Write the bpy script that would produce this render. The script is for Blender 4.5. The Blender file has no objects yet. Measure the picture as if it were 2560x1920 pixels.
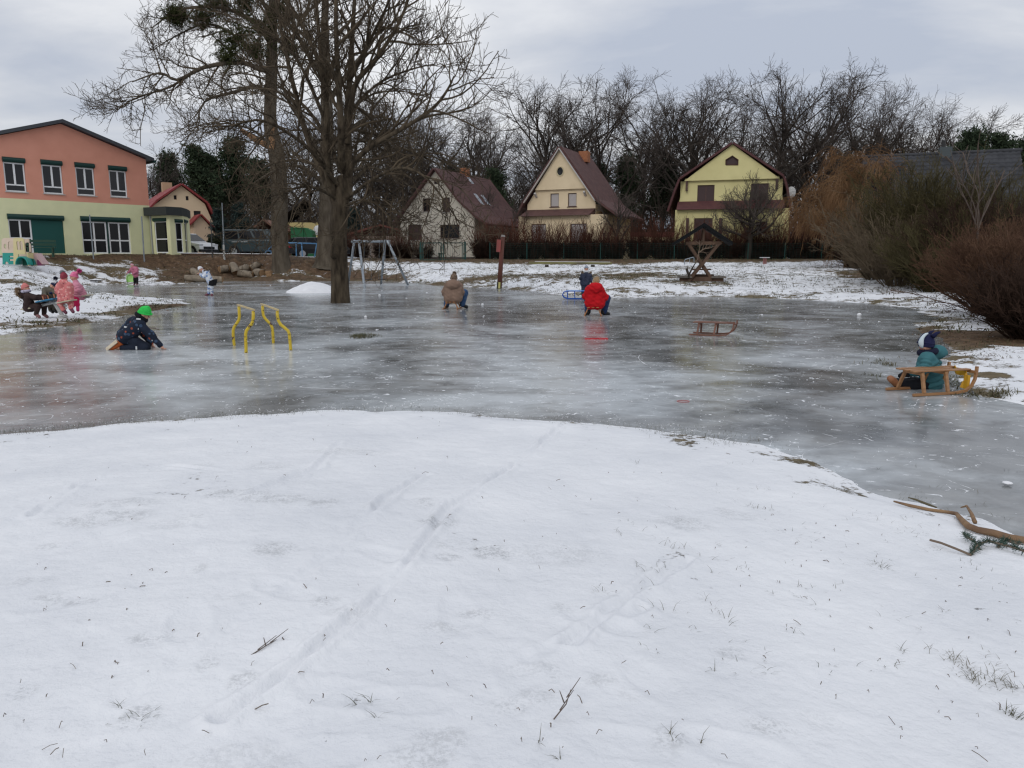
import bpy, math, random
import numpy as np
from mathutils import Vector, Matrix
from mathutils.geometry import tessellate_polygon
R = math.radians
sc = bpy.context.scene
COL = sc.collection
# ---------------------------------------------------------------- camera
H = 1.4; F = 1900.0; TH = math.atan(315 / F); CT, ST = math.cos(TH), math.sin(TH)
cam = bpy.data.cameras.new('camera'); co = bpy.data.objects.new('camera', cam); COL.objects.link(co)
cam.sensor_fit = 'HORIZONTAL'; cam.angle = 2 * math.atan(1280 / F); cam.clip_start = 0.05; cam.clip_end = 5000
co.location = (0, 0, H); co.rotation_euler = (math.pi / 2 - TH, 0, 0); sc.camera = co
# ---------------------------------------------------------------- light
SUN_EL, SUN_AZ = R(34), R(205)
w = bpy.data.worlds.new('World'); sc.world = w; w.use_nodes = True
nt = w.node_tree; N = nt.nodes; L = nt.links
bg = N['Background']; bg.inputs[1].default_value = 0.1
sky = N.new('ShaderNodeTexSky'); sky.sky_type = 'NISHITA'; sky.sun_disc = False
sky.sun_elevation = SUN_EL; sky.sun_rotation = SUN_AZ
tc = N.new('ShaderNodeTexCoord'); sep = N.new('ShaderNodeSeparateXYZ'); L.new(tc.outputs['Generated'], sep.inputs[0])
def mth(op, a, b=None, c=None, clamp=False, tree=None):
    t = tree or nt
    n = t.nodes.new('ShaderNodeMath'); n.operation = op; n.use_clamp = clamp
    for i, x in enumerate((a, b, c)):
        if x is None: continue
        if isinstance(x, (int, float)): n.inputs[i].default_value = x
        else: t.links.new(x, n.inputs[i])
    return n.outputs[0]
zc = mth('ADD', mth('MAXIMUM', sep.outputs[2], 0.0), 0.16)
cmb = N.new('ShaderNodeCombineXYZ')
L.new(mth('DIVIDE', sep.outputs[0], zc), cmb.inputs[0]); L.new(mth('DIVIDE', sep.outputs[1], zc), cmb.inputs[1])
n1 = N.new('ShaderNodeTexNoise'); n1.inputs['Scale'].default_value = 0.8; n1.inputs['Detail'].default_value = 7; n1.inputs['Roughness'].default_value = .52; n1.inputs['Distortion'].default_value = .25
mp = N.new('ShaderNodeMapping'); mp.inputs['Location'].default_value = (3.4, 1.15, 0); mp.inputs['Rotation'].default_value = (0, 0, R(20)); mp.inputs['Scale'].default_value = (1, 1.35, 1)
L.new(cmb.outputs[0], mp.inputs[0]); L.new(mp.outputs[0], n1.inputs['Vector'])
rp = N.new('ShaderNodeValToRGB'); L.new(n1.outputs[0], rp.inputs[0])
e = rp.color_ramp.elements
e[0].position = .36; e[0].color = (.53, .58, .685, 1); e[1].position = .60; e[1].color = (.93, .94, .965, 1)
x = e.new(.48); x.color = (.69, .72, .785, 1)
zen = mth('MULTIPLY_ADD', mth('MAXIMUM', sep.outputs[2], 0.0), 3.4, 8.6)
sca = N.new('ShaderNodeVectorMath'); sca.operation = 'SCALE'; L.new(rp.outputs[0], sca.inputs[0]); L.new(zen, sca.inputs['Scale'])
mx = N.new('ShaderNodeMix'); mx.data_type = 'RGBA'; mx.inputs[0].default_value = .94
L.new(sky.outputs[0], mx.inputs[6]); L.new(sca.outputs[0], mx.inputs[7]); L.new(mx.outputs[2], bg.inputs[0])
sl = bpy.data.lights.new('sun', 'SUN'); sl.energy = 0.7; sl.angle = R(22); sl.color = (1, .965, .91)
so = bpy.data.objects.new('sun', sl); COL.objects.link(so)
sdir = Vector((math.sin(SUN_AZ) * math.cos(SUN_EL), math.cos(SUN_AZ) * math.cos(SUN_EL), math.sin(SUN_EL)))
so.rotation_euler = sdir.to_track_quat('Z', 'Y').to_euler()
so.location = (0, 0, 60)
vs = sc.view_settings; vs.view_transform = 'Standard'; vs.look = 'None'; vs.exposure = 0.0; vs.gamma = 1; vs.use_curve_mapping = False
cy = sc.cycles; cy.use_denoising = True; cy.max_bounces = 6; cy.diffuse_bounces = 3; cy.glossy_bounces = 3; cy.transparent_max_bounces = 6; cy.sample_clamp_indirect = 6; cy.filter_width = 1.3
# ---------------------------------------------------------------- pixel of the photograph -> point in the place
def ray(px, py):
    r = (px - 1280) / F; u = (960 - py) / F
    return np.array((r, CT + u * ST, -ST + u * CT))
def at(px, py, Y):
    d = ray(px, py); return np.array((0, 0, H)) + d * (Y / d[1])
def onz(px, py, z=0.0):
    d = ray(px, py); return np.array((0, 0, H)) + d * ((z - H) / d[2])
# ---------------------------------------------------------------- materials
def new_mat(name):
    m = bpy.data.materials.new(name); m.use_nodes = True
    return m, m.node_tree, m.node_tree.nodes['Principled BSDF']
def M(name, col, rough=.75, col2=None, scale=6, bump=0, bscale=None, metal=0, spec=.4, detail=5, stretch=(1, 1, 1), bands=None, lo=.35, hi=.65, coat=0, alpha=1):
    m, t, b = new_mat(name)
    b.inputs['Base Color'].default_value = (*col, 1); b.inputs['Roughness'].default_value = rough
    b.inputs['Metallic'].default_value = metal; b.inputs['Specular IOR Level'].default_value = spec; b.inputs['Coat Weight'].default_value = coat
    tc = t.nodes.new('ShaderNodeTexCoord'); mp = t.nodes.new('ShaderNodeMapping'); mp.inputs['Scale'].default_value = stretch
    t.links.new(tc.outputs['Object'], mp.inputs[0])
    out = None
    if col2:
        n = t.nodes.new('ShaderNodeTexNoise'); n.inputs['Scale'].default_value = scale; n.inputs['Detail'].default_value = detail
        t.links.new(mp.outputs[0], n.inputs['Vector'])
        r = t.nodes.new('ShaderNodeValToRGB'); r.color_ramp.elements[0].position = lo; r.color_ramp.elements[1].position = hi
        r.color_ramp.elements[0].color = (*col, 1); r.color_ramp.elements[1].color = (*col2, 1)
        t.links.new(n.outputs[0], r.inputs[0]); out = r.outputs[0]
    hgt = None
    if bands:                                              # courses of tiles, boards or puffer seams, as relief
        for ax, per, dep in bands:
            wv = t.nodes.new('ShaderNodeTexWave'); wv.bands_direction = ax; wv.wave_profile = 'SAW' if dep >= 0 else 'SIN'
            wv.inputs['Scale'].default_value = 2 * math.pi / per / 20.0; wv.inputs['Distortion'].default_value = .25; wv.inputs['Detail'].default_value = 1
            t.links.new(tc.outputs['Object'], wv.inputs['Vector'])
            hgt = mth('MULTIPLY_ADD', wv.outputs['Fac'], abs(dep), hgt if hgt is not None else 0.0, tree=t)
    if bump:
        nb = t.nodes.new('ShaderNodeTexNoise'); nb.inputs['Scale'].default_value = bscale or scale * 4; nb.inputs['Detail'].default_value = 4
        t.links.new(mp.outputs[0], nb.inputs['Vector'])
        hgt = mth('MULTIPLY_ADD', nb.outputs[0], bump, hgt if hgt is not None else 0.0, tree=t)
    if hgt is not None:
        bp = t.nodes.new('ShaderNodeBump'); bp.inputs['Strength'].default_value = 1; bp.inputs['Distance'].default_value = 1
        t.links.new(hgt, bp.inputs['Height']); t.links.new(bp.outputs[0], b.inputs['Normal'])
    if out is not None: t.links.new(out, b.inputs['Base Color'])
    return m
# ---------------------------------------------------------------- objects
def tag(o, label=None, cat=None, group=None, kind=None):
    if label: o['label'] = label
    if cat: o['category'] = cat
    if group: o['group'] = group
    if kind: o['kind'] = kind
    return o
def thing(name, label, cat, loc=(0, 0, 0), rz=0, group=None):
    o = bpy.data.objects.new(name, None); COL.objects.link(o); o.empty_display_size = .2
    o.location = tuple(float(c) for c in loc); o.rotation_euler = (0, 0, rz)
    return tag(o, label, cat, group)
def dup(root, loc, rz=0, label=None, group=None, scale=None):
    r = root.copy(); COL.objects.link(r); r.location = tuple(float(c) for c in loc); r.rotation_euler = (0, 0, rz)
    if scale: r.scale = scale if isinstance(scale, tuple) else (scale,) * 3
    if label: r['label'] = label
    if group: r['group'] = group
    for ch in list(root.children):
        c = ch.copy(); COL.objects.link(c); c.parent = r
        for g in ch.children:
            d = g.copy(); COL.objects.link(d); d.parent = c
    return r
def np_mesh(name, V, Q, mat, parent=None, smooth=False, tri=False):
    me = bpy.data.meshes.new(name); k = 3 if tri else 4
    V = np.asarray(V, np.float32).reshape(-1, 3); Q = np.asarray(Q, np.int32).reshape(-1, k)
    me.vertices.add(len(V)); me.vertices.foreach_set('co', V.ravel())
    me.loops.add(len(Q) * k); me.loops.foreach_set('vertex_index', Q.ravel())
    me.polygons.add(len(Q)); me.polygons.foreach_set('loop_start', np.arange(0, len(Q) * k, k, dtype=np.int32))
    if smooth: me.polygons.foreach_set('use_smooth', np.ones(len(Q), bool))
    me.update(calc_edges=True); me.validate()
    if mat: me.materials.append(mat)
    o = bpy.data.objects.new(name, me); COL.objects.link(o)
    if parent: o.parent = parent
    return o
class MB:
    """collects shapes and links them as one mesh; coordinates are the parent's own (org is taken off first)"""
    def __init__(s, org=(0, 0, 0)): s.v = []; s.f = []; s.o = np.array(org, float)
    def add(s, vs, fs):
        b = len(s.v); s.v += [tuple(np.asarray(p, float) - s.o) for p in vs]; s.f += [tuple(b + i for i in q) for q in fs]; return s
    def box(s, c, d, rot=None):
        c = np.array(c, float); d = np.array(d, float) / 2
        P = [np.array((x, y, z)) * d for x in (-1, 1) for y in (-1, 1) for z in (-1, 1)]
        if rot is not None: P = [np.array(rot @ Vector(p)) for p in P]
        return s.add([c + p for p in P], [(0, 1, 3, 2), (4, 6, 7, 5), (0, 4, 5, 1), (2, 3, 7, 6), (0, 2, 6, 4), (1, 5, 7, 3)])
    def bx(s, x0, x1, y0, y1, z0, z1): return s.box(((x0 + x1) / 2, (y0 + y1) / 2, (z0 + z1) / 2), (abs(x1 - x0), abs(y1 - y0), abs(z1 - z0)))
    def bar(s, a, b, wd, ht, up=(0, 0, 1)):
        a = np.array(a, float); b = np.array(b, float); t = b - a; t /= np.linalg.norm(t)
        x = np.cross(t, up); n = np.linalg.norm(x)
        if n < 1e-4: x = np.cross(t, (0, 1, 0)); n = np.linalg.norm(x)
        x /= n; z = np.cross(x, t)
        P = []
        for e in (a, b):
            for i, j in ((-1, -1), (1, -1), (1, 1), (-1, 1)): P.append(e + x * i * wd / 2 + z * j * ht / 2)
        return s.add(P, [(0, 3, 2, 1), (4, 5, 6, 7), (0, 1, 5, 4), (1, 2, 6, 5), (2, 3, 7, 6), (3, 0, 4, 7)])
    def tube(s, pts, rad, n=8, caps=True):
        pts = [np.array(p, float) for p in pts]; k = len(pts)
        if isinstance(rad, (int, float)): rad = [rad] * k
        ref = None; P = []
        for i in range(k):
            t = pts[min(i + 1, k - 1)] - pts[max(i - 1, 0)]; t = t / (np.linalg.norm(t) + 1e-9)
            if ref is None:
                ref = np.cross(t, (0, 0, 1) if abs(t[2]) < .9 else (1, 0, 0))
            ref = ref - t * np.dot(ref, t); ref /= np.linalg.norm(ref); q = np.cross(t, ref)
            for j in range(n):
                a = 2 * math.pi * j / n; P.append(pts[i] + rad[i] * (ref * math.cos(a) + q * math.sin(a)))
        fs = [(i * n + j, i * n + (j + 1) % n, (i + 1) * n + (j + 1) % n, (i + 1) * n + j) for i in range(k - 1) for j in range(n)]
        if caps: fs += [tuple(range(n - 1, -1, -1)), tuple((k - 1) * n + j for j in range(n))]
        return s.add(P, fs)
    def prism(s, poly, vec):
        n = len(poly); vec = np.array(vec, float); P = [np.array(p, float) for p in poly]
        return s.add(P + [p + vec for p in P], [tuple(range(n - 1, -1, -1)), tuple(range(n, 2 * n))] + [(i, (i + 1) % n, n + (i + 1) % n, n + i) for i in range(n)])
    def ell(s, c, r, seg=12, rings=8):
        c = np.array(c, float); r = np.array(r if hasattr(r, '__len__') else (r,) * 3, float); P = []
        for i in range(rings + 1):
            ph = math.pi * i / rings
            for j in range(seg):
                a = 2 * math.pi * j / seg; P.append(c + r * np.array((math.sin(ph) * math.cos(a), math.sin(ph) * math.sin(a), math.cos(ph))))
        return s.add(P, [(i * seg + j, (i + 1) * seg + j, (i + 1) * seg + (j + 1) % seg, i * seg + (j + 1) % seg) for i in range(rings) for j in range(seg)])
    def holed(s, outer, holes, y=0.0, depth=.14):
        """wall face in the x,z plane with openings and their reveals"""
        loops = [[Vector((a, b, 0)) for a, b in outer]] + [[Vector((a, b, 0)) for a, b in h] for h in holes]
        flat = [p for lp in loops for p in lp]
        s.add([(p.x, y, p.y) for p in flat], [tuple(t) for t in tessellate_polygon(loops)])
        for h in holes:
            n = len(h); s.add([(a, y, b) for a, b in h] + [(a, y + depth, b) for a, b in h], [(i, (i + 1) % n, n + (i + 1) % n, n + i) for i in range(n)])
        return s
    def build(s, name, mat, parent=None, smooth=False, bevel=0):
        me = bpy.data.meshes.new(name); me.from_pydata(s.v, [], s.f); me.update()
        if mat: me.materials.append(mat)
        if smooth: me.polygons.foreach_set('use_smooth', np.ones(len(me.polygons), bool))
        o = bpy.data.objects.new(name, me); COL.objects.link(o)
        if parent: o.parent = parent
        if bevel:
            m = o.modifiers.new('b', 'BEVEL'); m.width = bevel; m.segments = 2; m.limit_method = 'ANGLE'
        return o
def rect(x0, x1, z0, z1): return [(x0, z0), (x1, z0), (x1, z1), (x0, z1)]
# ---------------------------------------------------------------- noise for shapes
_rt = np.random.RandomState(5).rand(65536)
def vnoise(x, y, seed=0):
    xi = np.floor(x).astype(np.int64); yi = np.floor(y).astype(np.int64); fx = x - xi; fy = y - yi
    fx = fx * fx * (3 - 2 * fx); fy = fy * fy * (3 - 2 * fy)
    h = lambda a, b: _rt[(a * 73856093 ^ b * 19349663 ^ (seed * 83492791 + 12345)) & 65535]
    return (h(xi, yi) * (1 - fx) + h(xi + 1, yi) * fx) * (1 - fy) + (h(xi, yi + 1) * (1 - fx) + h(xi + 1, yi + 1) * fx) * fy
def fbm(x, y, o=4, seed=0):
    r = 0; a = .5; tot = 0
    for i in range(o): r = r + a * vnoise(x * 2 ** i, y * 2 ** i, seed + i); tot += a; a *= .5
    return r / tot
def sstep(a, b, x): t = np.clip((x - a) / (b - a), 0, 1); return t * t * (3 - 2 * t)
def poly_sd(P, X, Y):
    """signed distance, positive outside"""
    P = np.asarray(P, float); d = np.full(X.shape, 1e18); ins = np.zeros(X.shape, bool)
    for i in range(len(P)):
        ax, ay = P[i]; bx, by = P[(i + 1) % len(P)]; ex, ey = bx - ax, by - ay
        t = np.clip(((X - ax) * ex + (Y - ay) * ey) / (ex * ex + ey * ey + 1e-12), 0, 1)
        d = np.minimum(d, (X - ax - t * ex) ** 2 + (Y - ay - t * ey) ** 2)
        c = ((ay > Y) != (by > Y)); ins ^= c & (X < (bx - ax) * (Y - ay) / (by - ay + 1e-12) + ax)
    return np.where(ins, -1, 1) * np.sqrt(d)
# ================================================================ terrain, ice
ICE_PX = [(-900, 1215), (-300, 1130), (0, 1085), (150, 1072), (300, 1058), (500, 1047), (700, 1035), (850, 1025), (1000, 1022), (1150, 1030), (1300, 1045), (1450, 1060),
 (1600, 1070), (1750, 1090), (1900, 1115), (2000, 1150), (2100, 1195), (2200, 1235), (2300, 1264), (2440, 1300), (2560, 1355), (2800, 1440), (3000, 1500),
 (3000, 1120), (2750, 1045), (2560, 1016), (2450, 992), (2405, 950), (2365, 905), (2385, 870), (2340, 846), (2292, 826), (2292, 812), (2345, 798), (2310, 780), (2230, 765), (2150, 757),
 (2000, 749), (1850, 743), (1700, 740), (1600, 743), (1500, 746), (1400, 737), (1330, 727), (1250, 722), (1150, 716), (1090, 713), (1030, 708), (960, 704), (900, 702),
 (830, 701), (760, 703), (700, 703), (610, 701), (520, 705), (450, 709), (380, 713), (300, 710), (230, 713), (203, 722), (225, 732), (300, 738), (380, 744), (450, 750), (468, 757),
 (445, 768), (390, 776), (330, 787), (260, 800), (180, 812), (90, 824), (0, 838), (-200, 856), (-700, 880)]
ICE = [tuple(onz(a, b, 0)[:2]) for a, b in ICE_PX]
CTRL = []                                             # x, y, height
def cpt(px, py, Y): p = at(px, py, Y); CTRL.append((p[0], p[1], p[2]))
for px in (850, 1000, 1200, 1400, 1600, 1800, 2000, 2150): cpt(px, 649, 57); cpt(px, 647.5, 66)
for px, py, Y in ((0, 640, 43), (-150, 640, 40), (150, 637, 46.5), (300, 636, 49), (420, 635, 50.5), (560, 636, 51), (700, 640, 52), (800, 645, 53.5), (60, 660, 40), (200, 664, 43.5), (320, 668, 45.5),
                  (120, 682, 38.5), (20, 688, 34), (450, 676, 47.5), (600, 678, 48), (740, 680, 48), (880, 676, 48.5), (1000, 679, 47), (420, 696, 45.8), (300, 696, 43.5),
                  (100, 705, 33), (0, 730, 27), (60, 760, 21), (150, 745, 25), (-200, 750, 24), (0, 805, 17.3), (120, 795, 17.8), (300, 760, 22), (-300, 700, 34),
                  (1150, 690, 43), (1300, 692, 43), (1450, 690, 43), (1350, 670, 49), (1550, 670, 49), (1700, 704, 36), (1750, 690, 40), (1900, 690, 40), (1900, 668, 48), (2100, 700, 36), (2100, 672, 46), (2000, 725, 30),
                  (2300, 700, 33), (2300, 740, 25), (2450, 780, 19), (2420, 850, 12.2), (2540, 900, 9.7), (2700, 800, 16), (2700, 900, 10), (2500, 960, 8.1), (2600, 690, 36), (2600, 660, 50), (2800, 640, 60)):
    cpt(px, py, Y)
CTRL += [(x, y, z) for x, y, z in ((-30, 58, 1.65), (-20, 58, 1.6), (-14, 60, 1.5), (-45, 50, 1.75), (-60, 80, 1.7), (-30, 80, 1.6), (0, 85, 1.5), (30, 85, 1.45), (60, 80, 1.5), (50, 40, 1.5), (40, 25, 1.0), (-45, 30, 1.0),
          (0, 1.5, .2), (-2, 1, .22), (2, 1, .18), (0, 3.5, .17), (-2.5, 3.6, .17), (1.6, 3, .12), (-4, 4.5, .13), (0, 5.5, .1), (0, -4, .3), (6, -2, .25), (-7, -2, .3), (-8, 3, .22), (0, -30, .8), (40, -10, .8), (-40, -10, .8))]
CTRL = np.array(CTRL)
def far_blend(X, Y): return sstep(85, 130, np.hypot(X, Y))
def height(X, Y, sd, ripple=True):
    X = np.asarray(X, float); Y = np.asarray(Y, float)
    num = np.zeros(X.shape); den = np.zeros(X.shape)
    for cx, cy, cz in CTRL:
        wgt = 1.0 / ((X - cx) ** 2 + (Y - cy) ** 2 + 1.2) ** 1.7; num += wgt * cz; den += wgt
    z = num / den; fb = far_blend(X, Y); z = z * (1 - fb) + 1.5 * fb
    out = np.maximum(z, .02) * sstep(0, 3.2, sd) + .035 * sstep(0, .35, sd)
    return np.where(sd > 0, out, -.14 * sstep(0, .6, -sd))
def ice_sd(X, Y): return poly_sd(ICE, np.asarray(X, float), np.asarray(Y, float))
def gz(x, y):
    X = np.array([float(x)]); Y = np.array([float(y)]); s = ice_sd(X, Y); z = float(height(X, Y, s)[0])
    return max(z, 0.0)
def pixg(px, py, y0=1.5, y1=95):
    """where the sight line through a pixel meets the ground or the ice"""
    d = ray(px, py); t = np.exp(np.linspace(math.log(y0), math.log(y1), 1200)) / d[1]
    X = d[0] * t; Y = d[1] * t; Z = H + d[2] * t
    g = np.maximum(height(X, Y, ice_sd(X, Y)), 0); k = np.nonzero(Z <= g)[0]
    i = k[0] if len(k) else len(t) - 1
    return np.array((X[i], Y[i], g[i]))
# polar sheet: fine where it is near, out to the horizon
fine = np.radians(np.linspace(-41, 41, 600)); coarse = np.radians(np.linspace(41, 319, 60))[1:-1]
ANG = np.concatenate([fine, coarse]); rr = [0.9]
while rr[-1] < 2500: rr.append(rr[-1] * (1.0034 if rr[-1] < 11 else 1.0055 if rr[-1] < 62 else 1.03 if rr[-1] < 110 else 1.16))
RR = np.array(rr); A2, R2 = np.meshgrid(ANG, RR); GX = (R2 * np.sin(A2)).ravel(); GY = (R2 * np.cos(A2)).ravel()
SD = ice_sd(GX, GY)
dist = np.hypot(GX, GY)
SDn = SD + (fbm(GX * 1.6, GY * 1.6, 4, 3) - .5) * np.clip(.12 + .03 * dist, .16, 1.5)
GZ = height(GX, GY, SDn)
land = sstep(0, .5, SDn); near = sstep(14, 6, dist)
GZ += land * ((fbm(GX * .7, GY * .7, 3, 11) - .5) * .06 + (fbm(GX * 3, GY * 3, 3, 21) - .5) * np.where(dist < 12, .014, .03) + (fbm(GX * 11, GY * 11, 3, 31) - .5) * .009 * near)
GZ += land * sstep(20, 30, dist) * (fbm(GX * 2.2, GY * 2.2, 3, 41) - .5) * .1 * (1 - far_blend(GX, GY))
def seg_d(pts, X, Y):
    d = np.full(X.shape, 9e9); s = np.zeros(X.shape); run = 0
    for (ax, ay), (bx, by) in zip(pts[:-1], pts[1:]):
        ex, ey = bx - ax, by - ay; ln = math.hypot(ex, ey); t = np.clip(((X - ax) * ex + (Y - ay) * ey) / ln ** 2, 0, 1)
        q = np.hypot(X - ax - t * ex, Y - ay - t * ey); k = q < d; d = np.where(k, q, d); s = np.where(k, run + t * ln, s); run += ln
    return d, s
TRACKS = [[(307, 1761), (405, 1703), (521, 1617), (637, 1541), (758, 1443), (839, 1374), (914, 1298), (995, 1223), (1070, 1180)],
          [(560, 1800), (694, 1709), (781, 1634), (856, 1576), (984, 1455), (1059, 1356), (1117, 1269), (1186, 1223), (1280, 1165), (1413, 1061)],
          [(1430, 1605), (1560, 1500), (1630, 1445), (1720, 1400)], [(620, 1245), (700, 1205), (790, 1170), (850, 1105)], [(80, 1290), (200, 1210), (420, 1165), (560, 1180)], [(1330, 1640), (1600, 1520)]]
nm = dist < 9
for k, tr in enumerate(TRACKS):
    pts = [tuple(pixg(a, b)[:2]) for a, b in tr]; d, s = seg_d(pts, GX[nm], GY[nm])
    d = np.abs(d + (fbm(GX[nm] * 6, GY[nm] * 6, 2, 70 + k) - .5) * .05)
    mod = .25 + .75 * sstep(.25, .6, vnoise(s * 3.2, s * 0 + k, 50))
    amp = .018 if k < 2 else .012
    GZ[nm] += land[nm] * mod * (-amp * np.exp(-(d / .018) ** 2) + amp * .8 * np.exp(-((d - .04) / .018) ** 2))
rs = np.random.RandomState(8)
for k in range(20):                                   # trodden, half filled footprints
    px, py = rs.uniform(100, 2100), rs.uniform(1200, 1900); p = pixg(px, py); a = rs.uniform(0, 3.14); ca, sa = math.cos(a), math.sin(a)
    dx, dy = GX[nm] - p[0], GY[nm] - p[1]; u = (dx * ca + dy * sa) / .12; v = (-dx * sa + dy * ca) / .05; q = u * u + v * v
    GZ[nm] += land[nm] * rs.uniform(.003, .008) * (-np.exp(-q ** 2 / 2) + .5 * np.exp(-((np.sqrt(q) - 1.45) / .3) ** 2))
# what lies on the ground: snow cover, bare earth, dead grass
snow = .74 + (fbm(GX * .35, GY * .35, 4, 61) - .5) * .5
snow = np.where(dist < 14, 1.06 + (fbm(GX * 1.1, GY * 1.1, 4, 62) - .5) * .22, snow)
snow = np.where((GX < -6) & (dist > 14), snow + .04, snow)
earth = np.zeros(GX.shape)
def world_poly(px): return [tuple(pixg(a, b)[:2]) if len(q) == 2 else tuple(at(a, 640, q[2])[:2]) for q in px for a, b in [q[:2]]]
def region(px, soft=.8, wob=1.2):
    d = poly_sd(world_poly(px), GX, GY) + (fbm(GX * .8, GY * .8, 4, 77) - .5) * 2 * wob
    return sstep(soft, -soft, d)
def ellipse(px, py, rx, ry):
    c = pixg(px, py); a = pixg(px, py - ry)[1] - c[1]; b = c[1] - pixg(px, py + ry)[1]; hw = rx / F * c[1]
    d = np.sqrt(((GX - c[0]) / hw) ** 2 + ((GY - c[1]) / np.where(GY > c[1], max(a, .05), max(b, .05))) ** 2)
    return sstep(1.25, .55, d + (fbm(GX * 1.3, GY * 1.3, 4, 91) - .5) * .9)
em = region([(300, 0, 51.5), (480, 0, 52), (700, 0, 54), (830, 0, 56), (880, 668), (960, 676), (1040, 690), (1010, 699), (830, 697), (620, 700), (520, 704), (440, 704), (385, 700), (372, 688), (390, 676), (330, 662), (110, 650), (80, 0, 46)])
earth = np.maximum(earth, em); snow = snow * (1 - em) + .06 * em
for px, py, rx, ry, st, ea in ((1400, 688, 270, 13, .34, .5), (1160, 703, 190, 8, .36, .5), (1640, 672, 130, 6, .3, .4), (1750, 709, 90, 8, .45, .25), (1620, 690, 120, 9, .25, .1), (1250, 725, 110, 7, .3, .1), (1600, 730, 200, 6, .3, .05),
        (2280, 688, 170, 13, .75, .8), (2370, 716, 90, 5, .6, .7), (2480, 848, 190, 34, .8, .95), (2330, 838, 60, 12, .5, .9), (2480, 940, 60, 12, .6, .2), (2430, 900, 60, 30, .3, .1), (2380, 960, 50, 30, .35, .05),
        (400, 771, 85, 12, .75, .9), (300, 783, 100, 10, .42, .3), (120, 812, 190, 14, .42, .3), (60, 708, 50, 5, .45, .2), (700, 695, 170, 7, .9, .9), (560, 701, 120, 3, .6, .7), (250, 700, 120, 9, .28, .15), (230, 668, 150, 7, .5, .3), (60, 652, 200, 5, .5, .5), (870, 700, 100, 5, .4, .3),
        (1950, 740, 260, 6, .25, .05), (2100, 690, 160, 10, .1, .02), (2240, 750, 80, 8, .3, .1), (1480, 660, 160, 4, .2, .1), (20, 1107, 40, 6, .5, .2)):
    g = ellipse(px, py, rx, ry); snow -= g * st; earth = np.maximum(earth, g * ea)
strip = sstep(51.8, 54.2, GY) * sstep(62, 60, GY) * sstep(-14, -9, GX); snow -= strip * .8; earth = np.maximum(earth, strip * .95)
snow -= sstep(62, 68, dist) * .35; earth = np.maximum(earth, sstep(64, 70, dist) * .9)
thin = np.zeros(GX.shape)
for px, py, rx, ry, st in ((1230, 1375, 60, 22, .42), (1100, 1305, 60, 14, .36), (700, 1250, 110, 16, .3), (810, 1260, 50, 14, .32), (560, 1240, 50, 12, .33), (250, 1300, 110, 22, .3), (690, 1380, 60, 18, .3), (1120, 1390, 40, 12, .3), (300, 1260, 120, 14, .24),
        (60, 1735, 40, 14, .36), (350, 1800, 45, 14, .35), (610, 1710, 40, 14, .3), (130, 1510, 60, 14, .28), (1680, 1840, 50, 14, .28), (1830, 1640, 50, 14, .28), (1380, 1380, 140, 30, .17), (1500, 1700, 60, 14, .2), (600, 1900, 140, 20, .14), (850, 1130, 120, 8, .2), (1340, 1740, 60, 14, .2)):
    g = ellipse(px, py, rx, ry); thin = np.maximum(thin, g * min(1, st * 2.4)); snow -= g * st * .3
for k in range(32):
    thin = np.maximum(thin, ellipse(rs.uniform(0, 2100), rs.uniform(1130, 1900), rs.uniform(20, 90), rs.uniform(6, 18)) * rs.uniform(.2, .7))
shore = sstep(.9, .0, SDn) * sstep(-.3, 0, SDn); snow -= shore * np.where(dist < 14, np.where(GX > 1.2, .42, .28) + (fbm(GX * 2, GY * 2, 3, 95) - .5) * .5, .22)
V = np.stack([GX, GY, GZ], 1); na = len(ANG); nr = len(RR)
i = np.arange(nr - 1)[:, None] * na; j = np.arange(na)[None]; j2 = (j + 1) % na
Q = np.stack([i + j, i + j2, i + na + j2, i + na + j], -1).reshape(-1, 4)
V = np.concatenate([V, [[0, 0, float(gz(0, 0))]]]); cen = len(V) - 1
Q = np.concatenate([Q, np.stack([np.full(na, cen), np.arange(na)[::-1], (np.arange(na)[::-1] - 1) % na, np.full(na, cen)], -1)[:0]])
gm, t, b = new_mat('snowy ground')
def attr(nm):
    a = t.nodes.new('ShaderNodeAttribute'); a.attribute_name = nm; return a.outputs['Fac']
def noise(sc_, det=5, rough=.55, vec=None, dist_=0):
    n = t.nodes.new('ShaderNodeTexNoise'); n.inputs['Scale'].default_value = sc_; n.inputs['Detail'].default_value = det; n.inputs['Roughness'].default_value = rough; n.inputs['Distortion'].default_value = dist_
    t.links.new(vec or tco, n.inputs['Vector']); return n.outputs[0]
def ramp(f, stops):
    r = t.nodes.new('ShaderNodeValToRGB'); t.links.new(f, r.inputs[0]); el = r.color_ramp.elements
    el[0].position, el[0].color = stops[0][0], (*stops[0][1], 1); el[1].position, el[1].color = stops[-1][0], (*stops[-1][1], 1)
    for p, c in stops[1:-1]: q = el.new(p); q.color = (*c, 1)
    return r.outputs[0]
def mix(f, a, c):
    m = t.nodes.new('ShaderNodeMix'); m.data_type = 'RGBA'
    for k, x in ((0, f), (6, a), (7, c)):
        if isinstance(x, (int, float)): m.inputs[k].default_value = x
        elif isinstance(x, tuple): m.inputs[k].default_value = (*x, 1)
        else: t.links.new(x, m.inputs[k])
    return m.outputs[2]
def bump(h, dist_, strength=1.0, prev=None):
    n = t.nodes.new('ShaderNodeBump'); n.inputs['Strength'].default_value = strength; n.inputs['Distance'].default_value = dist_; t.links.new(h, n.inputs['Height'])
    if prev: t.links.new(prev, n.inputs['Normal'])
    return n.outputs[0]
mm = lambda op, a, b_=None, c=None, clamp=False: mth(op, a, b_, c, clamp, t)
tcn = t.nodes.new('ShaderNodeTexCoord'); tco = tcn.outputs['Object']
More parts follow.
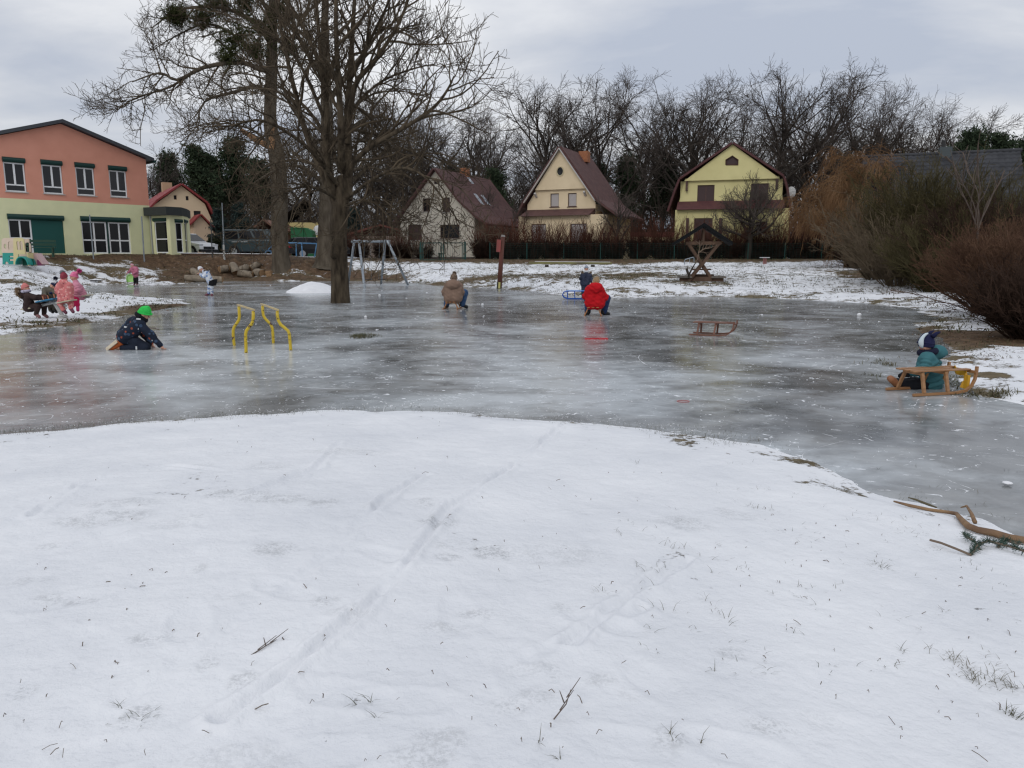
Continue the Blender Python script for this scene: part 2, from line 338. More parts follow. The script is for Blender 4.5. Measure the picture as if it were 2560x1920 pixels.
nz = mm('ADD', mm('MULTIPLY', noise(2.6, 7, .68), .66), mm('MULTIPLY', noise(22, 4, .7), .34))
cov = mm('ADD', attr('snow'), mm('MULTIPLY', mm('SUBTRACT', nz, .5), 3.4))
thn = mm('MULTIPLY', attr('thin'), mm('MULTIPLY_ADD', mm('SUBTRACT', mm('ADD', mm('MULTIPLY', noise(85, 4, .75), .5), mm('MULTIPLY', noise(15, 5, .7), .5)), .49), 9, .25, True))
msk = mm('MULTIPLY_ADD', mm('SUBTRACT', cov, .5), 7, .5, True)
grass = ramp(noise(7, 6, .7), [(.3, (.055, .042, .026)), (.5, (.13, .105, .06)), (.7, (.20, .16, .095))])
soil = ramp(noise(4, 7, .7), [(.3, (.035, .022, .014)), (.52, (.105, .066, .04)), (.72, (.18, .118, .07))])
base = mix(attr('earth'), grass, soil)
snc = ramp(noise(1.3, 5, .6), [(.3, (.66, .677, .71)), (.65, (.765, .777, .80))])
t.links.new(mix(msk, base, mix(mm('MULTIPLY', thn, .6), snc, (.30, .31, .32))), b.inputs['Base Color']); b.inputs['Roughness'].default_value = .8; b.inputs['Specular IOR Level'].default_value = .15
t.links.new(bump(noise(38, 4, .6), .0035, 1, bump(msk, .012, .8, bump(noise(9, 5, .6), .018, .9))), b.inputs['Normal'])
ground = np_mesh('ground', V, Q, gm, smooth=True); tag(ground, kind='structure')
for nm_, arr in (('snow', snow), ('earth', earth), ('thin', thin)):
    a = ground.data.attributes.new(nm_, 'FLOAT', 'POINT'); a.data.foreach_set('value', np.concatenate([np.clip(arr, 0, 1.2), [float(nm_ == 'snow')]]).astype(np.float32))
# ice
im, t, b = new_mat('pond ice'); tcn = t.nodes.new('ShaderNodeTexCoord'); tco = tcn.outputs['Object']
big = noise(.3, 6, .6, None, .8); mid = noise(1.4, 6, .62, None, .4); fin = noise(12, 5, .65)
mpn = t.nodes.new('ShaderNodeMapping'); mpn.inputs['Scale'].default_value = (.8, 1.15, 1); mpn.inputs['Rotation'].default_value = (0, 0, R(24)); t.links.new(tco, mpn.inputs[0])
streak = noise(2.6, 6, .7, mpn.outputs[0], .5)
frost = mm('ADD', mm('MULTIPLY_ADD', mm('SUBTRACT', mm('ADD', mm('MULTIPLY', big, .72), mm('MULTIPLY', streak, .28)), .52), 5.0, .3), mm('MULTIPLY', mm('MULTIPLY_ADD', streak, 1.4, .25), attr('frost')), clamp=True)
vo = t.nodes.new('ShaderNodeTexVoronoi'); vo.inputs['Scale'].default_value = 5.5; vo.inputs['Randomness'].default_value = 1; t.links.new(tco, vo.inputs['Vector'])
vr = t.nodes.new('ShaderNodeSeparateColor'); t.links.new(vo.outputs['Color'], vr.inputs[0])
speck = mm('LESS_THAN', vo.outputs['Distance'], mm('MULTIPLY', mm('MAXIMUM', mm('SUBTRACT', vr.outputs[0], .55), 0.0), .24))
scr = mm('LESS_THAN', mm('ABSOLUTE', mm('SUBTRACT', noise(1.1, 3, .5, None, 1.4), .5)), mm('MULTIPLY', mm('MAXIMUM', mm('SUBTRACT', fin, .5), 0.0), .045))
scr2 = mm('LESS_THAN', mm('ABSOLUTE', mm('SUBTRACT', noise(.42, 2, .4, None, .6), .5)), mm('MULTIPLY', mm('MAXIMUM', mm('SUBTRACT', mid, .5), 0.0), .012))
wht = mm('MAXIMUM', mm('MULTIPLY', scr2, .45), mm('MAXIMUM', speck, mm('MULTIPLY', scr, .8)))
scum = mm('MULTIPLY_ADD', mm('SUBTRACT', mm('ADD', mm('MULTIPLY', streak, fin), mm('MULTIPLY', attr('frost'), .05)), .35), 9, 0, True)
dark = ramp(mid, [(.3, (.09, .094, .092)), (.5, (.185, .19, .19)), (.7, (.30, .305, .30))])
c1 = mix(mm('MULTIPLY', frost, .8), dark, (.56, .60, .63)); c2 = mix(mm('MULTIPLY', scum, .75), c1, (.64, .67, .70)); c3 = mix(wht, c2, (.82, .84, .87))
t.links.new(c3, b.inputs['Base Color']); b.inputs['IOR'].default_value = 1.38; b.inputs['Specular IOR Level'].default_value = .5
t.links.new(mm('ADD', mm('MULTIPLY_ADD', mid, .16, .06), mm('ADD', mm('MULTIPLY', frost, .11), mm('MULTIPLY', mm('MAXIMUM', wht, scum), .3))), b.inputs['Roughness'])
t.links.new(bump(wht, .004, .6, bump(noise(2.2, 4, .55), .008, .3, bump(fin, .0016, .4))), b.inputs['Normal'])
ix, iy = np.linspace(-42, 14, 280), np.linspace(2.5, 47, 225); IX, IY = np.meshgrid(ix, iy); qi = (np.arange(224)[:, None] * 280 + np.arange(279)[None])[..., None]; fro = np.zeros(IX.shape)
for px, py, rx, ry, st in ((1450, 960, 430, 70, .55), (1250, 900, 300, 70, .35), (1600, 1000, 260, 40, .5), (2020, 1150, 230, 60, .75), (855, 764, 120, 14, .9), (640, 885, 190, 30, .7), (420, 960, 260, 60, .4), (800, 735, 160, 10, .6), (1300, 740, 180, 10, .5), (960, 712, 120, 5, .6), (700, 728, 220, 8, .5), (1800, 830, 160, 20, .35), (1000, 810, 160, 12, .4), (2300, 1180, 160, 40, .3), (900, 960, 200, 40, .3), (1180, 1000, 200, 24, .6), (1000, 850, 700, 60, .15)):
    c = onz(px, py); a = onz(px, py - ry)[1] - c[1]; b_ = c[1] - onz(px, py + ry)[1]; fro += st * np.exp(-(((IX - c[0]) / (rx / F * c[1])) ** 2 + ((IY - c[1]) / np.where(IY > c[1], a, b_)) ** 2) * 1.2)
ice = np_mesh('ice', np.stack([IX, IY, IX * 0], -1).reshape(-1, 3), (qi + np.array([0, 1, 281, 280])).reshape(-1, 4), im, smooth=True); tag(ice, kind='structure'); a_ = ice.data.attributes.new('frost', 'FLOAT', 'POINT'); a_.data.foreach_set('value', np.clip(fro, 0, 1).ravel().astype(np.float32))
ICEM = im
# ================================================================ buildings
def Rz(a): return Matrix.Rotation(a, 3, 'Z')
class Frame:
    """a facade standing in the place: local x along it, y into the building, z up"""
    def __init__(s, p, rz): s.p = np.array(p, float); s.rz = rz; s.u = np.array((math.cos(rz), math.sin(rz), 0)); s.n = np.array((-math.sin(rz), math.cos(rz), 0))
    def xz(s, px, py, y=0.0):
        d = ray(px, py); o = np.array((0, 0, H)) - s.p - s.n * y; t = -np.dot(o, s.n) / np.dot(d, s.n); q = np.array((0, 0, H)) + d * t - s.p
        return float(np.dot(q, s.u)), float(q[2])
    def rc(s, px0, py0, px1, py1, y=0.0):
        a = s.xz(px0, py0, y); c = s.xz(px1, py1, y); return min(a[0], c[0]), max(a[0], c[0]), min(a[1], c[1]), max(a[1], c[1])
glass = M('window glass', (.012, .013, .016), .06, spec=.38)
glass_dim = M('dim window glass', (.012, .012, .014), .1, spec=.22)
white_pvc = M('white window frame', (.74, .75, .76), .45)
brown_wood = M('brown painted wood', (.06, .03, .024), .6, (.09, .045, .035), 9)
shutter_brown = M('brown roller shutter', (.055, .032, .032), .6, bands=[('Z', .05, .004)])
shutter_pale = M('pale roller shutter', (.40, .37, .36), .6, bands=[('Z', .05, .004)])
green_pvc = M('dark green shutter', (.006, .075, .065), .5, bands=[('Z', .05, .005)])
green_box = M('dark green box', (.004, .035, .03), .4)
stone_sill = M('grey stone sill', (.42, .40, .37), .7)
zinc = M('zinc gutter', (.32, .33, .34), .4, metal=.6)
def window(par, x0, x1, z0, z1, y=.09, frame=white_pvc, pane=glass, vs_=(), hs=(), fw=.06, sill=stone_sill, name='window', shut=None):
    f = MB(); f.bx(x0, x1, y, y + .06, z0, z0 + fw).bx(x0, x1, y, y + .06, z1 - fw, z1).bx(x0, x0 + fw, y, y + .06, z0 + fw, z1 - fw).bx(x1 - fw, x1, y, y + .06, z0 + fw, z1 - fw)
    for v in vs_: f.bx(x0 + (x1 - x0) * v - fw * .55, x0 + (x1 - x0) * v + fw * .55, y + .002, y + .058, z0 + fw, z1 - fw)
    for h_ in hs: f.bx(x0 + fw, x1 - fw, y + .004, y + .055, z0 + (z1 - z0) * h_ - fw * .5, z0 + (z1 - z0) * h_ + fw * .5)
    o = f.build(name, frame, par)
    MB().bx(x0 + fw * .5, x1 - fw * .5, y + .02, y + .036, z0 + fw * .5, z1 - fw * .5).build('shutter' if shut else 'pane', shut or pane, o)
    if sill: MB().bx(x0 - .06, x1 + .06, -.07, y - .002, z0 - .05, z0 - .004).build('sill', sill, o)
    return o
# ---- kindergarten: salmon over pale green, gable towards the pond
def render_wall(name, c, c2): return M(name, c, .9, c2, 1.4, .004, 40)
salmon = render_wall('salmon render', (.66, .30, .215), (.62, .275, .195)); pgreen = render_wall('pale green render', (.70, .70, .43), (.65, .655, .40))
_k = at(373, 514, 51.0); KF = Frame((_k[0], 51.0, 1.62), R(51)); kg = thing('kindergarten', 'two-storey kindergarten, salmon plaster above pale green, green shutters', 'building', KF.p, KF.rz)
x_l, x_r = -9.9, 0.0; zb = KF.xz(372, 514)[1]; ze = KF.xz(372, 400)[1]; zr = KF.xz(172, 312)[1]; xm = -4.95
up = [KF.rc(a, b, c, d) for a, b, c, d in ((5, 391, 69, 482), (101, 398, 161, 487), (186, 405, 241, 491), (270, 413, 321, 495))]
gr = [KF.rc(18, 534, 166, 636), KF.rc(201, 540, 330, 634)]
gr = [(max(a, x_l + .2), b, .05, d) for a, b, c, d in gr]
MB().holed([(x_l, zb), (x_r, zb), (x_r, ze), (xm, zr), (x_l, ze)], [rect(*q) for q in up]).prism([(x_l, .16, zb), (x_r, .16, zb), (x_r, .16, ze), (xm, .16, zr), (x_l, .16, ze)], (0, 13, 0)).build('wall', salmon, kg)
MB().holed(rect(x_l, x_r, -.4, zb), [rect(*q) for q in gr]).bx(x_l, x_r, .16, 13.1, -.4, zb - .003).build('wall', pgreen, kg)['label'] = 'pale green lower wall'
rf = MB()
for s in (-1, 1):
    xe = xm + s * 5.35; zz = zr - (zr - ze) / 4.95 * 5.35
    rf.prism([(xm, -.35, zr + .04), (xe, -.35, zz + .04), (xe, -.35, zz + .24), (xm, -.35, zr + .24)], (0, 13.9, 0))
rfo = rf.build('roof', M('anthracite roof edge', (.05, .055, .065), .5), kg)
MB().tube([(.42, -.4, zr - (zr - ze) / 4.95 * 5.35 + .02), (.42, 13.2, zr - (zr - ze) / 4.95 * 5.35 + .02)], .09, 8).build('gutter', green_box, kg)
for a in up:
    x0, x1, z0, z1 = a; wd = x1 - x0; zt = z1 - .28
    o = window(kg, x0 + .02, x1 - .02, z0 + .02, zt, vs_=(), hs=(.24,), fw=.075, sill=stone_sill)
    MB().bx((x0 + x1) / 2 - .05, (x0 + x1) / 2 + .05, .08, .16, z0 + .24 * (zt - z0), zt - .06).build('mullion', white_pvc, o)
    MB().tube([(x0 - .02, .02, z1 - .14), (x1 + .02, .02, z1 - .14)], .15, 12).build('blind_box', green_box, kg)
for k, (x0, x1, z0, z1) in enumerate(gr):
    zt = z1 - .3; MB().tube([(x0 - .03, .02, z1 - .15), (x1 + .03, .02, z1 - .15)], .16, 12).build('blind_box', green_box, kg)
    if k == 0:
        xs = KF.xz(83, 600)[0]
        window(kg, x0, xs, z0, zt, vs_=(.5,), hs=(.45,), fw=.08, sill=None, pane=glass_dim)
        MB().bx(xs + .01, x1 - .01, .1, .13, z0, zt).build('roller_shutter', green_pvc, kg)
    else:
        xm_ = KF.xz(272, 600)[0]; window(kg, x0, xm_ - .06, z0, zt, vs_=(.5,), hs=(.42,), fw=.085, sill=None, pane=glass_dim); window(kg, xm_ + .06, x1, z0, zt, vs_=(.5,), hs=(.42,), fw=.085, sill=None, pane=glass_dim)
        MB().bx(xm_ - .055, xm_ + .055, .07, .16, z0, zt).build('post', green_box, kg)
# bay at the corner: a low polygonal room with a flat dark roof
pts = [at(380, 634, 50.9), at(430, 634, 50.0), at(463, 634, 50.8), at(474, 634, 52.2), at(479, 634, 54)]; pts = [p[:2] for p in pts]; bz0, bz1 = 1.4, at(428, 537, 49.9)[2]
ba = thing('corner_bay', 'low pale green bay with flat dark roof at the kindergarten corner', 'building extension', (pts[0][0], pts[0][1], bz0))
fl = MB((*pts[0], bz0)); back = [(pts[4][0] - 3, pts[4][1] + 2), (pts[0][0] - .5, pts[0][1] + .6)]
for k, (a, c) in enumerate(list(zip(pts[:-1], pts[1:])) + [(pts[4], back[0])]):
    fr = Frame((a[0], a[1], bz0), math.atan2(c[1] - a[1], c[0] - a[0])); ln = math.dist(a, c); hole = None
    if k == 0: q = fr.rc(384, 546, 421, 632)
    elif k == 1: q = fr.rc(437, 548, 460, 632)
    else: q = None
    if k == 2: q = (ln * .25, ln * .8, .28, 2.5)
    hs_ = [rect(q[0], q[1], max(q[2], .25), q[3])] if q else []
    m = MB().holed(rect(0, ln, 0, bz1 - bz0), hs_, depth=.1); rot = Matrix.Rotation(fr.rz, 3, 'Z')
    fl.add([np.array(rot @ Vector(v)) + fr.p for v in m.v], m.f)
    if q:
        g = thing('window', None, None, fr.p - np.array((*pts[0], bz0)), fr.rz); g.parent = ba
        z0 = max(q[2], .25); f = MB(); x0, x1, zt = q[0], q[1], q[3] - .2
        fw = .06; f.bx(x0, x1, .05, .1, z0, z0 + fw).bx(x0, x1, .05, .1, zt - fw, zt).bx(x0, x0 + fw, .05, .1, z0 + fw, zt - fw).bx(x1 - fw, x1, .05, .1, z0 + fw, zt - fw).bx(x0 + fw, x1 - fw, .052, .098, z0 + .42 * (zt - z0), z0 + .42 * (zt - z0) + .07)
        f.build('frame', white_pvc, g); MB().bx(x0 + .03, x1 - .03, .07, .085, z0 + .03, zt - .03).build('pane', glass, g)
        MB().tube([(x0 - .03, .01, q[3] - .1), (x1 + .03, .01, q[3] - .1)], .12, 10).build('blind_box', green_box, g)
fl.build('wall', pgreen, ba)
cx_ = sum(p[0] for p in pts) / 5; cy_ = sum(p[1] for p in pts) / 5 + 1
ov = [(p[0] + (p[0] - cx_) * .13, p[1] + (p[1] - cy_) * .2) for p in pts] + [(back[0][0], back[0][1]), back[1]]
MB((*pts[0], bz0)).prism([(p[0], p[1], bz1 - .02) for p in ov], (0, 0, .52)).build('roof', M('dark slate fascia', (.03, .036, .036), .6, bands=[('X', .4, .01)]), ba)
MB((*pts[0], bz0)).tube([(pts[0][0] + .12, pts[0][1] - .12, bz0), (pts[0][0] + .12, pts[0][1] - .12, bz1)], .045, 8).build('downpipe', zinc, ba)
# ---- generic gabled house
tile_brown = M('brown roof tiles', (.075, .034, .032), .75, (.105, .05, .045), 2.5, .01, 20, bands=[('Z', .26, .03), ('Y', .25, -.02)])
tile_red = M('red roof tiles', (.20, .028, .03), .7, (.26, .04, .04), 2, .01, 20, bands=[('Z', .26, .03), ('Y', .25, -.02)])
tile_dark = M('dark grey roof tiles', (.026, .027, .031), .75, (.05, .052, .058), 1.2, .01, 12, spec=.25)
chim = M('orange brick chimney', (.36, .15, .07), .85, (.26, .1, .05), 8)
def roof_sheet(par, prof, y0, y1, th, mat, name='roof'):
    """a roof of constant section: prof runs over the gable from eave to eave"""
    m = MB(); n = len(prof)
    for (a, c) in zip(prof[:-1], prof[1:]):
        dx, dz = c[0] - a[0], c[1] - a[1]; ln = math.hypot(dx, dz); nx, nz = -dz / ln * th, dx / ln * th
        if nz < 0: nx, nz = -nx, -nz
        m.prism([(a[0], y0, a[1]), (c[0], y0, c[1]), (c[0] + nx, y0, c[1] + nz), (a[0] + nx, y0, a[1] + nz)], (0, y1 - y0, 0))
    return m.build(name, mat, par)
# white house, partly behind the big tree
WF = Frame((*at(1003, 640, 63.5)[:2], 1.35), R(-24)); wh = thing('gabled_house', 'pale grey gabled house with brown roof behind the swing and green gate', 'house', WF.p, WF.rz)
wx1 = WF.xz(1186, 548)[0]; wze = WF.xz(1010, 545)[1]; ax, az = WF.xz(1090, 425)
wpl = M('pale grey render', (.58, .54, .46), .9, (.53, .49, .41), 1.2, .004, 40)
wins = [WF.rc(1056, 496, 1076, 529), WF.rc(1105, 494, 1125, 530), WF.rc(1100, 562, 1149, 596), WF.rc(1020, 562, 1054, 600), WF.rc(1084, 449, 1099, 460)]
MB().holed([(0, -.6), (wx1, -.6), (wx1, wze), (ax, az), (0, wze)], [rect(*q) for q in wins]).prism([(0, .16, -.6), (wx1, .16, -.6), (wx1, .16, wze), (ax, .16, az), (0, .16, wze)], (0, 9.2, 0)).build('wall', wpl, wh)
for k, q in enumerate(wins): window(wh, *q, frame=brown_wood, pane=glass_dim, vs_=(.5,) if k < 2 else (), fw=.05, sill=stone_sill if k < 4 else None, shut=shutter_brown if k in (1, 3) else None)
def sl(x): return az - abs(x - ax) * (az - wze) / (wx1 - ax)
roof_sheet(wh, [(-.55, sl(wx1 + .55) - .02), (ax - 2, sl(ax - 2)), (ax, az + .03), (ax + (wx1 - ax) * .62, az - (az - wze) * .68), (wx1 + .2, wze - .1), (wx1 + 1.3, wze - .75)], -.4, 9.6, .16, tile_brown)
for x_, y_ in ((.60, 3.4), (.60, 4.7), (.16, 4.6)):
    xs_ = ax + (wx1 - ax) * x_; sl_ = (az - wze) * .68 / ((wx1 - ax) * .62); zz = az - (xs_ - ax) * sl_ + .18; dx = .42 if x_ > .3 else .25
    sk = MB().prism([(xs_ - dx, y_, zz + dx * sl_ + .03), (xs_ + dx, y_, zz - dx * sl_ + .03), (xs_ + dx, y_, zz - dx * sl_ + .12), (xs_ - dx, y_, zz + dx * sl_ + .12)], (0, .5, 0)).build('skylight', M('skylight glass', (.42, .45, .5), .12, spec=.8), wh)
MB().bx(ax - .3, ax + .35, 4.6, 5.2, az - .6, az + .65).build('chimney', chim, wh)
MB().bx(.6, wx1 - .02, -.06, -.004, -.6, .12).build('plinth', M('dark brick plinth', (.05, .04, .04), .9, (.08, .06, .055), 14), wh)
# beige house with the steep roof
BF = Frame((*at(1318, 640, 61.5)[:2], 1.35), R(-24)); be = thing('gabled_house', 'cream house with steep brown roof and a round attic window', 'house', BF.p, BF.rz)
cream = M('cream render', (.72, .59, .40), .9, (.66, .535, .355), 1.1, .004, 40)
X = lambda a, b_, y=0.0: BF.xz(a, b_, y)
bx1 = X(1489, 505)[0]; bxa, bza = X(1404, 372); bze = X(1318, 512)[1]; zsk = X(1400, 523)[1]; zsb = X(1400, 540)[1]; zg = X(1400, 474)[1]
b2 = [BF.rc(1376, 484, 1397, 517), BF.rc(1420, 483, 1441, 516)]; b1 = [BF.rc(1342, 562, 1378, 608), BF.rc(1439, 561, 1478, 608)]
hw = (bx1 - 0) / 2; xa = bx1 / 2
def bs(z): return (bza - z) / (bza - bze) * hw
MB().holed([(0, zsb), (bx1, zsb), (bx1, bze), (xa + bs(zg), zg), (xa - bs(zg), zg), (0, bze)], [rect(*q) for q in b2]).bx(.01, bx1 - .01, .16, 6.4, zsb, bze - .1).build('wall', cream, be)
cir = [(xa + .28 * math.cos(a), X(1404, 429)[1] + .34 * math.sin(a)) for a in np.linspace(0, 2 * math.pi, 20)[:-1]]
MB().holed([(xa - bs(zg) - .02, zg), (xa + bs(zg) + .02, zg), (xa, bza)], [cir], y=-.22, depth=.12).prism([(xa - bs(zg) - .02, -.1, zg), (xa + bs(zg) + .02, -.1, zg), (xa, -.1, bza)], (0, 6.5, 0)).build('gable', cream, be)
fr_ = MB(); fr_.tube([(a * 1.0, -.23, c) for a, c in cir + cir[:1]], .05, 6, False); o = fr_.build('round_window', M('ivory frame', (.55, .47, .3), .6), be); MB().prism([(a, -.15, c) for a, c in cir], (0, .02, 0)).build('pane', glass, o)
MB().holed(rect(-.25, bx1 + 1.0, -.6, zsb), [rect(*q) for q in b1], y=-1.15).bx(-.25, bx1 + 1.0, -1.0, 6.4, -.6, zsb - .004).build('wall', cream, be)
for q in b2: window(be, *q, frame=brown_wood, fw=.05, shut=shutter_pale, sill=brown_wood)
for q in b1:
    f = window(be, q[0], q[1], q[2], q[3], y=-1.07, frame=brown_wood, fw=.06, sill=None, shut=shutter_pale)
MB().prism([(0, -.02, zsk), (0, -.02, zsb), (0, -1.6, zsb - .05)], (bx1, 0, 0)).build('porch_roof', tile_brown, be)
prof = [(-.75, zsb - .15), (-.12, bze + .15), (xa, bza + .04), (bx1 + .12, bze + .15), (bx1 + .85, zsk), (bx1 + 1.9, zsb - .2)]
roof_sheet(be, prof, -.45, 6.9, .16, tile_brown)
bbm = M('pale barge board', (.50, .48, .46), .6)
for s in (-1, 1):
    MB().bar((xa, -.49, bza - .02), (xa + s * (hw + .1), -.49, bze + .12), .05, .2, up=(0, 1, 0)).build('barge_board', bbm, be)
    MB().bar((xa + s * bs(zg + .1), -.42, zg - .25), (xa + s * bs(zg + .1), -.05, zg - .5), .14, .14).build('bracket', bbm, be)
MB().bx(xa + .15, xa + .9, 3.6, 4.3, bza - .6, bza + .25).build('chimney', chim, be)
sl_ = (bza - bze) / hw; xs_ = xa + hw * .3; zz = bza - (xs_ - xa) * sl_ + .2
MB().prism([(xs_ - .2, 4.6, zz + .2 * sl_), (xs_ + .2, 4.6, zz - .2 * sl_), (xs_ + .2, 4.6, zz - .2 * sl_ + .1), (xs_ - .2, 4.6, zz + .2 * sl_ + .1)], (0, .5, 0)).build('skylight', M('pale skylight', (.5, .52, .56), .2), be)
for k in range(4): MB().bx(bx1 + 1.02 + .35 * (k % 2) - (0 if k < 2 else 1.5), bx1 + 1.14 + .35 * (k % 2) - (0 if k < 2 else 1.5), -1.3, -1.17, -.6, 1.9).build('porch_post', brown_wood, be)
# yellow house with the kinked roof
YF = Frame((*at(1688, 640, 61.0)[:2], 1.35), R(-16)); ye = thing('gabled_house', 'yellow house with kinked maroon roof and a pointed attic window', 'house', YF.p, YF.rz)
yel = M('yellow render', (.66, .60, .30), .9, (.60, .545, .265), 1.0, .004, 40); maroon = M('maroon roof tiles', (.075, .026, .028), .7, (.10, .036, .036), 2.5, .01, 20, bands=[('Z', .26, .03)])
X = lambda a, b_, y=0.0: YF.xz(a, b_, y)
yx1 = X(1968, 600)[0]; zk = X(1715, 453)[1]; zs0 = X(1700, 504)[1]; zs1 = X(1700, 526)[1]; yap = X(1832, 362)[1]; xl_, xr_ = X(1698, 504)[0], X(1957, 500)[0]; xgl, xgr = X(1716, 452)[0], X(1944, 447)[0]; yxa = (xl_ + xr_) / 2
y2 = [YF.rc(1744, 463, 1785, 504), YF.rc(1878, 459, 1920, 504)]; y1 = [YF.rc(1737, 547, 1780, 612), YF.rc(1890, 556, 1914, 584)]
MB().holed([(xl_, zs0 - .3), (xr_, zs0 - .3), (xr_, zs0), (xgr + .1, zk + .2), (xgl - .1, zk + .2), (xl_, zs0)], [rect(*q) for q in y2]).bx(xl_ + .05, xr_ - .05, .16, 8, zs0 - .3, zk).build('wall', yel, ye)
pent = [X(1815, 413), X(1845, 413), X(1845, 401), X(1831, 391), X(1815, 401)]
MB().holed([(xgl - .15, zk), (xgr + .15, zk), (yxa, yap)], [pent], y=-.25, depth=.12).prism([(xgl - .15, -.13, zk), (xgr + .15, -.13, zk), (yxa, -.13, yap)], (0, 8, 0)).build('gable', yel, ye)
o = MB().tube([(a, -.26, c) for a, c in pent + pent[:1]], .05, 4, False).build('attic_window', brown_wood, ye); MB().prism([(a, -.17, c) for a, c in pent], (0, .02, 0)).build('pane', shutter_brown, o)
MB().holed(rect(-.05, yx1, -.6, zs1 - .02), [rect(*q) for q in y1], y=-.9).bx(-.05, yx1, -.75, 8, -.6, zs1 - .024).build('wall', yel, ye)
for q in y2: window(ye, *q, frame=brown_wood, fw=.06, sill=None, vs_=(.5,), shut=shutter_brown)
window(ye, *y1[0], y=-.84, frame=brown_wood, fw=.07, sill=None, shut=shutter_brown); window(ye, *y1[1], y=-.84, frame=brown_wood, fw=.05, sill=None, hs=(.5,))
MB().prism([(xl_ - .1, -.02, zs0), (xl_ - .1, -.02, zs1 + .02), (xl_ - .1, -1.3, zs1 - .02)], (xr_ - xl_ + .2, 0, 0)).build('porch_roof', maroon, ye)
roof_sheet(ye, [(xl_ - .75, zs1 - .1), (xl_ - .3, zs0 + .7), (xgl - .45, zk + .1), (yxa, yap + .02), (xgr + .35, zk + .1), (xr_ + .2, zs0 + .7), (xr_ + .5, zs1 - .1)], -.55, 8.5, .15, maroon)
MB().bx(X(1717, 560)[0], X(1724, 560)[0], -1.25, -1.05, -.6, X(1720, 547)[1]).build('porch_post', brown_wood, ye); MB().bx(X(1798, 560)[0], X(1806, 560)[0], -1.25, -1.05, -.6, X(1800, 547)[1]).build('porch_post', brown_wood, ye)
for xx in (xgl + .05, xgr - .05): MB().bx(xx - .08, xx + .08, -.3, -.02, zk - .75, zk - .03).build('bracket', brown_wood, ye)
dc = at(1978, 481, 60); dm = MB((0, 0, 0)); dm.ell((0, 0, 0), (.36, .08, .44), 16, 8)
dh = thing('satellite_dish', 'pale satellite dish at the right edge of the yellow house', 'satellite dish', dc); dm.build('dish', M('pale dish', (.55, .55, .53), .5, (.3, .3, .29), 9), dh, True); MB().tube([(0, .05, 0), (-.6, .6, -.3), (-.9, .9, -.35)], .03, 6).build('arm', zinc, dh)
# red roofed house behind the kindergarten
RF = Frame((*at(385, 600, 70)[:2], 1.6), R(33)); re = thing('gabled_house', 'cream house with red gambrel roof behind the kindergarten', 'house', RF.p, RF.rz)
X = lambda a, b_, y=0.0: RF.xz(a, b_, y)
rx1 = X(541, 580)[0]; rza = X(453, 464)[1]; rxa = X(453, 464)[0]; zel = X(386, 517)[1]; zer = X(541, 575)[1]; kx, kz = X(512, 510); lx, lz = X(396, 505)
rwin = [RF.rc(434, 488, 442, 499), RF.rc(464, 490, 472, 501), RF.rc(484, 527, 503, 548)]
MB().holed([(0, -.6), (rx1, -.6), (rx1, zer), (kx, kz), (rxa, rza), (lx, lz), (0, zel)], [rect(*q) for q in rwin]).prism([(0, .16, -.6), (rx1, .16, -.6), (rx1, .16, zer), (kx, .16, kz), (rxa, .16, rza), (lx, .16, lz), (0, .16, zel)], (0, 11, 0)).build('wall', M('pale cream render', (.60, .48, .33), .9), re)
for q in rwin: window(re, *q, frame=brown_wood, pane=glass_dim, fw=.04, sill=None)
roof_sheet(re, [(-.3, zel - .4), (lx - .1, lz + .05), (rxa, rza + .05), (kx + .15, kz + .05), (rx1 + .35, zer - .1)], -.35, 11.4, .16, tile_red)
MB().bx(rxa - .4, rxa + .5, 7.6, 8.3, rza - .3, rza + .9).build('chimney', M('buff brick chimney', (.42, .28, .18), .9), re)
px0, px1 = X(474, 590)[0], X(521, 590)[0]; pz = X(490, 542)[1]; pe = X(520, 577)[1]; pw = X(478, 560)[1]
MB().prism([(px0, -2.2, -.6), (px1, -2.2, -.6), (px1, -2.2, pe), ((px0 + px1) / 2 - .2, -2.2, pz), (px0, -2.2, pw)], (0, 2.1, 0)).build('porch', M('tan render', (.50, .38, .27), .9), re)
roof_sheet(re, [(px0 - .3, pw - .2), ((px0 + px1) / 2 - .2, pz + .05), (px1 + .35, pe - .2)], -2.5, -.05, .12, tile_red, 'porch_roof')
# house with the dark pantiled roof on the right, only its roof above the shrubs
gy = 43.0; p0, p1 = at(2156, 402, gy + 4), at(2532, 388, gy + 4); e0, e1 = at(2090, 555, gy), at(2640, 550, gy)
GF = Frame((p0[0], gy + 4, 0), R(2)); dg = thing('bungalow', 'dark tiled roof of a house showing above the shrubs on the right', 'house', (p0[0], gy + 4, 1.5), R(-22))
rw = 8.0; rz_ = p0[2] - 1.5; ez = e0[2] - 1.5
nu_, nv_ = 216, 140; U_, V_ = np.meshgrid(np.linspace(0, rw, nu_), np.linspace(0, 1, nv_)); sl_n = math.hypot(4.4, rz_ - ez + .2); row = (V_ * sl_n / .36) % 1
wave_ = .05 * row + .035 * np.abs(np.sin(math.pi * U_ / .3)) + .02 * (vnoise(np.floor(U_ / .3) * 1.7, np.floor(V_ * sl_n / .36) * 1.3, 8) - .5)
rv_ = np.stack([U_, -4.4 * V_ - wave_ * .7, (rz_ + .2) + (ez - .3 - rz_ - .05) * V_ + wave_ * .75], -1).reshape(-1, 3); qi = (np.arange(nv_ - 1)[:, None] * nu_ + np.arange(nu_ - 1)[None])[..., None]; np_mesh('roof', rv_, (qi + np.array([0, nu_, nu_ + 1, 1])).reshape(-1, 4), tile_dark, dg)
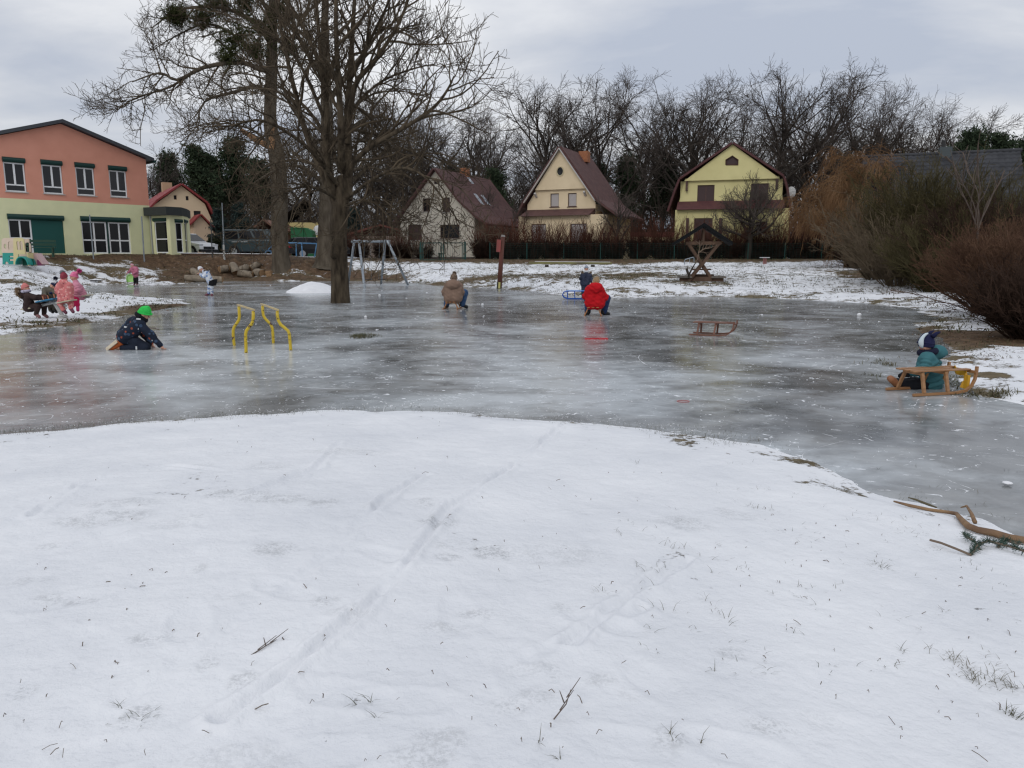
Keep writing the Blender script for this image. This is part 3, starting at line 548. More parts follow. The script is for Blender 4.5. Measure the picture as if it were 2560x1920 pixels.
MB().prism([(0, 0, rz_), (0, -4.4, ez - .42), (0, -4.4, ez - .3), (0, 0, rz_ + .1)], (rw, 0, 0)).prism([(0, .01, rz_), (0, 5, ez - .4), (0, 5, ez - .2), (0, .01, rz_ + .2)], (rw, 0, 0)).build('roof_deck', tile_dark, dg)
MB().tube([(-.1, 0, rz_ + .2), (rw + .1, 0, rz_ + .2)], .12, 8).build('ridge_tile', tile_dark, dg)
MB().prism([(.3, 0, rz_ - .05), (.3, -3.9, ez), (.3, -3.9, -1), (.3, 4.6, -1), (.3, 4.6, ez)], (rw - .6, 0, 0)).build('wall', M('red brick wall', (.16, .07, .05), .9, (.22, .1, .07), 12), dg)
c0 = (p0[0] + 4.35,); MB().bx(c0[0] - p0[0] - .35, c0[0] - p0[0] + .3, -.3, .4, rz_ - .4, rz_ + .55).build('chimney', M('slate clad chimney', (.07, .085, .09), .6, bands=[('Z', .12, .02)]), dg)
MB().tube([(c0[0] - p0[0] - .15, 0, rz_ + .5), (c0[0] - p0[0] - .15, 0, rz_ + .95)], .11, 8).build('flue', M('black flue', (.02, .02, .02), .6), dg)
# low things behind the trunks
yh = at(722, 645, 72); yl = thing('yellow_house', 'low yellow house glimpsed between the two thick trunks', 'house', (yh[0], 72, 1.5), R(8)); yw = at(812, 600, 72)[0] - yh[0]
MB().bx(-1, yw, 0, 7, -.5, at(740, 556, 72)[2] - 1.5).build('wall', M('warm yellow render', (.52, .43, .2), .9), yl)
roof_sheet(yl, [(-2, 2.4), (yw / 2, 5.2), (yw + 1.2, 2.4)], -.6, 7.5, .2, M('blackish roof', (.03, .027, .028), .8), 'roof')
sh = at(640, 640, 68); s2 = at(690, 640, 68); shd = thing('brick_shed', 'brown roofed shed between the dark van and the thick trunk', 'shed', (sh[0], 68, 1.5), R(-6))
MB().bx(0, s2[0] - sh[0], 0, 4, -.5, 2.0).build('wall', M('brown boards', (.13, .07, .05), .9, bands=[('X', .15, .02)]), shd); roof_sheet(shd, [(-.5, 2.0), (1.0, at(660, 552, 68)[2] - 1.5), (s2[0] - sh[0] + .5, 2.2)], -.4, 4.3, .12, M('rusty brown sheet roof', (.17, .085, .06), .8, bands=[('X', .2, .02)]), 'roof')
lw = at(880, 640, 68); lsh = thing('red_roofed_outbuilding', 'low outbuilding with faded red roof behind the swing', 'outbuilding', (lw[0], 68, 1.4))
MB().bx(0, 5.6, 0, 4, -.5, 1.9).build('wall', M('rendered outbuilding', (.30, .24, .2), .9), lsh); roof_sheet(lsh, [(-.5, 1.9), (2.6, at(935, 565, 68)[2] - 1.4), (6.1, 1.9)], -.4, 4.4, .14, M('faded red tiles', (.17, .06, .045), .8, bands=[('Z', .26, .02)]), 'roof')
gw = at(1545, 628, 66); gwl = thing('garden_wall', 'low tan garden wall with red coping between cream and yellow houses', 'wall', (gw[0], 66, 1.35)); gx = at(1690, 628, 66)[0] - gw[0]
MB().bx(0, gx, 0, .25, -.4, at(1600, 592, 66)[2] - 1.35).build('wall_face', M('tan wall', (.44, .35, .23), .9), gwl); MB().bx(-.05, gx + .05, -.12, .37, at(1600, 592, 66)[2] - 1.35, at(1600, 581, 66)[2] - 1.35).build('coping', M('dull red coping', (.15, .05, .045), .8), gwl)
# ================================================================ trees and shrubs
def norm(a): return a / (np.linalg.norm(a, axis=-1, keepdims=True) + 1e-9)
def grow(P, D, Ln, r0, r1, n, wig, trop, rng, curl=0.0, tdir=(0, 0, 1)):
    B = len(P); pts = np.zeros((B, n + 1, 3)); pts[:, 0] = P; d = norm(D); td = np.array(tdir, float)
    cv = rng.randn(B, 3) * curl
    for k in range(n):
        d = norm(d + rng.randn(B, 3) * wig + td * trop + cv); pts[:, k + 1] = pts[:, k] + d * (Ln / n)[:, None]
    f = np.linspace(0, 1, n + 1)[None]; return pts, r0[:, None] * (1 - f) + r1[:, None] * f
def tubes(pts, rad, sides):
    B, n, _ = pts.shape; t = norm(np.gradient(pts, axis=1)); m = norm(pts[:, -1] - pts[:, 0])
    ref = np.where(np.abs(m[:, 2:3]) < .7, np.array([[0, 0, 1.]]), np.array([[1., 0, 0]]))[:, None]
    u = norm(np.cross(t, np.broadcast_to(ref, t.shape))); v = np.cross(t, u)
    a = 2 * math.pi * np.arange(sides) / sides
    V = pts[:, :, None] + rad[:, :, None, None] * (u[:, :, None] * np.cos(a)[:, None] + v[:, :, None] * np.sin(a)[:, None])
    b = (np.arange(B) * n * sides)[:, None, None]; i = (np.arange(n - 1) * sides)[None, :, None]; j = np.arange(sides)[None, None]; j2 = (j + 1) % sides
    return V.reshape(-1, 3), np.stack([b + i + j, b + i + j2, b + i + sides + j2, b + i + sides + j], -1).reshape(-1, 4)
def kids(pts, rad, m, t0, t1, ang, sd, rng, keep=1.0, even=True):
    """m branchings along each branch: start points, directions, radius of the bearer there, how far along"""
    B, n, _ = pts.shape; T = (t0 + (t1 - t0) * ((np.arange(m)[None] + rng.rand(B, m)) / m)) * (n - 1)
    i = np.clip(T.astype(int), 0, n - 2); f = (T - i)[..., None]; bi = np.arange(B)[:, None]
    P = pts[bi, i] * (1 - f) + pts[bi, i + 1] * f; t = norm(pts[bi, i + 1] - pts[bi, i]); r = rad[bi, i] * (1 - f[..., 0]) + rad[bi, i + 1] * f[..., 0]
    q = norm(np.cross(t, rng.randn(B, m, 3))); a = (ang + sd * rng.randn(B, m))[..., None]
    D = np.cos(a) * t + np.sin(a) * q; k = rng.rand(B, m) < keep
    return P[k], D[k], r[k], (T / (n - 1))[k]
class TM:
    def __init__(s): s.V = []; s.Q = []; s.n = 0
    def add(s, VQ): s.V.append(VQ[0]); s.Q.append(VQ[1] + s.n); s.n += len(VQ[0]); return s
    def build(s, name, mat, par=None, smooth=True): return np_mesh(name, np.concatenate(s.V), np.concatenate(s.Q), mat, par, smooth)
def bark(name, c, c2, sc_=4, b=.02): return M(name, c, .95, c2, sc_, b, 14, stretch=(1, 1, .3), spec=.1, lo=.3, hi=.7)
bark_old = bark('grey brown bark', (.055, .045, .034), (.125, .105, .08)); bark_main = bark('brown bark', (.028, .022, .016), (.115, .09, .062), 7, .05)
bark_far = bark('dark oak bark', (.034, .029, .025), (.07, .06, .05)); twig_main = M('brown twigs', (.048, .037, .026), .9, (.11, .085, .058), 2.2, spec=.1); twig_far = M('hazed dark twigs', (.056, .047, .042), .9, (.105, .087, .075), .5, spec=.1)  # far twigs paled to grey brown: distance haze mixed into the colour
def fill(seed, limbs, spec, crown, sides=3):
    """grows finer wood on given limbs; spec rows: (number, from, to, angle, sd, length, tip taper, steps, wiggle, tropism, curl)"""
    rng = np.random.RandomState(seed); gen = limbs
    for k, (m, t0, t1, an, sd, ln, rr_, st, wg, tr, cu) in enumerate(spec):
        nxt = []
        for pts, rad in gen:
            P, D, r, f = kids(pts, rad, m, t0, t1, an, sd, rng)
            if not len(P): continue
            Ln = ln * (1.15 - .55 * f) * rng.uniform(.55, 1.25, len(P)); r0 = np.minimum(r * .72, rr_[0] * rng.uniform(.7, 1.2, len(P))); p2, r2 = grow(P, D, Ln, r0, np.full(len(P), rr_[1]), st, wg, tr, rng, cu)
            crown.add(tubes(p2, r2, 5 if (k == 0 and rr_[0] > .03) else sides)); nxt.append((p2, r2))
        gen = nxt
    return gen
# ---- oak-like trees of the wood behind the houses
def far_tree(seed, h, limbs, fork, spread, lean=0.0, dense=1.0):
    rng = np.random.RandomState(seed); t = TM(); c = TM()
    tp, tr_ = grow(np.zeros((1, 3)), np.array([[lean * .3, 0, 1.]]), np.array([h * .62]), np.array([h * .0155]), np.array([h * .006]), 10, .07, .06, rng)
    t.add(tubes(tp, tr_, 8)); P, D, r, f = kids(tp, tr_, limbs, fork, .98, spread, .16, rng)
    lp, lr = grow(P, D + np.array([[lean, 0, .0]]), h * (.74 - .42 * f) * rng.uniform(.85, 1.05, len(P)), r * .75, np.full(len(P), .018), 9, .12, .035, rng, .02)
    t.add(tubes(lp, lr, 5))
    fill(seed + 1, [(lp, lr), (tp[:, 5:], tr_[:, 5:])], [(int(7 * dense), .2, 1, .66, .2, h * .2, (.07, .02), 5, .17, .03, .04), (6, .15, 1, .7, .25, h * .09, (.032, .014), 4, .19, .03, .06), (4, .1, 1, .75, .3, h * .05, (.019, .013), 2, .2, .02, .1)], c)
    root = thing('bare_tree', 'bare dark tree', 'tree', (0, 0, -50)); t.build('trunk', bark_far, root); c.build('crown', twig_far, root)
    return root
FT = [far_tree(11, 22, 10, .28, .72), far_tree(23, 22, 9, .4, .66, .05), far_tree(37, 22, 11, .25, .9), far_tree(41, 22, 8, .42, .56), far_tree(59, 22, 9, .3, .78, .16, 1.1), far_tree(67, 22, 10, .34, .76, -.06)]
FTH = []
for f in FT:
    h_ = 0
    for c in f.children: z_ = np.zeros(len(c.data.vertices) * 3, np.float32); c.data.vertices.foreach_get('co', z_); h_ = max(h_, float(z_[2::3].max()))
    FTH.append(h_ * .9)
used = set()
def put(k, px, py, Y, label, rz, group='bare trees of the wood', z0=1.45):
    top = at(px, py, Y); s = (top[2] - z0) / FTH[k]; x = top[0]
    if k in used: o = dup(FT[k], (x, Y, z0 - .1), rz, label, group, (s * random.uniform(.92, 1.12), s * random.uniform(.92, 1.12), s))
    else:
        used.add(k); o = FT[k]; o.location = (float(x), Y, z0 - .1); o.rotation_euler = (0, 0, rz); o.scale = (s,) * 3; o['label'] = label; o['group'] = group
    return o
random.seed(4)
SKY = [(1010, 262, 86, 'bare tree above the left end of the white house roof'), (1085, 285, 90, 'bare tree behind the white house chimney'), (1135, 262, 84, 'bare tree between the white house and the tallest crown beside it'),
 (1180, 275, 93, 'bare tree above the right eave of the white house'), (1240, 285, 82, 'crooked bare tree in the gap between white and cream houses'), (1318, 232, 80, 'rounded bare tree left of the cream house gable tip'), (1385, 285, 90, 'lower bare tree directly above the cream house ridge'),
 (1450, 258, 88, 'bare tree just behind the cream house chimney'), (1530, 196, 80, 'broad tall bare oak right behind the cream house roof'), (1600, 232, 92, 'bare tree right of the broad oak behind the cream house'), (1660, 268, 84, 'narrow bare tree in the skyline dip between cream and yellow houses'),
 (1715, 222, 82, 'bare tree left of the yellow house gable tip'), (1780, 205, 80, 'tall bare tree above the left roof slope of the yellow house'), (1835, 212, 90, 'bare tree directly above the yellow house ridge'), (1905, 202, 80, 'spreading bare tree above the right roof slope of the yellow house'),
 (1965, 250, 92, 'bare tree right of the yellow house, set back in the wood'), (2010, 238, 82, 'bare tree above the left side of the orange willow'), (2085, 180, 79, 'tallest bare tree of the skyline, above the orange willow'), (2165, 240, 84, 'bare tree right beside the tallest one'),
 (2235, 224, 80, 'dense bare tree above the left edge of the dark tiled roof'), (2300, 262, 90, 'bare tree above the middle of the dark tiled roof'), (2345, 255, 80, 'wind-bent bare tree left of the slate chimney'), (2420, 258, 80, 'lopsided bare tree leaning right above the slate chimney'), (2480, 262, 83, 'last bare tree at the right end of the wood')]
for i_, (px, py, Y, lb) in enumerate(SKY): put((0, 2, 1, 5, 3, 0, 4)[i_ % 7] if px < 2200 else 4, px, py, Y, lb, random.uniform(-.4, .4) if px > 2200 else random.uniform(0, 6.28))
for px, py, Y, lb in ((395, 372, 88, 'bare tree above the red roofed house'), (560, 380, 90, 'bare tree right of the dark pine by the salmon building'), (650, 340, 92, 'bare tree behind the pale broken trunk'), (760, 330, 90, 'bare tree hidden behind the big tree crown'), (850, 300, 94, 'bare tree behind the big tree trunk'), (940, 268, 88, 'bare tree right behind the big tree crown'), (470, 400, 96, 'bare tree between red roofed house and dark pine')):
    put(random.randrange(6), px, py, Y, lb, random.uniform(0, 6.28))
rs = np.random.RandomState(6)
for k in range(60):                                   # the trees deeper in, of which only stems and twigs show
    px = 340 + (2560 - 340) * (k + rs.rand()) / 60; Y = rs.uniform(92, 130); base = 410 if px < 900 else 335
    put(rs.randint(6), px, base + rs.uniform(0, 90) + (40 if px > 2350 else 0), Y, 'bare dark trunk and twigs deeper in the wood', rs.uniform(0, 6.28), 'trees deeper in the wood')
# thicket between the trunks: understory that reads as one mass
def bush_arr(seed, n, h, rx, ry, out, spec, r0=.02, wig=.12, trop=.05, sides=3, base=.35, rtip=.006):
    rng = np.random.RandomState(seed); tm = TM(); a = rng.uniform(0, 6.283, n); q = np.sqrt(rng.rand(n))
    P = np.stack([np.cos(a) * q * rx * base, np.sin(a) * q * ry * base, np.full(n, -.12)], 1)
    D = np.stack([np.cos(a) * q * out * rx / max(rx, ry), np.sin(a) * q * out * ry / max(rx, ry), np.ones(n)], 1) + rng.randn(n, 3) * .12
    p, r = grow(P, D, h * rng.uniform(.6, 1.1, n) * (1 + .12 * q), np.full(n, r0) * rng.uniform(.6, 1.2, n), np.full(n, rtip), 6, wig, trop, rng, .03); tm.add(tubes(p, r, sides)); fill(seed + 9, [(p, r)], spec, tm, sides); return tm
rng = np.random.RandomState(3); tm = TM(); n = 2700
P = np.stack([rng.uniform(-52, 62, n), rng.uniform(78, 100, n), np.full(n, 1.3)], 1); D = np.stack([rng.randn(n) * .25, rng.randn(n) * .2, np.ones(n)], 1)
p, r = grow(P, D, rng.uniform(3, 9, n) * np.where(P[:, 0] < -15, .8, 1), np.full(n, .05), np.full(n, .015), 6, .1, .04, rng); tm.add(tubes(p, r, 3)); fill(77, [(p, r)], [(8, .1, 1, .8, .25, 1.9, (.022, .012), 3, .2, .03, .1), (4, .2, 1, .8, .3, .9, (.014, .010), 2, .2, .02, .1)], tm)
und = tm.build('undergrowth', M('dark brown thicket', (.042, .034, .029), .95, (.085, .068, .056), .25, spec=.05)); tag(und, kind='stuff')
# ---- pines
needle = M('dark pine needles', (.022, .035, .02), .9, (.048, .068, .036), .9, spec=.15); needle_blue = M('bluish spruce needles', (.016, .028, .026), .9, (.045, .065, .06), .9, spec=.15)
def cards(C, rng, ln, wd, up=.3):
    n = len(C); d = norm(rng.randn(n, 3) + np.array([0, 0, up])); s = norm(np.cross(d, rng.randn(n, 3))); l = ln * rng.uniform(.6, 1.3, n)[:, None]; w_ = wd * rng.uniform(.6, 1.3, n)[:, None]
    V = np.stack([C - s * w_, C + s * w_, C + s * w_ * .35 + d * l, C - s * w_ * .35 + d * l], 1); return V.reshape(-1, 3), np.arange(n * 4).reshape(-1, 4)
def pine(seed, h, crown0, rad, mat, n=46, per=170, spruce=False):
    rng = np.random.RandomState(seed); root = thing('pine_tree', 'dark pine', 'tree', (0, 0, -60)); t = TM()
    tp, tr_ = grow(np.zeros((1, 3)), np.array([[0, 0, 1.]]), np.array([h * .96]), np.array([h * .016]), np.array([.03]), 9, .02, .02, rng); t.add(tubes(tp, tr_, 7))
    P, D, r, f = kids(tp, tr_, n, crown0, 1, 1.35 if spruce else 1.0, .15, rng); Ln = (rad * (1.08 - f) * 1.25 if spruce else rad * np.sqrt(np.clip(1.15 - f, .1, 1)) * rng.uniform(.6, 1.1, len(P)))
    lp, lr = grow(P, D, Ln, r * .4, np.full(len(P), .015), 4, .1, -.02 if spruce else .1, rng); t.add(tubes(lp, lr, 4))
    w_ = rng.rand(len(P), per) ** .7 * 3.98; i = w_.astype(int); fr_ = (w_ - i)[..., None]; b_ = np.arange(len(P))[:, None]; C = lp[b_, i] * (1 - fr_) + lp[b_, i + 1] * fr_
    C = (C + rng.randn(*C.shape) * (np.array([.3, .3, .16]) if spruce else np.array([.45, .45, .3]))).reshape(-1, 3)
    c = TM().add(cards(C, rng, .34, .07, -.1 if spruce else .4)); t.build('trunk', bark('pine bark %d' % seed, (.06, .04, .03), (.13, .08, .055)), root); c.build('crown', mat, root, False); return root, h
P1 = pine(5, 12, .3, 2.6, needle); P2 = pine(6, 12, .42, 3.0, needle, 40); P3 = pine(8, 9, .05, 2.6, needle_blue, 60, 150, True); pu = set()
def put_pine(pr, px, py, Y, label, group='dark pines in the wood', z0=1.4):
    root, h = pr; top = at(px, py, Y); s = (top[2] - z0) / h
    if root.name in pu: return dup(root, (top[0], Y, z0), random.uniform(0, 6), label, group, s)
    pu.add(root.name); root.location = (float(top[0]), Y, z0); root.scale = (s,) * 3; root['label'] = label; root['group'] = group; return root
for pr, px, py, Y, lb in ((P1, 505, 368, 80, 'tall dark pine standing right of the red roofed house'), (P2, 580, 350, 86, 'broad dark pine behind the dark van'), (P1, 420, 388, 92, 'dark pine just above the red roof'), (P2, 640, 400, 84, 'dark pine seen left of the pale broken trunk'), (P1, 545, 395, 88, 'smaller dark pine between two larger pines'),
        (P1, 1248, 425, 78, 'small dark pine between the white and cream houses'), (P2, 1500, 415, 84, 'dark pine behind the cream house roof'), (P1, 1570, 395, 82, 'dark pine between the cream and yellow houses'), (P2, 1665, 400, 86, 'dark pine left of the yellow house'), (P1, 1120, 420, 92, 'dark pine behind the white house roof'),
        (P2, 2440, 330, 74, 'dark pine right of the slate chimney'), (P1, 2520, 335, 74, 'dark pine at the right edge above the tiled roof'), (P2, 2575, 350, 70, 'dark pine cut by the right edge of the photo'), (P1, 2385, 385, 80, 'low dark pine behind the slate chimney'), (P2, 2110, 395, 90, 'dark pine half hidden by the orange willow')): put_pine(pr, px, py, Y, lb)
put_pine(P3, 600, 505, 64, 'bluish spruce behind the dark van', 'spruces behind the car park'); put_pine(P3, 548, 520, 66, 'bluish spruce between the red roofed house and the van', 'spruces behind the car park'); put_pine(P3, 880, 520, 72, 'dark spruce behind the swing', 'spruces behind the car park')
# ---- the three big trees by the ice
def limb(pts, r0, r1, Y, k=3):
    """a limb through photographed points (px, py, depth offset), smoothed"""
    W = np.array([at(a, b, Y + c) for a, b, c in pts]); n = len(W); tt = np.linspace(0, n - 1, (n - 1) * k + 1); o = []
    for q in tt:
        i = min(int(q), n - 2); f = q - i; p0, p1, p2, p3 = W[max(i - 1, 0)], W[i], W[i + 1], W[min(i + 2, n - 1)]
        o.append(.5 * (2 * p1 + (p2 - p0) * f + (2 * p0 - 5 * p1 + 4 * p2 - p3) * f * f + (3 * p1 - p0 - 3 * p2 + p3) * f ** 3))
    o = np.array(o)[None]; return o, np.linspace(r0, r1, o.shape[1])[None] ** 1.0
mb = onz(851, 757); MT = float(mb[1]); main = thing('bare_tree', 'big bare tree with a straight trunk rising from the ice', 'tree', mb)
LM = [limb([(868, 500, 0), (870, 400, .2), (868, 316, .5), (873, 217, .9), (880, 100, 1.2), (888, -40, 1.5), (893, -200, 1.8)], .17, .03, MT), limb([(843, 520, 0), (822, 440, -.2), (815, 360, -.4), (816, 271, -.5), (806, 181, -.4), (790, 0, -.2), (780, -160, 0)], .15, .03, MT),
 limb([(838, 510, 0), (800, 420, .5), (762, 325, 1), (737, 226, 1.3), (714, 130, 1.5), (690, 0, 1.8), (670, -120, 2)], .12, .025, MT), limb([(868, 440, 0), (890, 400, -.3), (936, 361, -.6), (1018, 315, -1), (1085, 268, -1.4), (1120, 222, -1.6), (1135, 190, -1.7)], .1, .02, MT),
 limb([(868, 360, .1), (885, 220, .1), (930, 160, -.2), (985, 80, -.4), (1020, 0, -.6), (1050, -110, -.8)], .1, .02, MT), limb([(852, 430, 0), (852, 320, -.8), (846, 200, -1.2), (840, 80, -1.4), (842, -60, -1.5), (850, -190, -1.6)], .12, .025, MT),
 limb([(850, 470, 0), (780, 380, -1.2), (700, 320, -2.2), (640, 300, -2.8), (560, 320, -3.3)], .07, .018, MT), limb([(860, 470, 0), (905, 430, 1.2), (960, 380, 2), (1010, 372, 2.6), (1075, 400, 3), (1130, 430, 3.2)], .07, .018, MT),
 limb([(845, 500, 0), (790, 470, -1.2), (740, 470, -2), (690, 500, -2.6), (650, 560, -3)], .05, .015, MT), limb([(862, 500, 0), (930, 450, -1.4), (1000, 420, -2.2), (1060, 440, -2.8), (1110, 500, -3.1), (1150, 560, -3.2)], .06, .015, MT),
 limb([(845, 470, 0), (800, 420, 1.8), (730, 400, 2.8), (660, 420, 3.6), (610, 480, 4)], .06, .016, MT), limb([(850, 420, 0), (790, 300, 1.6), (720, 230, 2.6), (640, 190, 3.2), (580, 180, 3.6)], .07, .018, MT),
 limb([(858, 460, 0), (880, 420, 2), (900, 330, 3), (950, 250, 3.6), (1010, 200, 4)], .07, .018, MT), limb([(856, 520, 0), (900, 500, -1), (940, 510, -1.6), (975, 550, -2), (990, 590, -2.1)], .04, .014, MT),
 limb([(870, 300, .3), (900, 250, 1.2), (960, 200, 1.8), (1040, 170, 2.2), (1090, 160, 2.4)], .06, .016, MT), limb([(812, 300, -.4), (770, 200, -1.2), (730, 130, -1.6), (690, 90, -1.9), (620, 60, -2.1)], .06, .016, MT), limb([(875, 200, .8), (920, 110, .4), (960, 30, .2), (1000, -60, 0)], .07, .02, MT), limb([(806, 180, -.4), (770, 90, 0), (730, 20, .3), (700, -60, .5)], .07, .02, MT)]
tk = TM(); bp = [(851, 772, 0), (851, 745, 0), (849, 690, 0), (847, 640, 0), (846, 585, .02), (849, 530, .02), (854, 480, .05), (858, 440, .05)]
tp, _ = limb(bp, 1, 1, MT); sc0 = MT / F; rr_ = np.interp(np.linspace(0, 1, tp.shape[1]), [0, .08, .25, .6, .8, 1], [29, 24.5, 21.5, 20.5, 22, 12]) * sc0 * 1.0
tk.add(tubes(tp - mb, rr_[None], 22)); crown = TM()
lm2 = [(p - mb, r) for p, r in LM]
for p, r in lm2: tk.add(tubes(p, r, 9))
up_ = lm2[:6] + lm2[14:18]; lo_ = lm2[6:14]
fill(101, up_, [(14, .12, 1, .76, .22, 2.6, (.05, .012), 7, .15, .03, .06), (7, .12, 1, .72, .25, 1.2, (.017, .0075), 5, .16, .12, .12), (4, .12, 1, .75, .3, .55, (.0095, .0065), 4, .16, .2, .16)], crown)
fill(202, lo_, [(14, .1, 1, .8, .25, 2.0, (.035, .01), 7, .16, -.06, .08), (7, .1, 1, .8, .3, 1.0, (.014, .0075), 6, .2, .08, .2), (4, .1, 1, .8, .3, .5, (.009, .0065), 5, .2, .16, .22)], crown)
tk.build('trunk', bark_main, main); crown.build('crown', twig_main, main)
# knot hole and burl on the trunk
kb = at(836, 640, MT - .36) - mb; MB().tube([kb + np.array((-.03, .06, 0)), kb + np.array((-.05, -.05, .02))], [.10, .075], 10).build('knot', bark_main, main, True)
# thick pale trunk on the left with mistletoe and epicormic shoots
b1 = pixg(702, 672); T1 = float(b1[1]); t1 = thing('bare_tree', 'old tree with thick pale trunk, broken limb stubs and mistletoe, beside the logs', 'tree', b1); tk = TM(); crown = TM(); s1 = T1 / F
tp, _ = limb([(706, 690, 0), (704, 665, 0), (700, 620, 0), (699, 560, 0), (698, 452, 0), (690, 380, 0), (676, 316, 0), (677, 230, 0), (680, 135, 0), (682, 0, 0), (686, -150, 0)], 1, 1, T1); rr_ = np.interp(np.linspace(0, 1, tp.shape[1]), [0, .06, .14, .3, .5, .62, .8, 1], [36, 27, 21, 19.5, 19, 15, 13, 6]) * s1
tk.add(tubes(tp - b1, rr_[None], 18))
L1 = [limb([(682, 170, 0), (647, 172, -.8), (602, 156, -1.6), (511, 168, -2.6), (443, 200, -3.4), (400, 182, -3.8), (330, 205, -4.3)], .2, .03, T1), limb([(684, 262, 0), (647, 217, -1), (580, 232, -2), (511, 255, -3), (490, 320, -3.4)], .16, .025, T1), limb([(682, 120, 0), (640, 60, .8), (560, 20, 1.4), (470, 20, 2), (420, 40, 2.4), (380, 70, 2.6)], .16, .03, T1), limb([(680, 60, 0), (720, -20, 1), (760, -90, 1.5)], .14, .04, T1), limb([(680, 40, 0), (620, -40, -1), (540, -80, -1.8), (460, -60, -2.5)], .16, .03, T1),
      limb([(500, 170, -2.6), (430, 215, -3.2), (370, 235, -3.6), (320, 255, -4), (290, 280, -4.3)], .08, .02, T1), limb([(690, 380, 0), (640, 330, 1.5), (580, 310, 2.5), (520, 310, 3.2)], .1, .02, T1), limb([(684, 0, 0), (740, 40, -1.2), (780, 20, -2), (830, -40, -2.6)], .14, .03, T1), limb([(680, 200, 0), (600, 100, 1.6), (520, 60, 2.6), (440, 90, 3.2), (390, 120, 3.4)], .12, .025, T1)]
lm1 = [(p - b1, r) for p, r in L1]
for p, r in lm1: tk.add(tubes(p, r, 8))
fill(303, lm1, [(14, .15, 1, .75, .25, 3.0, (.06, .016), 7, .16, .02, .06), (7, .12, 1, .75, .3, 1.5, (.024, .011), 5, .18, .08, .16), (5, .12, 1, .8, .3, .75, (.014, .0095), 4, .18, .12, .2)], crown)
tk.build('trunk', bark_old, t1); crown.build('crown', twig_main, t1)
pale = M('torn pale wood', (.30, .17, .085), .9, (.16, .09, .05), 6, stretch=(1, 1, .2)); st = MB(b1)
for a, c, r in (((684, 345, -.5), (678, 372, -.6), .16), ((684, 318, -.5), (676, 352, -.55), .14)): st = MB(b1).tube([at(a[0], a[1], T1 + a[2]), at(c[0], c[1], T1 + c[2])], [r * .8, r], 8); st.build('broken_stub', pale, t1)
MB(b1).tube([at(684, 372, T1), at(640, 350, T1 - .4), at(602, 324, T1 - .6)], [.2, .17, .12], 8).build('broken_stub', pale, t1)
mist = M('olive mistletoe', (.028, .034, .012), .9, (.07, .078, .03), 3, spec=.1)
for k, (px, py, dy, rad_) in enumerate(((441, 36, 2.4, 1.15), (590, 95, -1.6, .9), (570, 140, -1.8, .75), (655, 75, -.6, .85), (505, 45, 2, .7), (610, 10, 1, .8), (700, 45, -.7, .8), (720, 120, -.6, .6), (545, 8, 1.6, .9), (640, 125, -.9, .65))):
    rng = np.random.RandomState(500 + k); n = 110; D = rng.randn(n, 3) * np.array([1, 1, .8]); p, r = grow(np.repeat((at(px, py, T1 + dy) - b1)[None], n, 0) + rng.randn(n, 3) * (.1 if k == 0 else .42) * rad_, D, rad_ * rng.uniform(.4, 1.1, n) * (.65 if k else .9), np.full(n, .02), np.full(n, .012), 4, .22, -.03, rng); tm = TM().add(tubes(p, r, 3)); fill(600 + k, [(p, r)], [(7, .2, 1, .8, .3, .42 * rad_, (.013, .011), 2, .25, -.02, .1)], tm)
    tm.add(cards(p[:, 2:].reshape(-1, 3).repeat(3, 0) + rng.randn(n * 9, 3) * .1, rng, .12, .03)); tag(tm.build('mistletoe', mist), ['round olive mistletoe ball high on the leftmost limb', 'mistletoe clump on the long left limb near its bend', 'mistletoe clump hanging below the long left limb', 'mistletoe clump on the pale trunk near the photo top', 'small mistletoe clump right of the round ball', 'mistletoe clump cut by the top edge above the left limbs', 'mistletoe clump right of the pale trunk at the top', 'small mistletoe clump between the two big crowns', 'mistletoe clump beside the round ball at the top edge', 'small mistletoe clump left of the pale trunk'][k], 'mistletoe', 'mistletoe in the old tree').location = tuple(b1)
# thick dark trunk in the middle
b2 = pixg(812, 658); T2 = float(b2[1]); s2_ = T2 / F; t2 = thing('bare_tree', 'thick dark trunk just left of the main tree, behind it', 'tree', b2); tk = TM(); crown = TM()
tp, _ = limb([(814, 672, 0), (815, 655, 0), (816, 610, 0), (817, 560, 0), (818, 480, 0), (816, 400, 0), (818, 300, 0), (814, 180, 0), (812, 60, 0), (816, -80, 0)], 1, 1, T2); tk.add(tubes(tp - b2, (np.interp(np.linspace(0, 1, tp.shape[1]), [0, .08, .16, .4, .7, 1], [40, 29, 24, 19, 14, 6]) * s2_)[None], 16))
L2 = [limb([(817, 430, 0), (770, 330, 1), (720, 250, 2), (690, 160, 2.5)], .2, .04, T2), limb([(818, 400, 0), (880, 320, -1), (950, 290, -2), (1040, 330, -2.5)], .18, .03, T2), limb([(816, 260, 0), (880, 170, 1), (940, 90, 2), (970, 0, 2.5)], .2, .04, T2), limb([(816, 200, 0), (760, 120, -1), (720, 20, -2), (700, -80, -2)], .2, .04, T2), limb([(818, 470, 0), (760, 420, -1.5), (700, 420, -2.5), (630, 460, -3)], .14, .03, T2), limb([(818, 460, 0), (900, 420, 1.5), (970, 430, 2.5), (1030, 470, 3)], .14, .03, T2)]
lm1 = [(p - b2, r) for p, r in L2]
for p, r in lm1: tk.add(tubes(p, r, 8))
fill(404, lm1, [(8, .15, 1, .75, .25, 2.8, (.06, .016), 6, .16, .0, .06), (7, .12, 1, .75, .3, 1.3, (.022, .011), 4, .18, .04, .16), (4, .12, 1, .8, .3, .7, (.013, .0095), 3, .18, .06, .2)], crown)
tk.build('trunk', bark_old, t2); crown.build('crown', twig_main, t2)
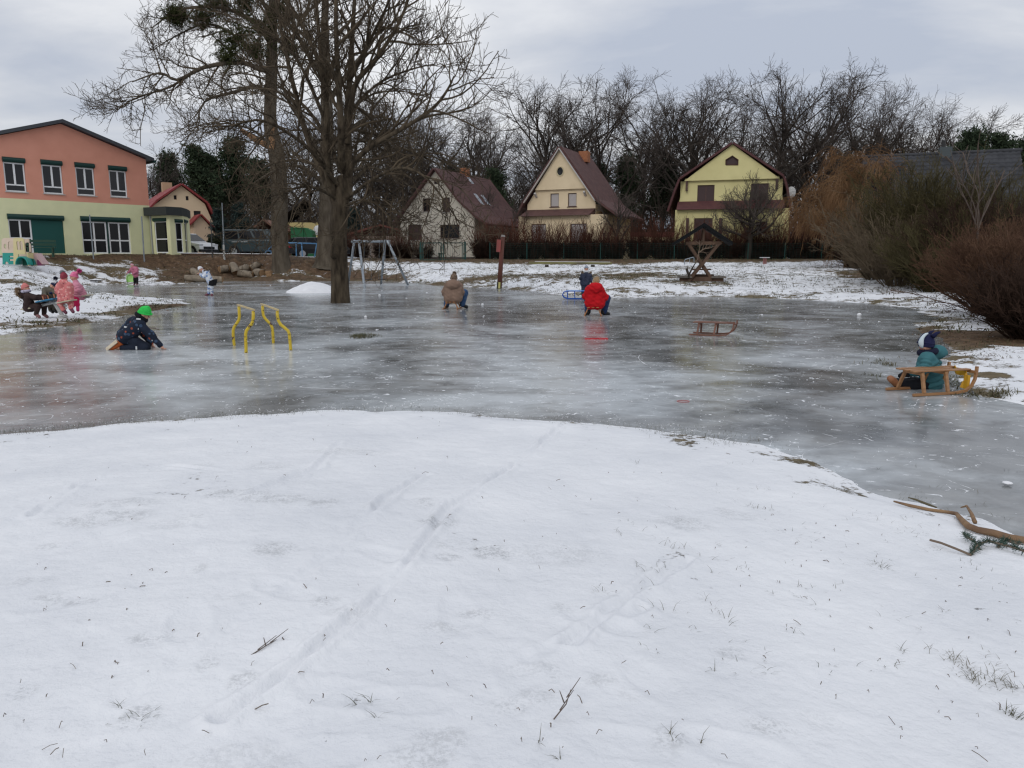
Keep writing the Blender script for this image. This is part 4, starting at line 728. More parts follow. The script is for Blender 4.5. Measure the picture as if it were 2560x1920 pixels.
# ---- smaller trees near the houses
def small_tree(name, label, px, py_base, Y, h, limbs, spread, seed, mat, r0=.14, fork=.25, z=None, tr=.05, spec=None, lean=(0, 0)):
    rng = np.random.RandomState(seed); x = at(px, py_base, Y)[0]; root = thing(name, label, 'tree', (x, Y, gz(x, Y) if z is None else z)); t = TM(); c = TM()
    tp, tr_ = grow(np.array([[0, 0, -.15]]), np.array([[lean[0], lean[1], 1.]]), np.array([h * .55]), np.array([r0]), np.array([r0 * .45]), 7, .07, .05, rng); t.add(tubes(tp, tr_, 9))
    P, D, r, f = kids(tp, tr_, limbs, fork, 1, spread, .15, rng); lp, lr = grow(P, D, h * .55 * (1.15 - .4 * f), r * .7, np.full(len(P), .015), 7, .13, tr, rng, .03); t.add(tubes(lp, lr, 6))
    fill(seed + 1, [(lp, lr)], spec or [(9, .2, 1, .7, .25, h * .2, (.025, .012), 5, .16, .1, .08), (6, .2, 1, .7, .3, h * .1, (.014, .01), 3, .18, .1, .1)], c); t.build('trunk', bark_far, root); c.build('crown', twig_far, root); return root
small_tree('fruit_tree', 'low spreading bare fruit tree in front of the yellow house', 1868, 648, 57.2, 6.4, 12, 1.05, 71, bark_far, .27, .42, spec=[(13, .15, 1, .85, .25, 1.5, (.035, .014), 5, .14, .16, .06), (7, .2, 1, .8, .3, .75, (.016, .012), 3, .18, .14, .1)])
small_tree('young_tree', 'slender bare tree standing at the right corner of the cream house', 1533, 648, 57.4, 5.6, 6, .5, 83, bark_far, .17, .2)
small_tree('young_tree', 'thin bare tree rising behind the gate beside the white house', 1195, 640, 66, 6.5, 6, .5, 87, bark_far, .12, .3)
small_tree('young_tree', 'bare shrub-like tree left of the cream house porch', 1290, 645, 60, 4.6, 7, .7, 89, bark_far, .09, .1)
bw = small_tree('birch_sapling', 'slim pale birch sapling rising above the shrubs at right', 2436, 600, 20, 4.2, 5, .33, 97, bark_far, .03, .35, z=.7, spec=[(6, .2, 1, .5, .2, 1.0, (.014, .008), 4, .1, .08, .05)])
for c in bw.children: c.data.materials[0] = M('pale birch bark', (.11, .082, .063), .8, (.07, .05, .04), 8)
# weeping willow with orange twigs
rng = np.random.RandomState(15); wx = at(2130, 600, 46.5); wt = thing('weeping_willow', 'weeping willow with orange brown hanging twigs right of the yellow house', 'tree', (wx[0], 46.5, gz(wx[0], 46.5))); wt.scale = (.77,) * 3; t = TM(); c = TM()
tp, tr_ = grow(np.array([[0, 0, -.2]]), np.array([[0, 0, 1.]]), np.array([4.2]), np.array([.5]), np.array([.36]), 5, .05, .05, rng); t.add(tubes(tp, tr_, 10)); P, D, r, f = kids(tp, tr_, 15, .5, 1, .85, .25, rng)
lp, lr = grow(P, D + np.array([[-.12, 0, 0]]), rng.uniform(3.6, 6.4, len(P)), np.full(len(P), .17), np.full(len(P), .04), 8, .17, .05, rng, .03); t.add(tubes(lp, lr, 6))
P, D, r, f = kids(lp, lr, 11, .2, 1, .9, .3, rng); l2, r2 = grow(P, D, rng.uniform(1, 2.4, len(P)), np.full(len(P), .045), np.full(len(P), .018), 5, .25, -.02, rng, .08); t.add(tubes(l2, r2, 4))
P, D, r, f = kids(l2, r2, 15, .1, 1, .8, .3, rng); l3, r3 = grow(P, D, rng.uniform(.9, 2.9, len(P)), np.full(len(P), .014), np.full(len(P), .009), 6, .1, -.34, rng); c.add(tubes(l3, r3, 3)); fill(16, [(l3, r3)], [(4, .1, .8, .5, .2, .8, (.011, .009), 3, .1, -.4, .02)], c)
t.build('trunk', bark('willow bark', (.10, .065, .04), (.2, .14, .09)), wt); c.build('crown', M('orange willow twigs', (.12, .063, .03), .85, (.24, .14, .072), .6, spec=.1), wt)
# ---- hedges and shrubs
def bush(name, label, cat, x, y, tm, mat, group=None, rz=0, z=None): o = tm.build(name, mat); o.location = (float(x), float(y), gz(x, y) if z is None else z); o.rotation_euler = (0, 0, rz); return tag(o, label, cat, group)
hedge_m = M('dark hedge twigs', (.022, .015, .012), .95, (.055, .034, .027), 2, spec=.05); shoot_m = M('reddish hedge shoots', (.07, .03, .022), .9, (.13, .06, .042), 1.2, spec=.08)
def hedge_proto(seed):
    root = thing('hedge_bush', 'hedge bush', 'bush', (0, 0, -40)); bush_arr(seed, 130, 1.2, 1.25, .8, .55, [(8, .1, 1, .9, .3, .5, (.012, .009), 2, .2, .02, .1), (5, .1, 1, .9, .3, .25, (.009, .008), 2, .2, .0, .1)], .018, .1, .02, rtip=.009).build('foliage', hedge_m, root)
    bush_arr(seed + 1, 70, 2.5, 1.15, .8, .42, [(6, .45, 1, .5, .2, .7, (.010, .008), 3, .12, .1, .06)], .014, .08, .03, rtip=.008).build('shoots', shoot_m, root); return root
HB = [hedge_proto(700), hedge_proto(720), hedge_proto(740)]; hu = set()
def put_hedge(px, Y, label, s=1.0, group='hedge bushes behind the green fence', k=None):
    k = random.randrange(3) if k is None else k; x = at(px, 640, Y)[0]; sc_ = (s * random.uniform(.9, 1.1), s, s * random.uniform(.88, 1.12))
    if k in hu: return dup(HB[k], (x, Y, gz(x, Y)), random.uniform(0, 6), label, group, sc_)
    hu.add(k); o = HB[k]; o.location = (float(x), Y, gz(x, Y)); o.scale = sc_; o['label'] = label; o['group'] = group; return o
px = 1212; i_ = 0
while px < 2170:
    lb = 'clipped reddish hedge bush in front of the ' + ('white house corner' if px < 1300 else 'cream house' if px < 1540 else 'tan garden wall' if px < 1680 else 'yellow house' if px < 1975 else 'orange willow')
    put_hedge(px, 57.6 + random.uniform(-.3, .3), lb, 1.08 if px < 1990 else 1.3, k=i_ % 3); px += 55 + random.uniform(-6, 6); i_ += 1
for px, Y, s, lb in ((905, 60, .8, 'reddish bush behind the left legs of the swing'), (960, 61, .9, 'reddish bush behind the right legs of the swing'), (1010, 60.5, .95, 'reddish bush just left of the green gate'), (1060, 59.5, .75, 'small bush behind the left post of the green gate'), (870, 62, .9, 'reddish bush right of the main trunk')): put_hedge(px, Y, lb, s, 'bushes left of the green gate')
# tall loose shrubs on the right bank
tan_m = M('tan willow shoots', (.10, .076, .052), .9, (.18, .14, .095), 1.2, spec=.08); olive_m = M('olive brown shoots', (.05, .042, .02), .9, (.10, .085, .042), 1.2, spec=.08); rust_m = M('rust brown twigs', (.066, .036, .024), .9, (.135, .078, .05), 1.5, spec=.08); dkb_m = M('dark brown twigs', (.028, .018, .014), .9, (.07, .042, .03), 1.5, spec=.08)
def shrub(label, px, py, Y, h, rx, ry, n, mat, seed, out=.8, group='tall shrubs on the right bank', r0=.018, tip=.006, extra=4):
    p = at(px, py, Y); x = p[0]; tm = bush_arr(seed, n, h, rx, ry, out, [(9, .15, 1, .45, .2, h * .26, (r0 * .55, tip), 4, .12, .05, .06), (extra, .2, 1, .5, .25, h * .12, (tip * 1.15, tip * .95), 3, .15, .03, .1)], r0, .09, .01, rtip=tip); t2_ = bush_arr(seed + 3, max(8, n // 9), h * 1.12, rx, ry, out * 1.1, [(5, .3, 1, .5, .2, h * .22, (r0 * .6, tip), 4, .12, .03, .06)], r0 * 1.9, .11, .0, rtip=tip * 1.3); tm.add((np.concatenate(t2_.V), np.concatenate(t2_.Q))); return bush('tall_shrub', label, 'shrub', x, Y, tm, mat, group)
shrub('tan loose shrub at the left end of the right bank thicket', 2215, 670, 34, 3.3, 2.2, 1.8, 170, tan_m, 801, .75, r0=.022, tip=.009); shrub('olive brown shrub standing behind the tan one', 2300, 660, 32, 4.2, 1.8, 1.8, 170, olive_m, 811, .55, r0=.024, tip=.009); shrub('olive shrub between the tan shrub and the rust brown bush', 2360, 700, 27, 2.5, 1.8, 1.6, 150, olive_m, 821, .75, r0=.02, tip=.008)
shrub('tall dark shrub in front of the tiled roof', 2450, 660, 27, 2.9, 2.0, 1.5, 150, dkb_m, 831, .6, r0=.02, tip=.008); shrub('rust brown shrub at the right edge behind the big bush', 2550, 680, 22, 2.2, 1.9, 1.4, 160, rust_m, 841, .7, tip=.007); shrub('olive shrub near the right edge below the tiled roof', 2600, 640, 29, 3.6, 2.2, 1.6, 150, olive_m, 851, .6, tip=.008)
shrub('dark brown shrub low between willow and tan shrub', 2160, 640, 46, 2.6, 2.4, 1.4, 130, dkb_m, 861, .7, r0=.02, tip=.01); shrub('low tan shrub leaning over the snow', 2250, 690, 30, 2.6, 1.6, 1.3, 120, tan_m, 866, 1.0, tip=.008)
shrub('olive twiggy shrub in front of the middle of the tiled roof', 2385, 650, 31, 3.8, 1.7, 1.4, 130, olive_m, 895, .6, r0=.02, tip=.009)
shrub('big rust brown bush hanging over the ice at the right edge', 2552, 812, 15.6, 1.75, 1.2, 1.3, 300, rust_m, 871, .88, 'bushes over the ice', .016, .005, 5); shrub('dark bush at the right edge above the sled child', 2610, 850, 12.8, 1.3, 1.2, 1.0, 240, dkb_m, 881, 1.05, 'bushes over the ice', .014, .0045, 5); shrub('rust brown bush behind the big one, further from the ice', 2510, 770, 18.5, 1.95, 1.5, 1.4, 220, rust_m, 891, .85, 'bushes over the ice', .016, .006)
# clipped green hedge at the car park
hx0, hx1 = at(520, 620, 59.5)[0], at(690, 620, 59.5)[0]; rng = np.random.RandomState(9); n = 16000; C = np.stack([rng.uniform(hx0, hx1, n), 59.9 + rng.uniform(-.45, .45, n), 1.35 + rng.rand(n) ** .8 * 1.5 + rng.randn(n) * .03], 1)
hg = TM().add(cards(C, rng, .13, .05)).build('clipped_hedge', M('dark clipped hedge leaves', (.014, .03, .014), .9, (.05, .05, .028), 1.4, spec=.15)); tag(hg, 'dark clipped hedge behind the white car and the van', 'hedge')
# ================================================================ playground, vehicles, sleds
galv = M('galvanised steel', (.30, .33, .36), .42, (.22, .25, .28), 7, metal=.55); steel_dark = M('dark steel', (.06, .065, .07), .5, metal=.5)
wood_beech = M('orange varnished wood', (.42, .19, .07), .5, (.33, .14, .05), 5, stretch=(1, 6, 6), bump=.001); wood_red = M('reddish weathered wood', (.125, .05, .033), .6, (.19, .09, .06), 6, stretch=(1, 5, 5)); wood_brown = M('brown varnished wood', (.25, .12, .05), .45, (.34, .18, .08), 5, stretch=(1, 6, 6)); iron = M('dark iron runner', (.03, .028, .028), .5, metal=.6)
# ---- swing set
SB = [onz(1220 / 3.456 + 560, 721), onz(1026.5, 712), onz(951, 710.5), onz(855, 690)]
sw_l = pixg(913, 721); sw_r = pixg(1026.5, 712.5); sw_m = pixg(951, 710); sw_o = pixg(838, 706)
D0 = 39.3; swing = thing('swing_set', 'galvanised steel swing set with two chain swings at the ice edge', 'swing', (at(960, 700, D0)[0], D0, 0)); so_ = swing.location
topl, topr = at(890, 604, D0), at(968, 604, D0 + .3)
MB(so_).tube([topl + np.array((-.25, 0, 0)), topr + np.array((.15, 0, 0))], .06, 12).build('top_bar', galv, swing, True)
for a, b_ in ((at(886, 601, D0), (at(862, 672, D0)[0] - .25, D0 + 1.7, 0)), (at(897, 601, D0), (sw_l[0], sw_l[1], -.2)), (at(963, 601, D0), (sw_m[0], sw_m[1], -.2)), (at(968, 601, D0), (sw_r[0], sw_r[1], -.2))):
    b_ = np.array(b_); b_[2] = min(b_[2], 0); MB(so_).tube([a, b_ - np.array((0, 0, .1))], .062, 12).build('leg', galv, swing, True)
for xa, xb, zz, dy in ((908, 929, 700, -.15), (946, 965, 699, .12)):
    st = MB(so_); c0, c1 = at(xa, zz, D0 + dy), at(xb, zz, D0 + dy); st.prism([c0 + np.array((0, -.09, 0)), c1 + np.array((0, -.09, 0)), c1 + np.array((0, -.09, .035)), c0 + np.array((0, -.09, .035))], (0, .18, 0)); s_ = st.build('swing_seat', M('black rubber', (.016, .016, .017), .7), swing, bevel=.01)
    for c, px_ in ((c0, xa + 3), (c1, xb - 3)):
        ch = MB(so_); tp_ = at(px_, 605, D0); n = 34
        for k in range(n):
            p = c + (tp_ - c) * (k / n); q = c + (tp_ - c) * ((k + .8) / n); d = np.array((.012, 0, 0)) if k % 2 else np.array((0, .012, 0)); ch.tube([p + d, q + d], .005, 4, False).tube([p - d, q - d], .005, 4, False)
        ch.build('chain', galv, swing)
# ---- two yellow bent-bar frames frozen in the ice
ym, t, b = new_mat('chipped yellow paint'); tcn = t.nodes.new('ShaderNodeTexCoord'); tco = tcn.outputs['Object']
n_ = mth('GREATER_THAN', noise(14, 5, .62), .59, tree=t); t.links.new(mix(n_, (.56, .40, .022), (.07, .028, .014)), b.inputs['Base Color']); b.inputs['Roughness'].default_value = .38
Y0 = float(onz(600, 872)[1])
def bent(pts, Y): return [at(a, c, Y + d) for a, c, d in pts]
def zz(s0, z): return 740 + z / 10.37
for lb, posts, rail in (('left yellow bent-tube frame frozen into the ice, rusty post', [[(387, 270), (392, 400), (400, 520), (385, 620), (330, 710), (270, 790), (240, 880), (238, 1000), (250, 1150), (268, 1280)], [(760, 390), (760, 520), (752, 640), (715, 730), (640, 820), (580, 900), (560, 1000), (563, 1150), (570, 1300), (572, 1475)]], ((345, 255), (800, 400))),
                        ('right yellow bent-tube frame frozen into the ice beside the other', [[(1000, 250), (1005, 380), (1020, 500), (1070, 590), (1150, 670), (1215, 740), (1250, 830), (1265, 950), (1272, 1080), (1282, 1220)], [(1380, 390), (1385, 520), (1410, 640), (1470, 740), (1570, 820), (1660, 900), (1695, 990), (1705, 1120), (1718, 1260), (1732, 1410)]], ((955, 235), (1410, 390)))):
    W = []
    for po in posts:
        ft = onz(560 + po[-1][0] / 10.37, 740 + po[-1][1] / 10.37); W.append([at(560 + a / 10.37, 740 + c / 10.37, ft[1]) for a, c in po])
    yb = thing('climbing_frame', lb, 'play bars', (W[1][-1][0], W[1][-1][1], 0), group='yellow play bars in the ice')
    for w_ in W: w_ = w_ + [w_[-1] + np.array((0, 0, -.1))]; MB(yb.location).tube(w_, .024, 12).build('post', ym, yb, True)
    ra, rb = W[0][0], W[1][0]; e_ = (rb - ra) * .1; MB(yb.location).bar(ra - e_ + np.array((0, 0, .02)), rb + e_ * .6 + np.array((0, 0, .02)), .03, .022).build('rail', M('worn yellow rail', (.55, .43, .2), .6, (.4, .32, .2), 8), yb)
# ---- leaning red brown post with a plank
pb = pixg(1250, 722); PY = float(pb[1]); po = thing('wooden_post', 'tall red brown wooden post with a short red plank near its top', 'post', pb); redp = M('red brown painted post', (.15, .05, .035), .75, (.09, .04, .03), 3, stretch=(1, 1, .3), bump=.01)
MB(pb).tube([at(1248, 726, PY), at(1252, 660, PY), at(1257, 592, PY)], [.115, .105, .095], 12).build('shaft', redp, po, True); MB(pb).tube([at(1257.5, 592, PY), at(1258, 587.5, PY)], [.1, .085], 12).build('cap', M('grey weathered cap', (.3, .28, .26), .8), po)
MB(pb).bar(at(1245.5, 630, PY - .14), at(1247.5, 599, PY - .14), .19, .05, up=(0, 1, 0)).build('plank', M('faded red plank', (.36, .08, .07), .7, (.26, .08, .07), 5, stretch=(1, 1, .2)), po)
MB(pb).bar(at(1248, 721, PY - .118), at(1248.7, 705.5, PY - .112), .09, .012, up=(0, 1, 0)).build('marking', M('pale yellow marking', (.62, .55, .2), .6), po); MB(pb).tube([at(1248, 722, PY), at(1248.8, 704.5, PY)], [.119, .115], 12).build('collar', M('black band', (.04, .038, .02), .7), po)
# ---- balance beam
bq = pixg(1367, 668); BY = float(bq[1]); bbm_ = thing('balance_beam', 'long mossy balance beam on two dark blocks, snow along its top', 'balance beam', bq); moss = M('mossy grey wood', (.20, .19, .075), .9, (.075, .06, .045), 1.6, stretch=(.5, 3, 3)); a, c = at(1322, 657, BY), at(1529, 658.5, BY)
MB(bq).bar(a, c, .26, .15).build('beam', moss, bbm_, bevel=.02); MB(bq).bar(a + np.array((.4, .0, .088)), c + np.array((-.1, .0, .088)), .2, .025).build('snow_cap', snc_m := M('settled snow', (.82, .83, .85), .8, (.75, .76, .79), 6, .02, 30), bbm_)
for px_ in (1367, 1482): p = at(px_, 663, BY); MB(bq).box((p[0], BY, (p[2] + gz(p[0], BY)) / 2 - .05), (.24, .24, p[2] - gz(p[0], BY) + .15)).build('support', M('black brown block', (.035, .028, .022), .9), bbm_, bevel=.02)
# ---- wooden shelter with crossed legs
hb = pixg(1752, 703); HY = float(hb[1]); HX = float(hb[0]); s_ = HY / F; sh = thing('wooden_shelter', 'open wooden shelter on crossed legs with dark gable roof and low benches', 'shelter', (HX, HY, hb[2]), R(-12)); old = M('dark weathered timber', (.075, .045, .03), .85, (.125, .075, .05), 3, stretch=(1, 1, .4), bump=.01); darkr = M('black felt roof', (.010, .011, .012), .9, spec=.1)
px2 = lambda px_, py_: ((px_ - 1752) * s_, (703 - py_) * s_ + .0)
for dy in (-.75, .75):
    for (a, c) in (((1719, 613), (1779, 697)), ((1789, 613), (1722, 699))):
        xa, za = px2(*a); xc, zc_ = px2(*c); MB().bar((xa, dy + (.07 if a[0] < 1750 else -.07), za), (xc, dy + (.07 if a[0] < 1750 else -.07), zc_ - .05), .13, .18, up=(0, 1, 0)).build('leg', old, sh, bevel=.012)
    xa, za = px2(1712, 611); xc, _ = px2(1795, 611); MB().bar((xa, dy, za), (xc, dy, za), .1, .14).build('tie_beam', old, sh); xk, zk_ = px2(1753, 577); MB().bar((xk, dy, za), (xk, dy, zk_), .09, .09).build('king_post', old, sh)
ax_, az_ = px2(1753, 572); lx_, lz_ = px2(1680, 618); rx_, rz2 = px2(1820, 616)
for s2, (ex, ez_) in ((-1, (lx_, lz_)), (1, (rx_, rz2))): MB().prism([(ax_, -1.15, az_), (ex, -1.15, ez_), (ex, -1.15, ez_ + .13), (ax_, -1.15, az_ + .15)], (0, 2.3, 0)).build('roof_slope', darkr, sh)
for xx in (px2(1712, 0)[0], px2(1792, 0)[0]): MB().bx(xx - .32, xx + .32, -1.0, 1.0, px2(0, 694)[1], px2(0, 694)[1] + .07).build('bench', M('grey bench planks', (.10, .09, .08), .85, (.16, .14, .12), 3, stretch=(1, .4, 1)), sh); MB().bx(xx - .22, xx + .22, -.85, .85, -.15, px2(0, 694)[1] - .01).build('bench_base', old, sh)
MB().bx(px2(1722, 0)[0], px2(1785, 0)[0], -.8, -.68, .02, .22).build('cross_sill', old, sh); MB().bx(px2(1722, 0)[0], px2(1785, 0)[0], .68, .8, .1, .3).build('cross_sill', old, sh); MB().bx(px2(1728, 0)[0], px2(1775, 0)[0], -.3, .3, px2(0, 676)[1], px2(0, 676)[1] + .06).build('table_plank', old, sh)
rng = np.random.RandomState(44); tm = TM()
for a, c, e_, g_ in (((1722, 692), (1719, 678), (1717, 668), -1.0), ((1720, 690), (1727, 675), (1737, 657), -.95), ((1720, 686), (1716, 676), (1714, 670), -1.05)):
    p = np.array([[px2(*a)[0], g_, px2(*a)[1]], [px2(*c)[0], g_, px2(*c)[1]], [px2(*e_)[0], g_ + .1, px2(*e_)[1]]])[None]; tm.add(tubes(p, np.array([[.05, .04, .02]]), 6))
br = tm.build('branch_piece', bark_far); br.location = sh.location; br.rotation_euler = sh.rotation_euler; tag(br, 'dark forked branch propped on the left bench of the wooden shelter', 'branch')
tm = TM(); P, D = np.repeat([[px2(1742, 634)[0], -.85, px2(1742, 634)[1]]], 6, 0), norm(np.array([[1, 0, .6]]) + rng.randn(6, 3) * .4); p, r = grow(P, D, rng.uniform(.5, .95, 6), np.full(6, .016), np.full(6, .008), 6, .25, 0, rng); tm.add(tubes(p, r, 4)); fill(45, [(p, r)], [(4, .2, 1, .8, .3, .3, (.01, .007), 3, .2, 0, .1)], tm)
br = tm.build('branch_piece', M('pale dry twigs', (.26, .19, .14), .9)); br.location = sh.location; br.rotation_euler = sh.rotation_euler; tag(br, 'pale dry twigs stuck under the roof of the wooden shelter', 'branch')
# pale bent handrail behind the shelter, small pink-legged stand by the hedge
q = pixg(1713, 662); hr = thing('bent_handrail', 'pale bent tube handrail just behind the wooden shelter', 'handrail', q); hy = float(q[1])
MB(q).tube([at(1711, 663, hy), at(1711, 652, hy), at(1713.5, 648.5, hy), at(1733, 643, hy), at(1735, 645, hy), at(1735, 656, hy)], .03, 8).build('rail', galv, hr, True); MB(q).tube([at(1724, 646, hy), at(1724, 657, hy)], .02, 6).build('post', galv, hr, True)
q = pixg(1910, 661); pk = thing('small_stand', 'small stand with white top and faded pink legs in front of the hedge', 'stand', q); ky = float(q[1]); pinkm = M('faded pink legs', (.30, .13, .12), .7)
a, c = at(1902, 643, ky), at(1922, 643, ky); MB(q).bx(a[0], c[0], ky - .25, ky + .25, a[2] - .05, a[2]).build('top', M('white board', (.62, .62, .63), .6), pk, bevel=.01)
for px_, dy in ((1909, -.1), (1915, -.1), (1912, .12)): MB(q).tube([at(px_, 643.5, ky + dy), at(px_, 662, ky + dy)], .035, 6).build('leg', pinkm, pk)
# ---- plastic play house with tube slide
q = pixg(40, 662); HYy = float(q[1]) - .2; ph = thing('plastic_playhouse', 'cream and turquoise plastic play house with an arched tunnel', 'play house', (at(40, 662, HYy)[0], HYy, q[2] - .05)); o_ = ph.location
cr = M('cream plastic', (.58, .50, .26), .45); cr2 = M('pale pinkish cream plastic', (.60, .48, .38), .45); tq = M('turquoise plastic', (.015, .26, .22), .4); mg = M('purple plastic', (.16, .03, .08), .5)
def W2(px_, py_, dy=0.0): p = at(px_, py_, HYy + dy); return (p[0], p[2])
def holed_panel(name, mat, y, out, holes, th=.06, par=ph):
    m = MB(o_); m.holed(out, holes, y=HYy + y, depth=th); m.holed(out, holes, y=HYy + y + th, depth=-.001)
    n = len(out); m.add([(a, HYy + y, b_) for a, b_ in out] + [(a, HYy + y + th, b_) for a, b_ in out], [(i, (i + 1) % n, n + (i + 1) % n, n + i) for i in range(n)]); return m.build(name, mat, par)
def arch(x0, x1, z0, z1, n=7): r = (x1 - x0) / 2; return [(x0, z0), (x1, z0)] + [((x0 + x1) / 2 + r * math.cos(a), z1 - r + r * math.sin(a)) for a in np.linspace(0, math.pi, n)]
def wpx(px0, py0, px1, py1): a, c = W2(px0, py1), W2(px1, py0); return a[0], c[0], a[1], c[1]
circ = lambda px_, py_, rp: [(W2(px_, py_)[0] + rp * HYy / F * math.cos(a), W2(px_, py_)[1] + rp * 1.25 * HYy / F * math.sin(a)) for a in np.linspace(0, 6.283, 13)[:-1]]
holed_panel('upper_panel', cr2, -.3, [W2(14, 632), W2(47, 632), W2(47, 598), W2(40, 595), W2(18, 596), W2(14, 600)], [circ(24, 616, 5), arch(*wpx(31, 603, 41, 624))])
holed_panel('lower_panel', tq, -.3, [W2(16, 661), W2(47, 661), W2(47, 632.3), W2(16, 632.3)], [arch(*wpx(22, 654, 30, 660.5)), rect(*wpx(33, 640, 43, 643)), rect(*wpx(33, 648, 44, 652))])
holed_panel('side_panel', cr, -.42, [W2(47.2, 661), W2(57, 661), W2(59, 636), W2(76, 636), W2(72, 598), W2(66, 595), W2(50, 595), W2(46.5, 598)], [arch(*wpx(56, 603, 61, 625)), arch(*wpx(64, 603, 69, 625))])
MB(o_).bx(*[W2(12, 0)[0], W2(16, 0)[0]], HYy - .34, HYy + .5, o_[2], W2(0, 632)[1]).build('post', cr, ph)
holed_panel('rear_panel', cr2, .75, [W2(14, 661, .75), W2(74, 661, .75), W2(72, 597, .75), W2(16, 597, .75)], [arch(*wpx(40, 605, 52, 630))])
tn = MB(o_); rT = 16.5 * HYy / F; cxx, czz = W2(76, 655)
for k in range(9):
    a0, a1 = math.pi * k / 9, math.pi * (k + 1) / 9; P = []
    for a, rr2 in ((a0, rT), (a1, rT), (a1, rT * .88), (a0, rT * .88)): P.append((cxx + rr2 * math.cos(a) * .95, HYy - .72, o_[2] + .05 + rr2 * 1.25 * math.sin(a)))
    tn.prism(P, (-.12, 1.0, 0))
tn.build('tunnel', tq, ph); MB(o_).prism([(cxx - rT * .8, HYy - .2, o_[2]), (cxx + rT * .8, HYy - .2, o_[2]), (cxx + rT * .8, HYy - .2, o_[2] + rT), (cxx - rT * .8, HYy - .2, o_[2] + rT)], (0, .05, 0)).build('tunnel_back', M('dark green plastic', (.005, .08, .05), .6), ph)
a = W2(80, 633); c = W2(106, 661); MB(o_).prism([(a[0], HYy + .1, a[1]), (a[0] + .12, HYy + .1, a[1]), (c[0], HYy + .1, c[1]), (c[0] - .45, HYy + .1, c[1])], (0, .5, 0)).build('slide', M('pale pink plastic', (.52, .36, .36), .5), ph); MB(o_).prism([(cxx + rT, HYy, o_[2]), (cxx + rT + .22, HYy, o_[2]), (cxx + rT, HYy, o_[2] + .3)], (0, .3, 0)).build('slide_foot', mg, ph)
# ---- green bench by the wall
q = at(103, 636, 44.2); bn = thing('park_bench', 'dark green slatted bench against the pale green wall', 'bench', (q[0], q[1], 1.55), R(20)); gr_ = M('dark green paint', (.012, .05, .03), .5)
MB().bx(-.75, .75, -.25, .2, .42, .46).build('seat', gr_, bn); back = MB()
MB().bx(-.75, .75, .2, .235, .55, .68).build('backrest', gr_, bn); MB().bx(-.75, .75, .22, .255, .74, .88).build('backrest', gr_, bn)
for x_ in (-.6, .6): MB().bx(x_ - .03, x_ + .03, -.22, -.16, -.1, .42).build('leg', gr_, bn); MB().bx(x_ - .03, x_ + .03, .16, .22, -.1, .55).build('leg', gr_, bn)
# ---- slim posts on the bank
for px0, py0, px1, py1, rad_, lb in ((224, 537, 233, 636, .035, 'thin grey metal pole in front of the wide ground floor windows'), (354, 541, 361, 656, .04, 'thin grey leaning pole in front of the kindergarten corner'), (527, 548, 530, 632, .03, 'thin dark pole in front of the white car'), (555, 507, 560, 632, .035, 'tall thin pale pole between white car and van')):
    Y_ = float(pixg(px1, py1)[1]) if py1 > 650 else 46.5 if px1 < 300 else 50; b_ = at(px1, py1, Y_); pl = thing('metal_pole', lb, 'pole', b_); zg_ = gz(b_[0], Y_)
    MB(b_).tube([at(px0, py0, Y_), (b_[0], Y_, zg_ - .1)], [rad_, rad_ * 1.2], 8).build('shaft', galv if px0 != 527 else steel_dark, pl)
    if px0 == 555: MB(b_).tube([at(559, 612, Y_), (b_[0], Y_, zg_ - .1)], rad_ * 2, 8).build('sleeve', M('pale post sleeve', (.4, .4, .38), .7), pl)
# ---- timber edging of the terrace, blue railing and steps
ed = thing('timber_edging', 'low timber edging with snow along the terrace below the parked cars', 'edging', (*at(480, 635, 51)[:2], 1.5)); a, c = at(395, 634, 50.2), at(705, 637, 52.6); MB(ed.location).bar(a + np.array((0, 0, -.12)), c + np.array((0, 0, -.12)), .16, .3).build('board', old, ed); MB(ed.location).bar(a + np.array((.3, 0, .055)), c + np.array((0, 0, .055)), .15, .045).build('snow_cap', snc_m, ed)
bl = M('sky blue paint', (.10, .27, .50), .45); Yr = 54.0; ra = at(798, 609, Yr); br_ = thing('blue_railing', 'sky blue tube railing between the two thick trunks', 'railing', (ra[0], Yr, 1.4)); MB(br_.location).tube([at(716, 607, Yr), at(800, 609.5, Yr)], .045, 8).build('handrail', bl, br_, True)
for x0, x1, yb_ in ((740, 741, 643), (754, 756, 643.5), (792, 786, 644)): MB(br_.location).tube([at(x0, 608, Yr), at(x1, yb_, Yr)], .04, 8).build('post', bl, br_, True)
MB(br_.location).bar(at(714, 641, Yr), at(795, 645, Yr), .5, .12).build('step', snc_m, br_)
bs_ = thing('blue_ladder', 'sky blue slanting ladder left of the pale thick trunk', 'ladder', (*at(662, 636, 52.8)[:2], 1.5)); Yl = 52.8
for (a, c) in (((660, 635), (690, 603)), ((676, 635), (700, 608))): MB(bs_.location).tube([at(*a, Yl), at(*c, Yl)], .035, 8).build('side_rail', bl, bs_)
for k in (.25, .5, .75): MB(bs_.location).tube([at(660 + 30 * k, 635 - 32 * k, Yl), at(676 + 24 * k, 635 - 27 * k, Yl)], .03, 6).build('rung', bl, bs_)
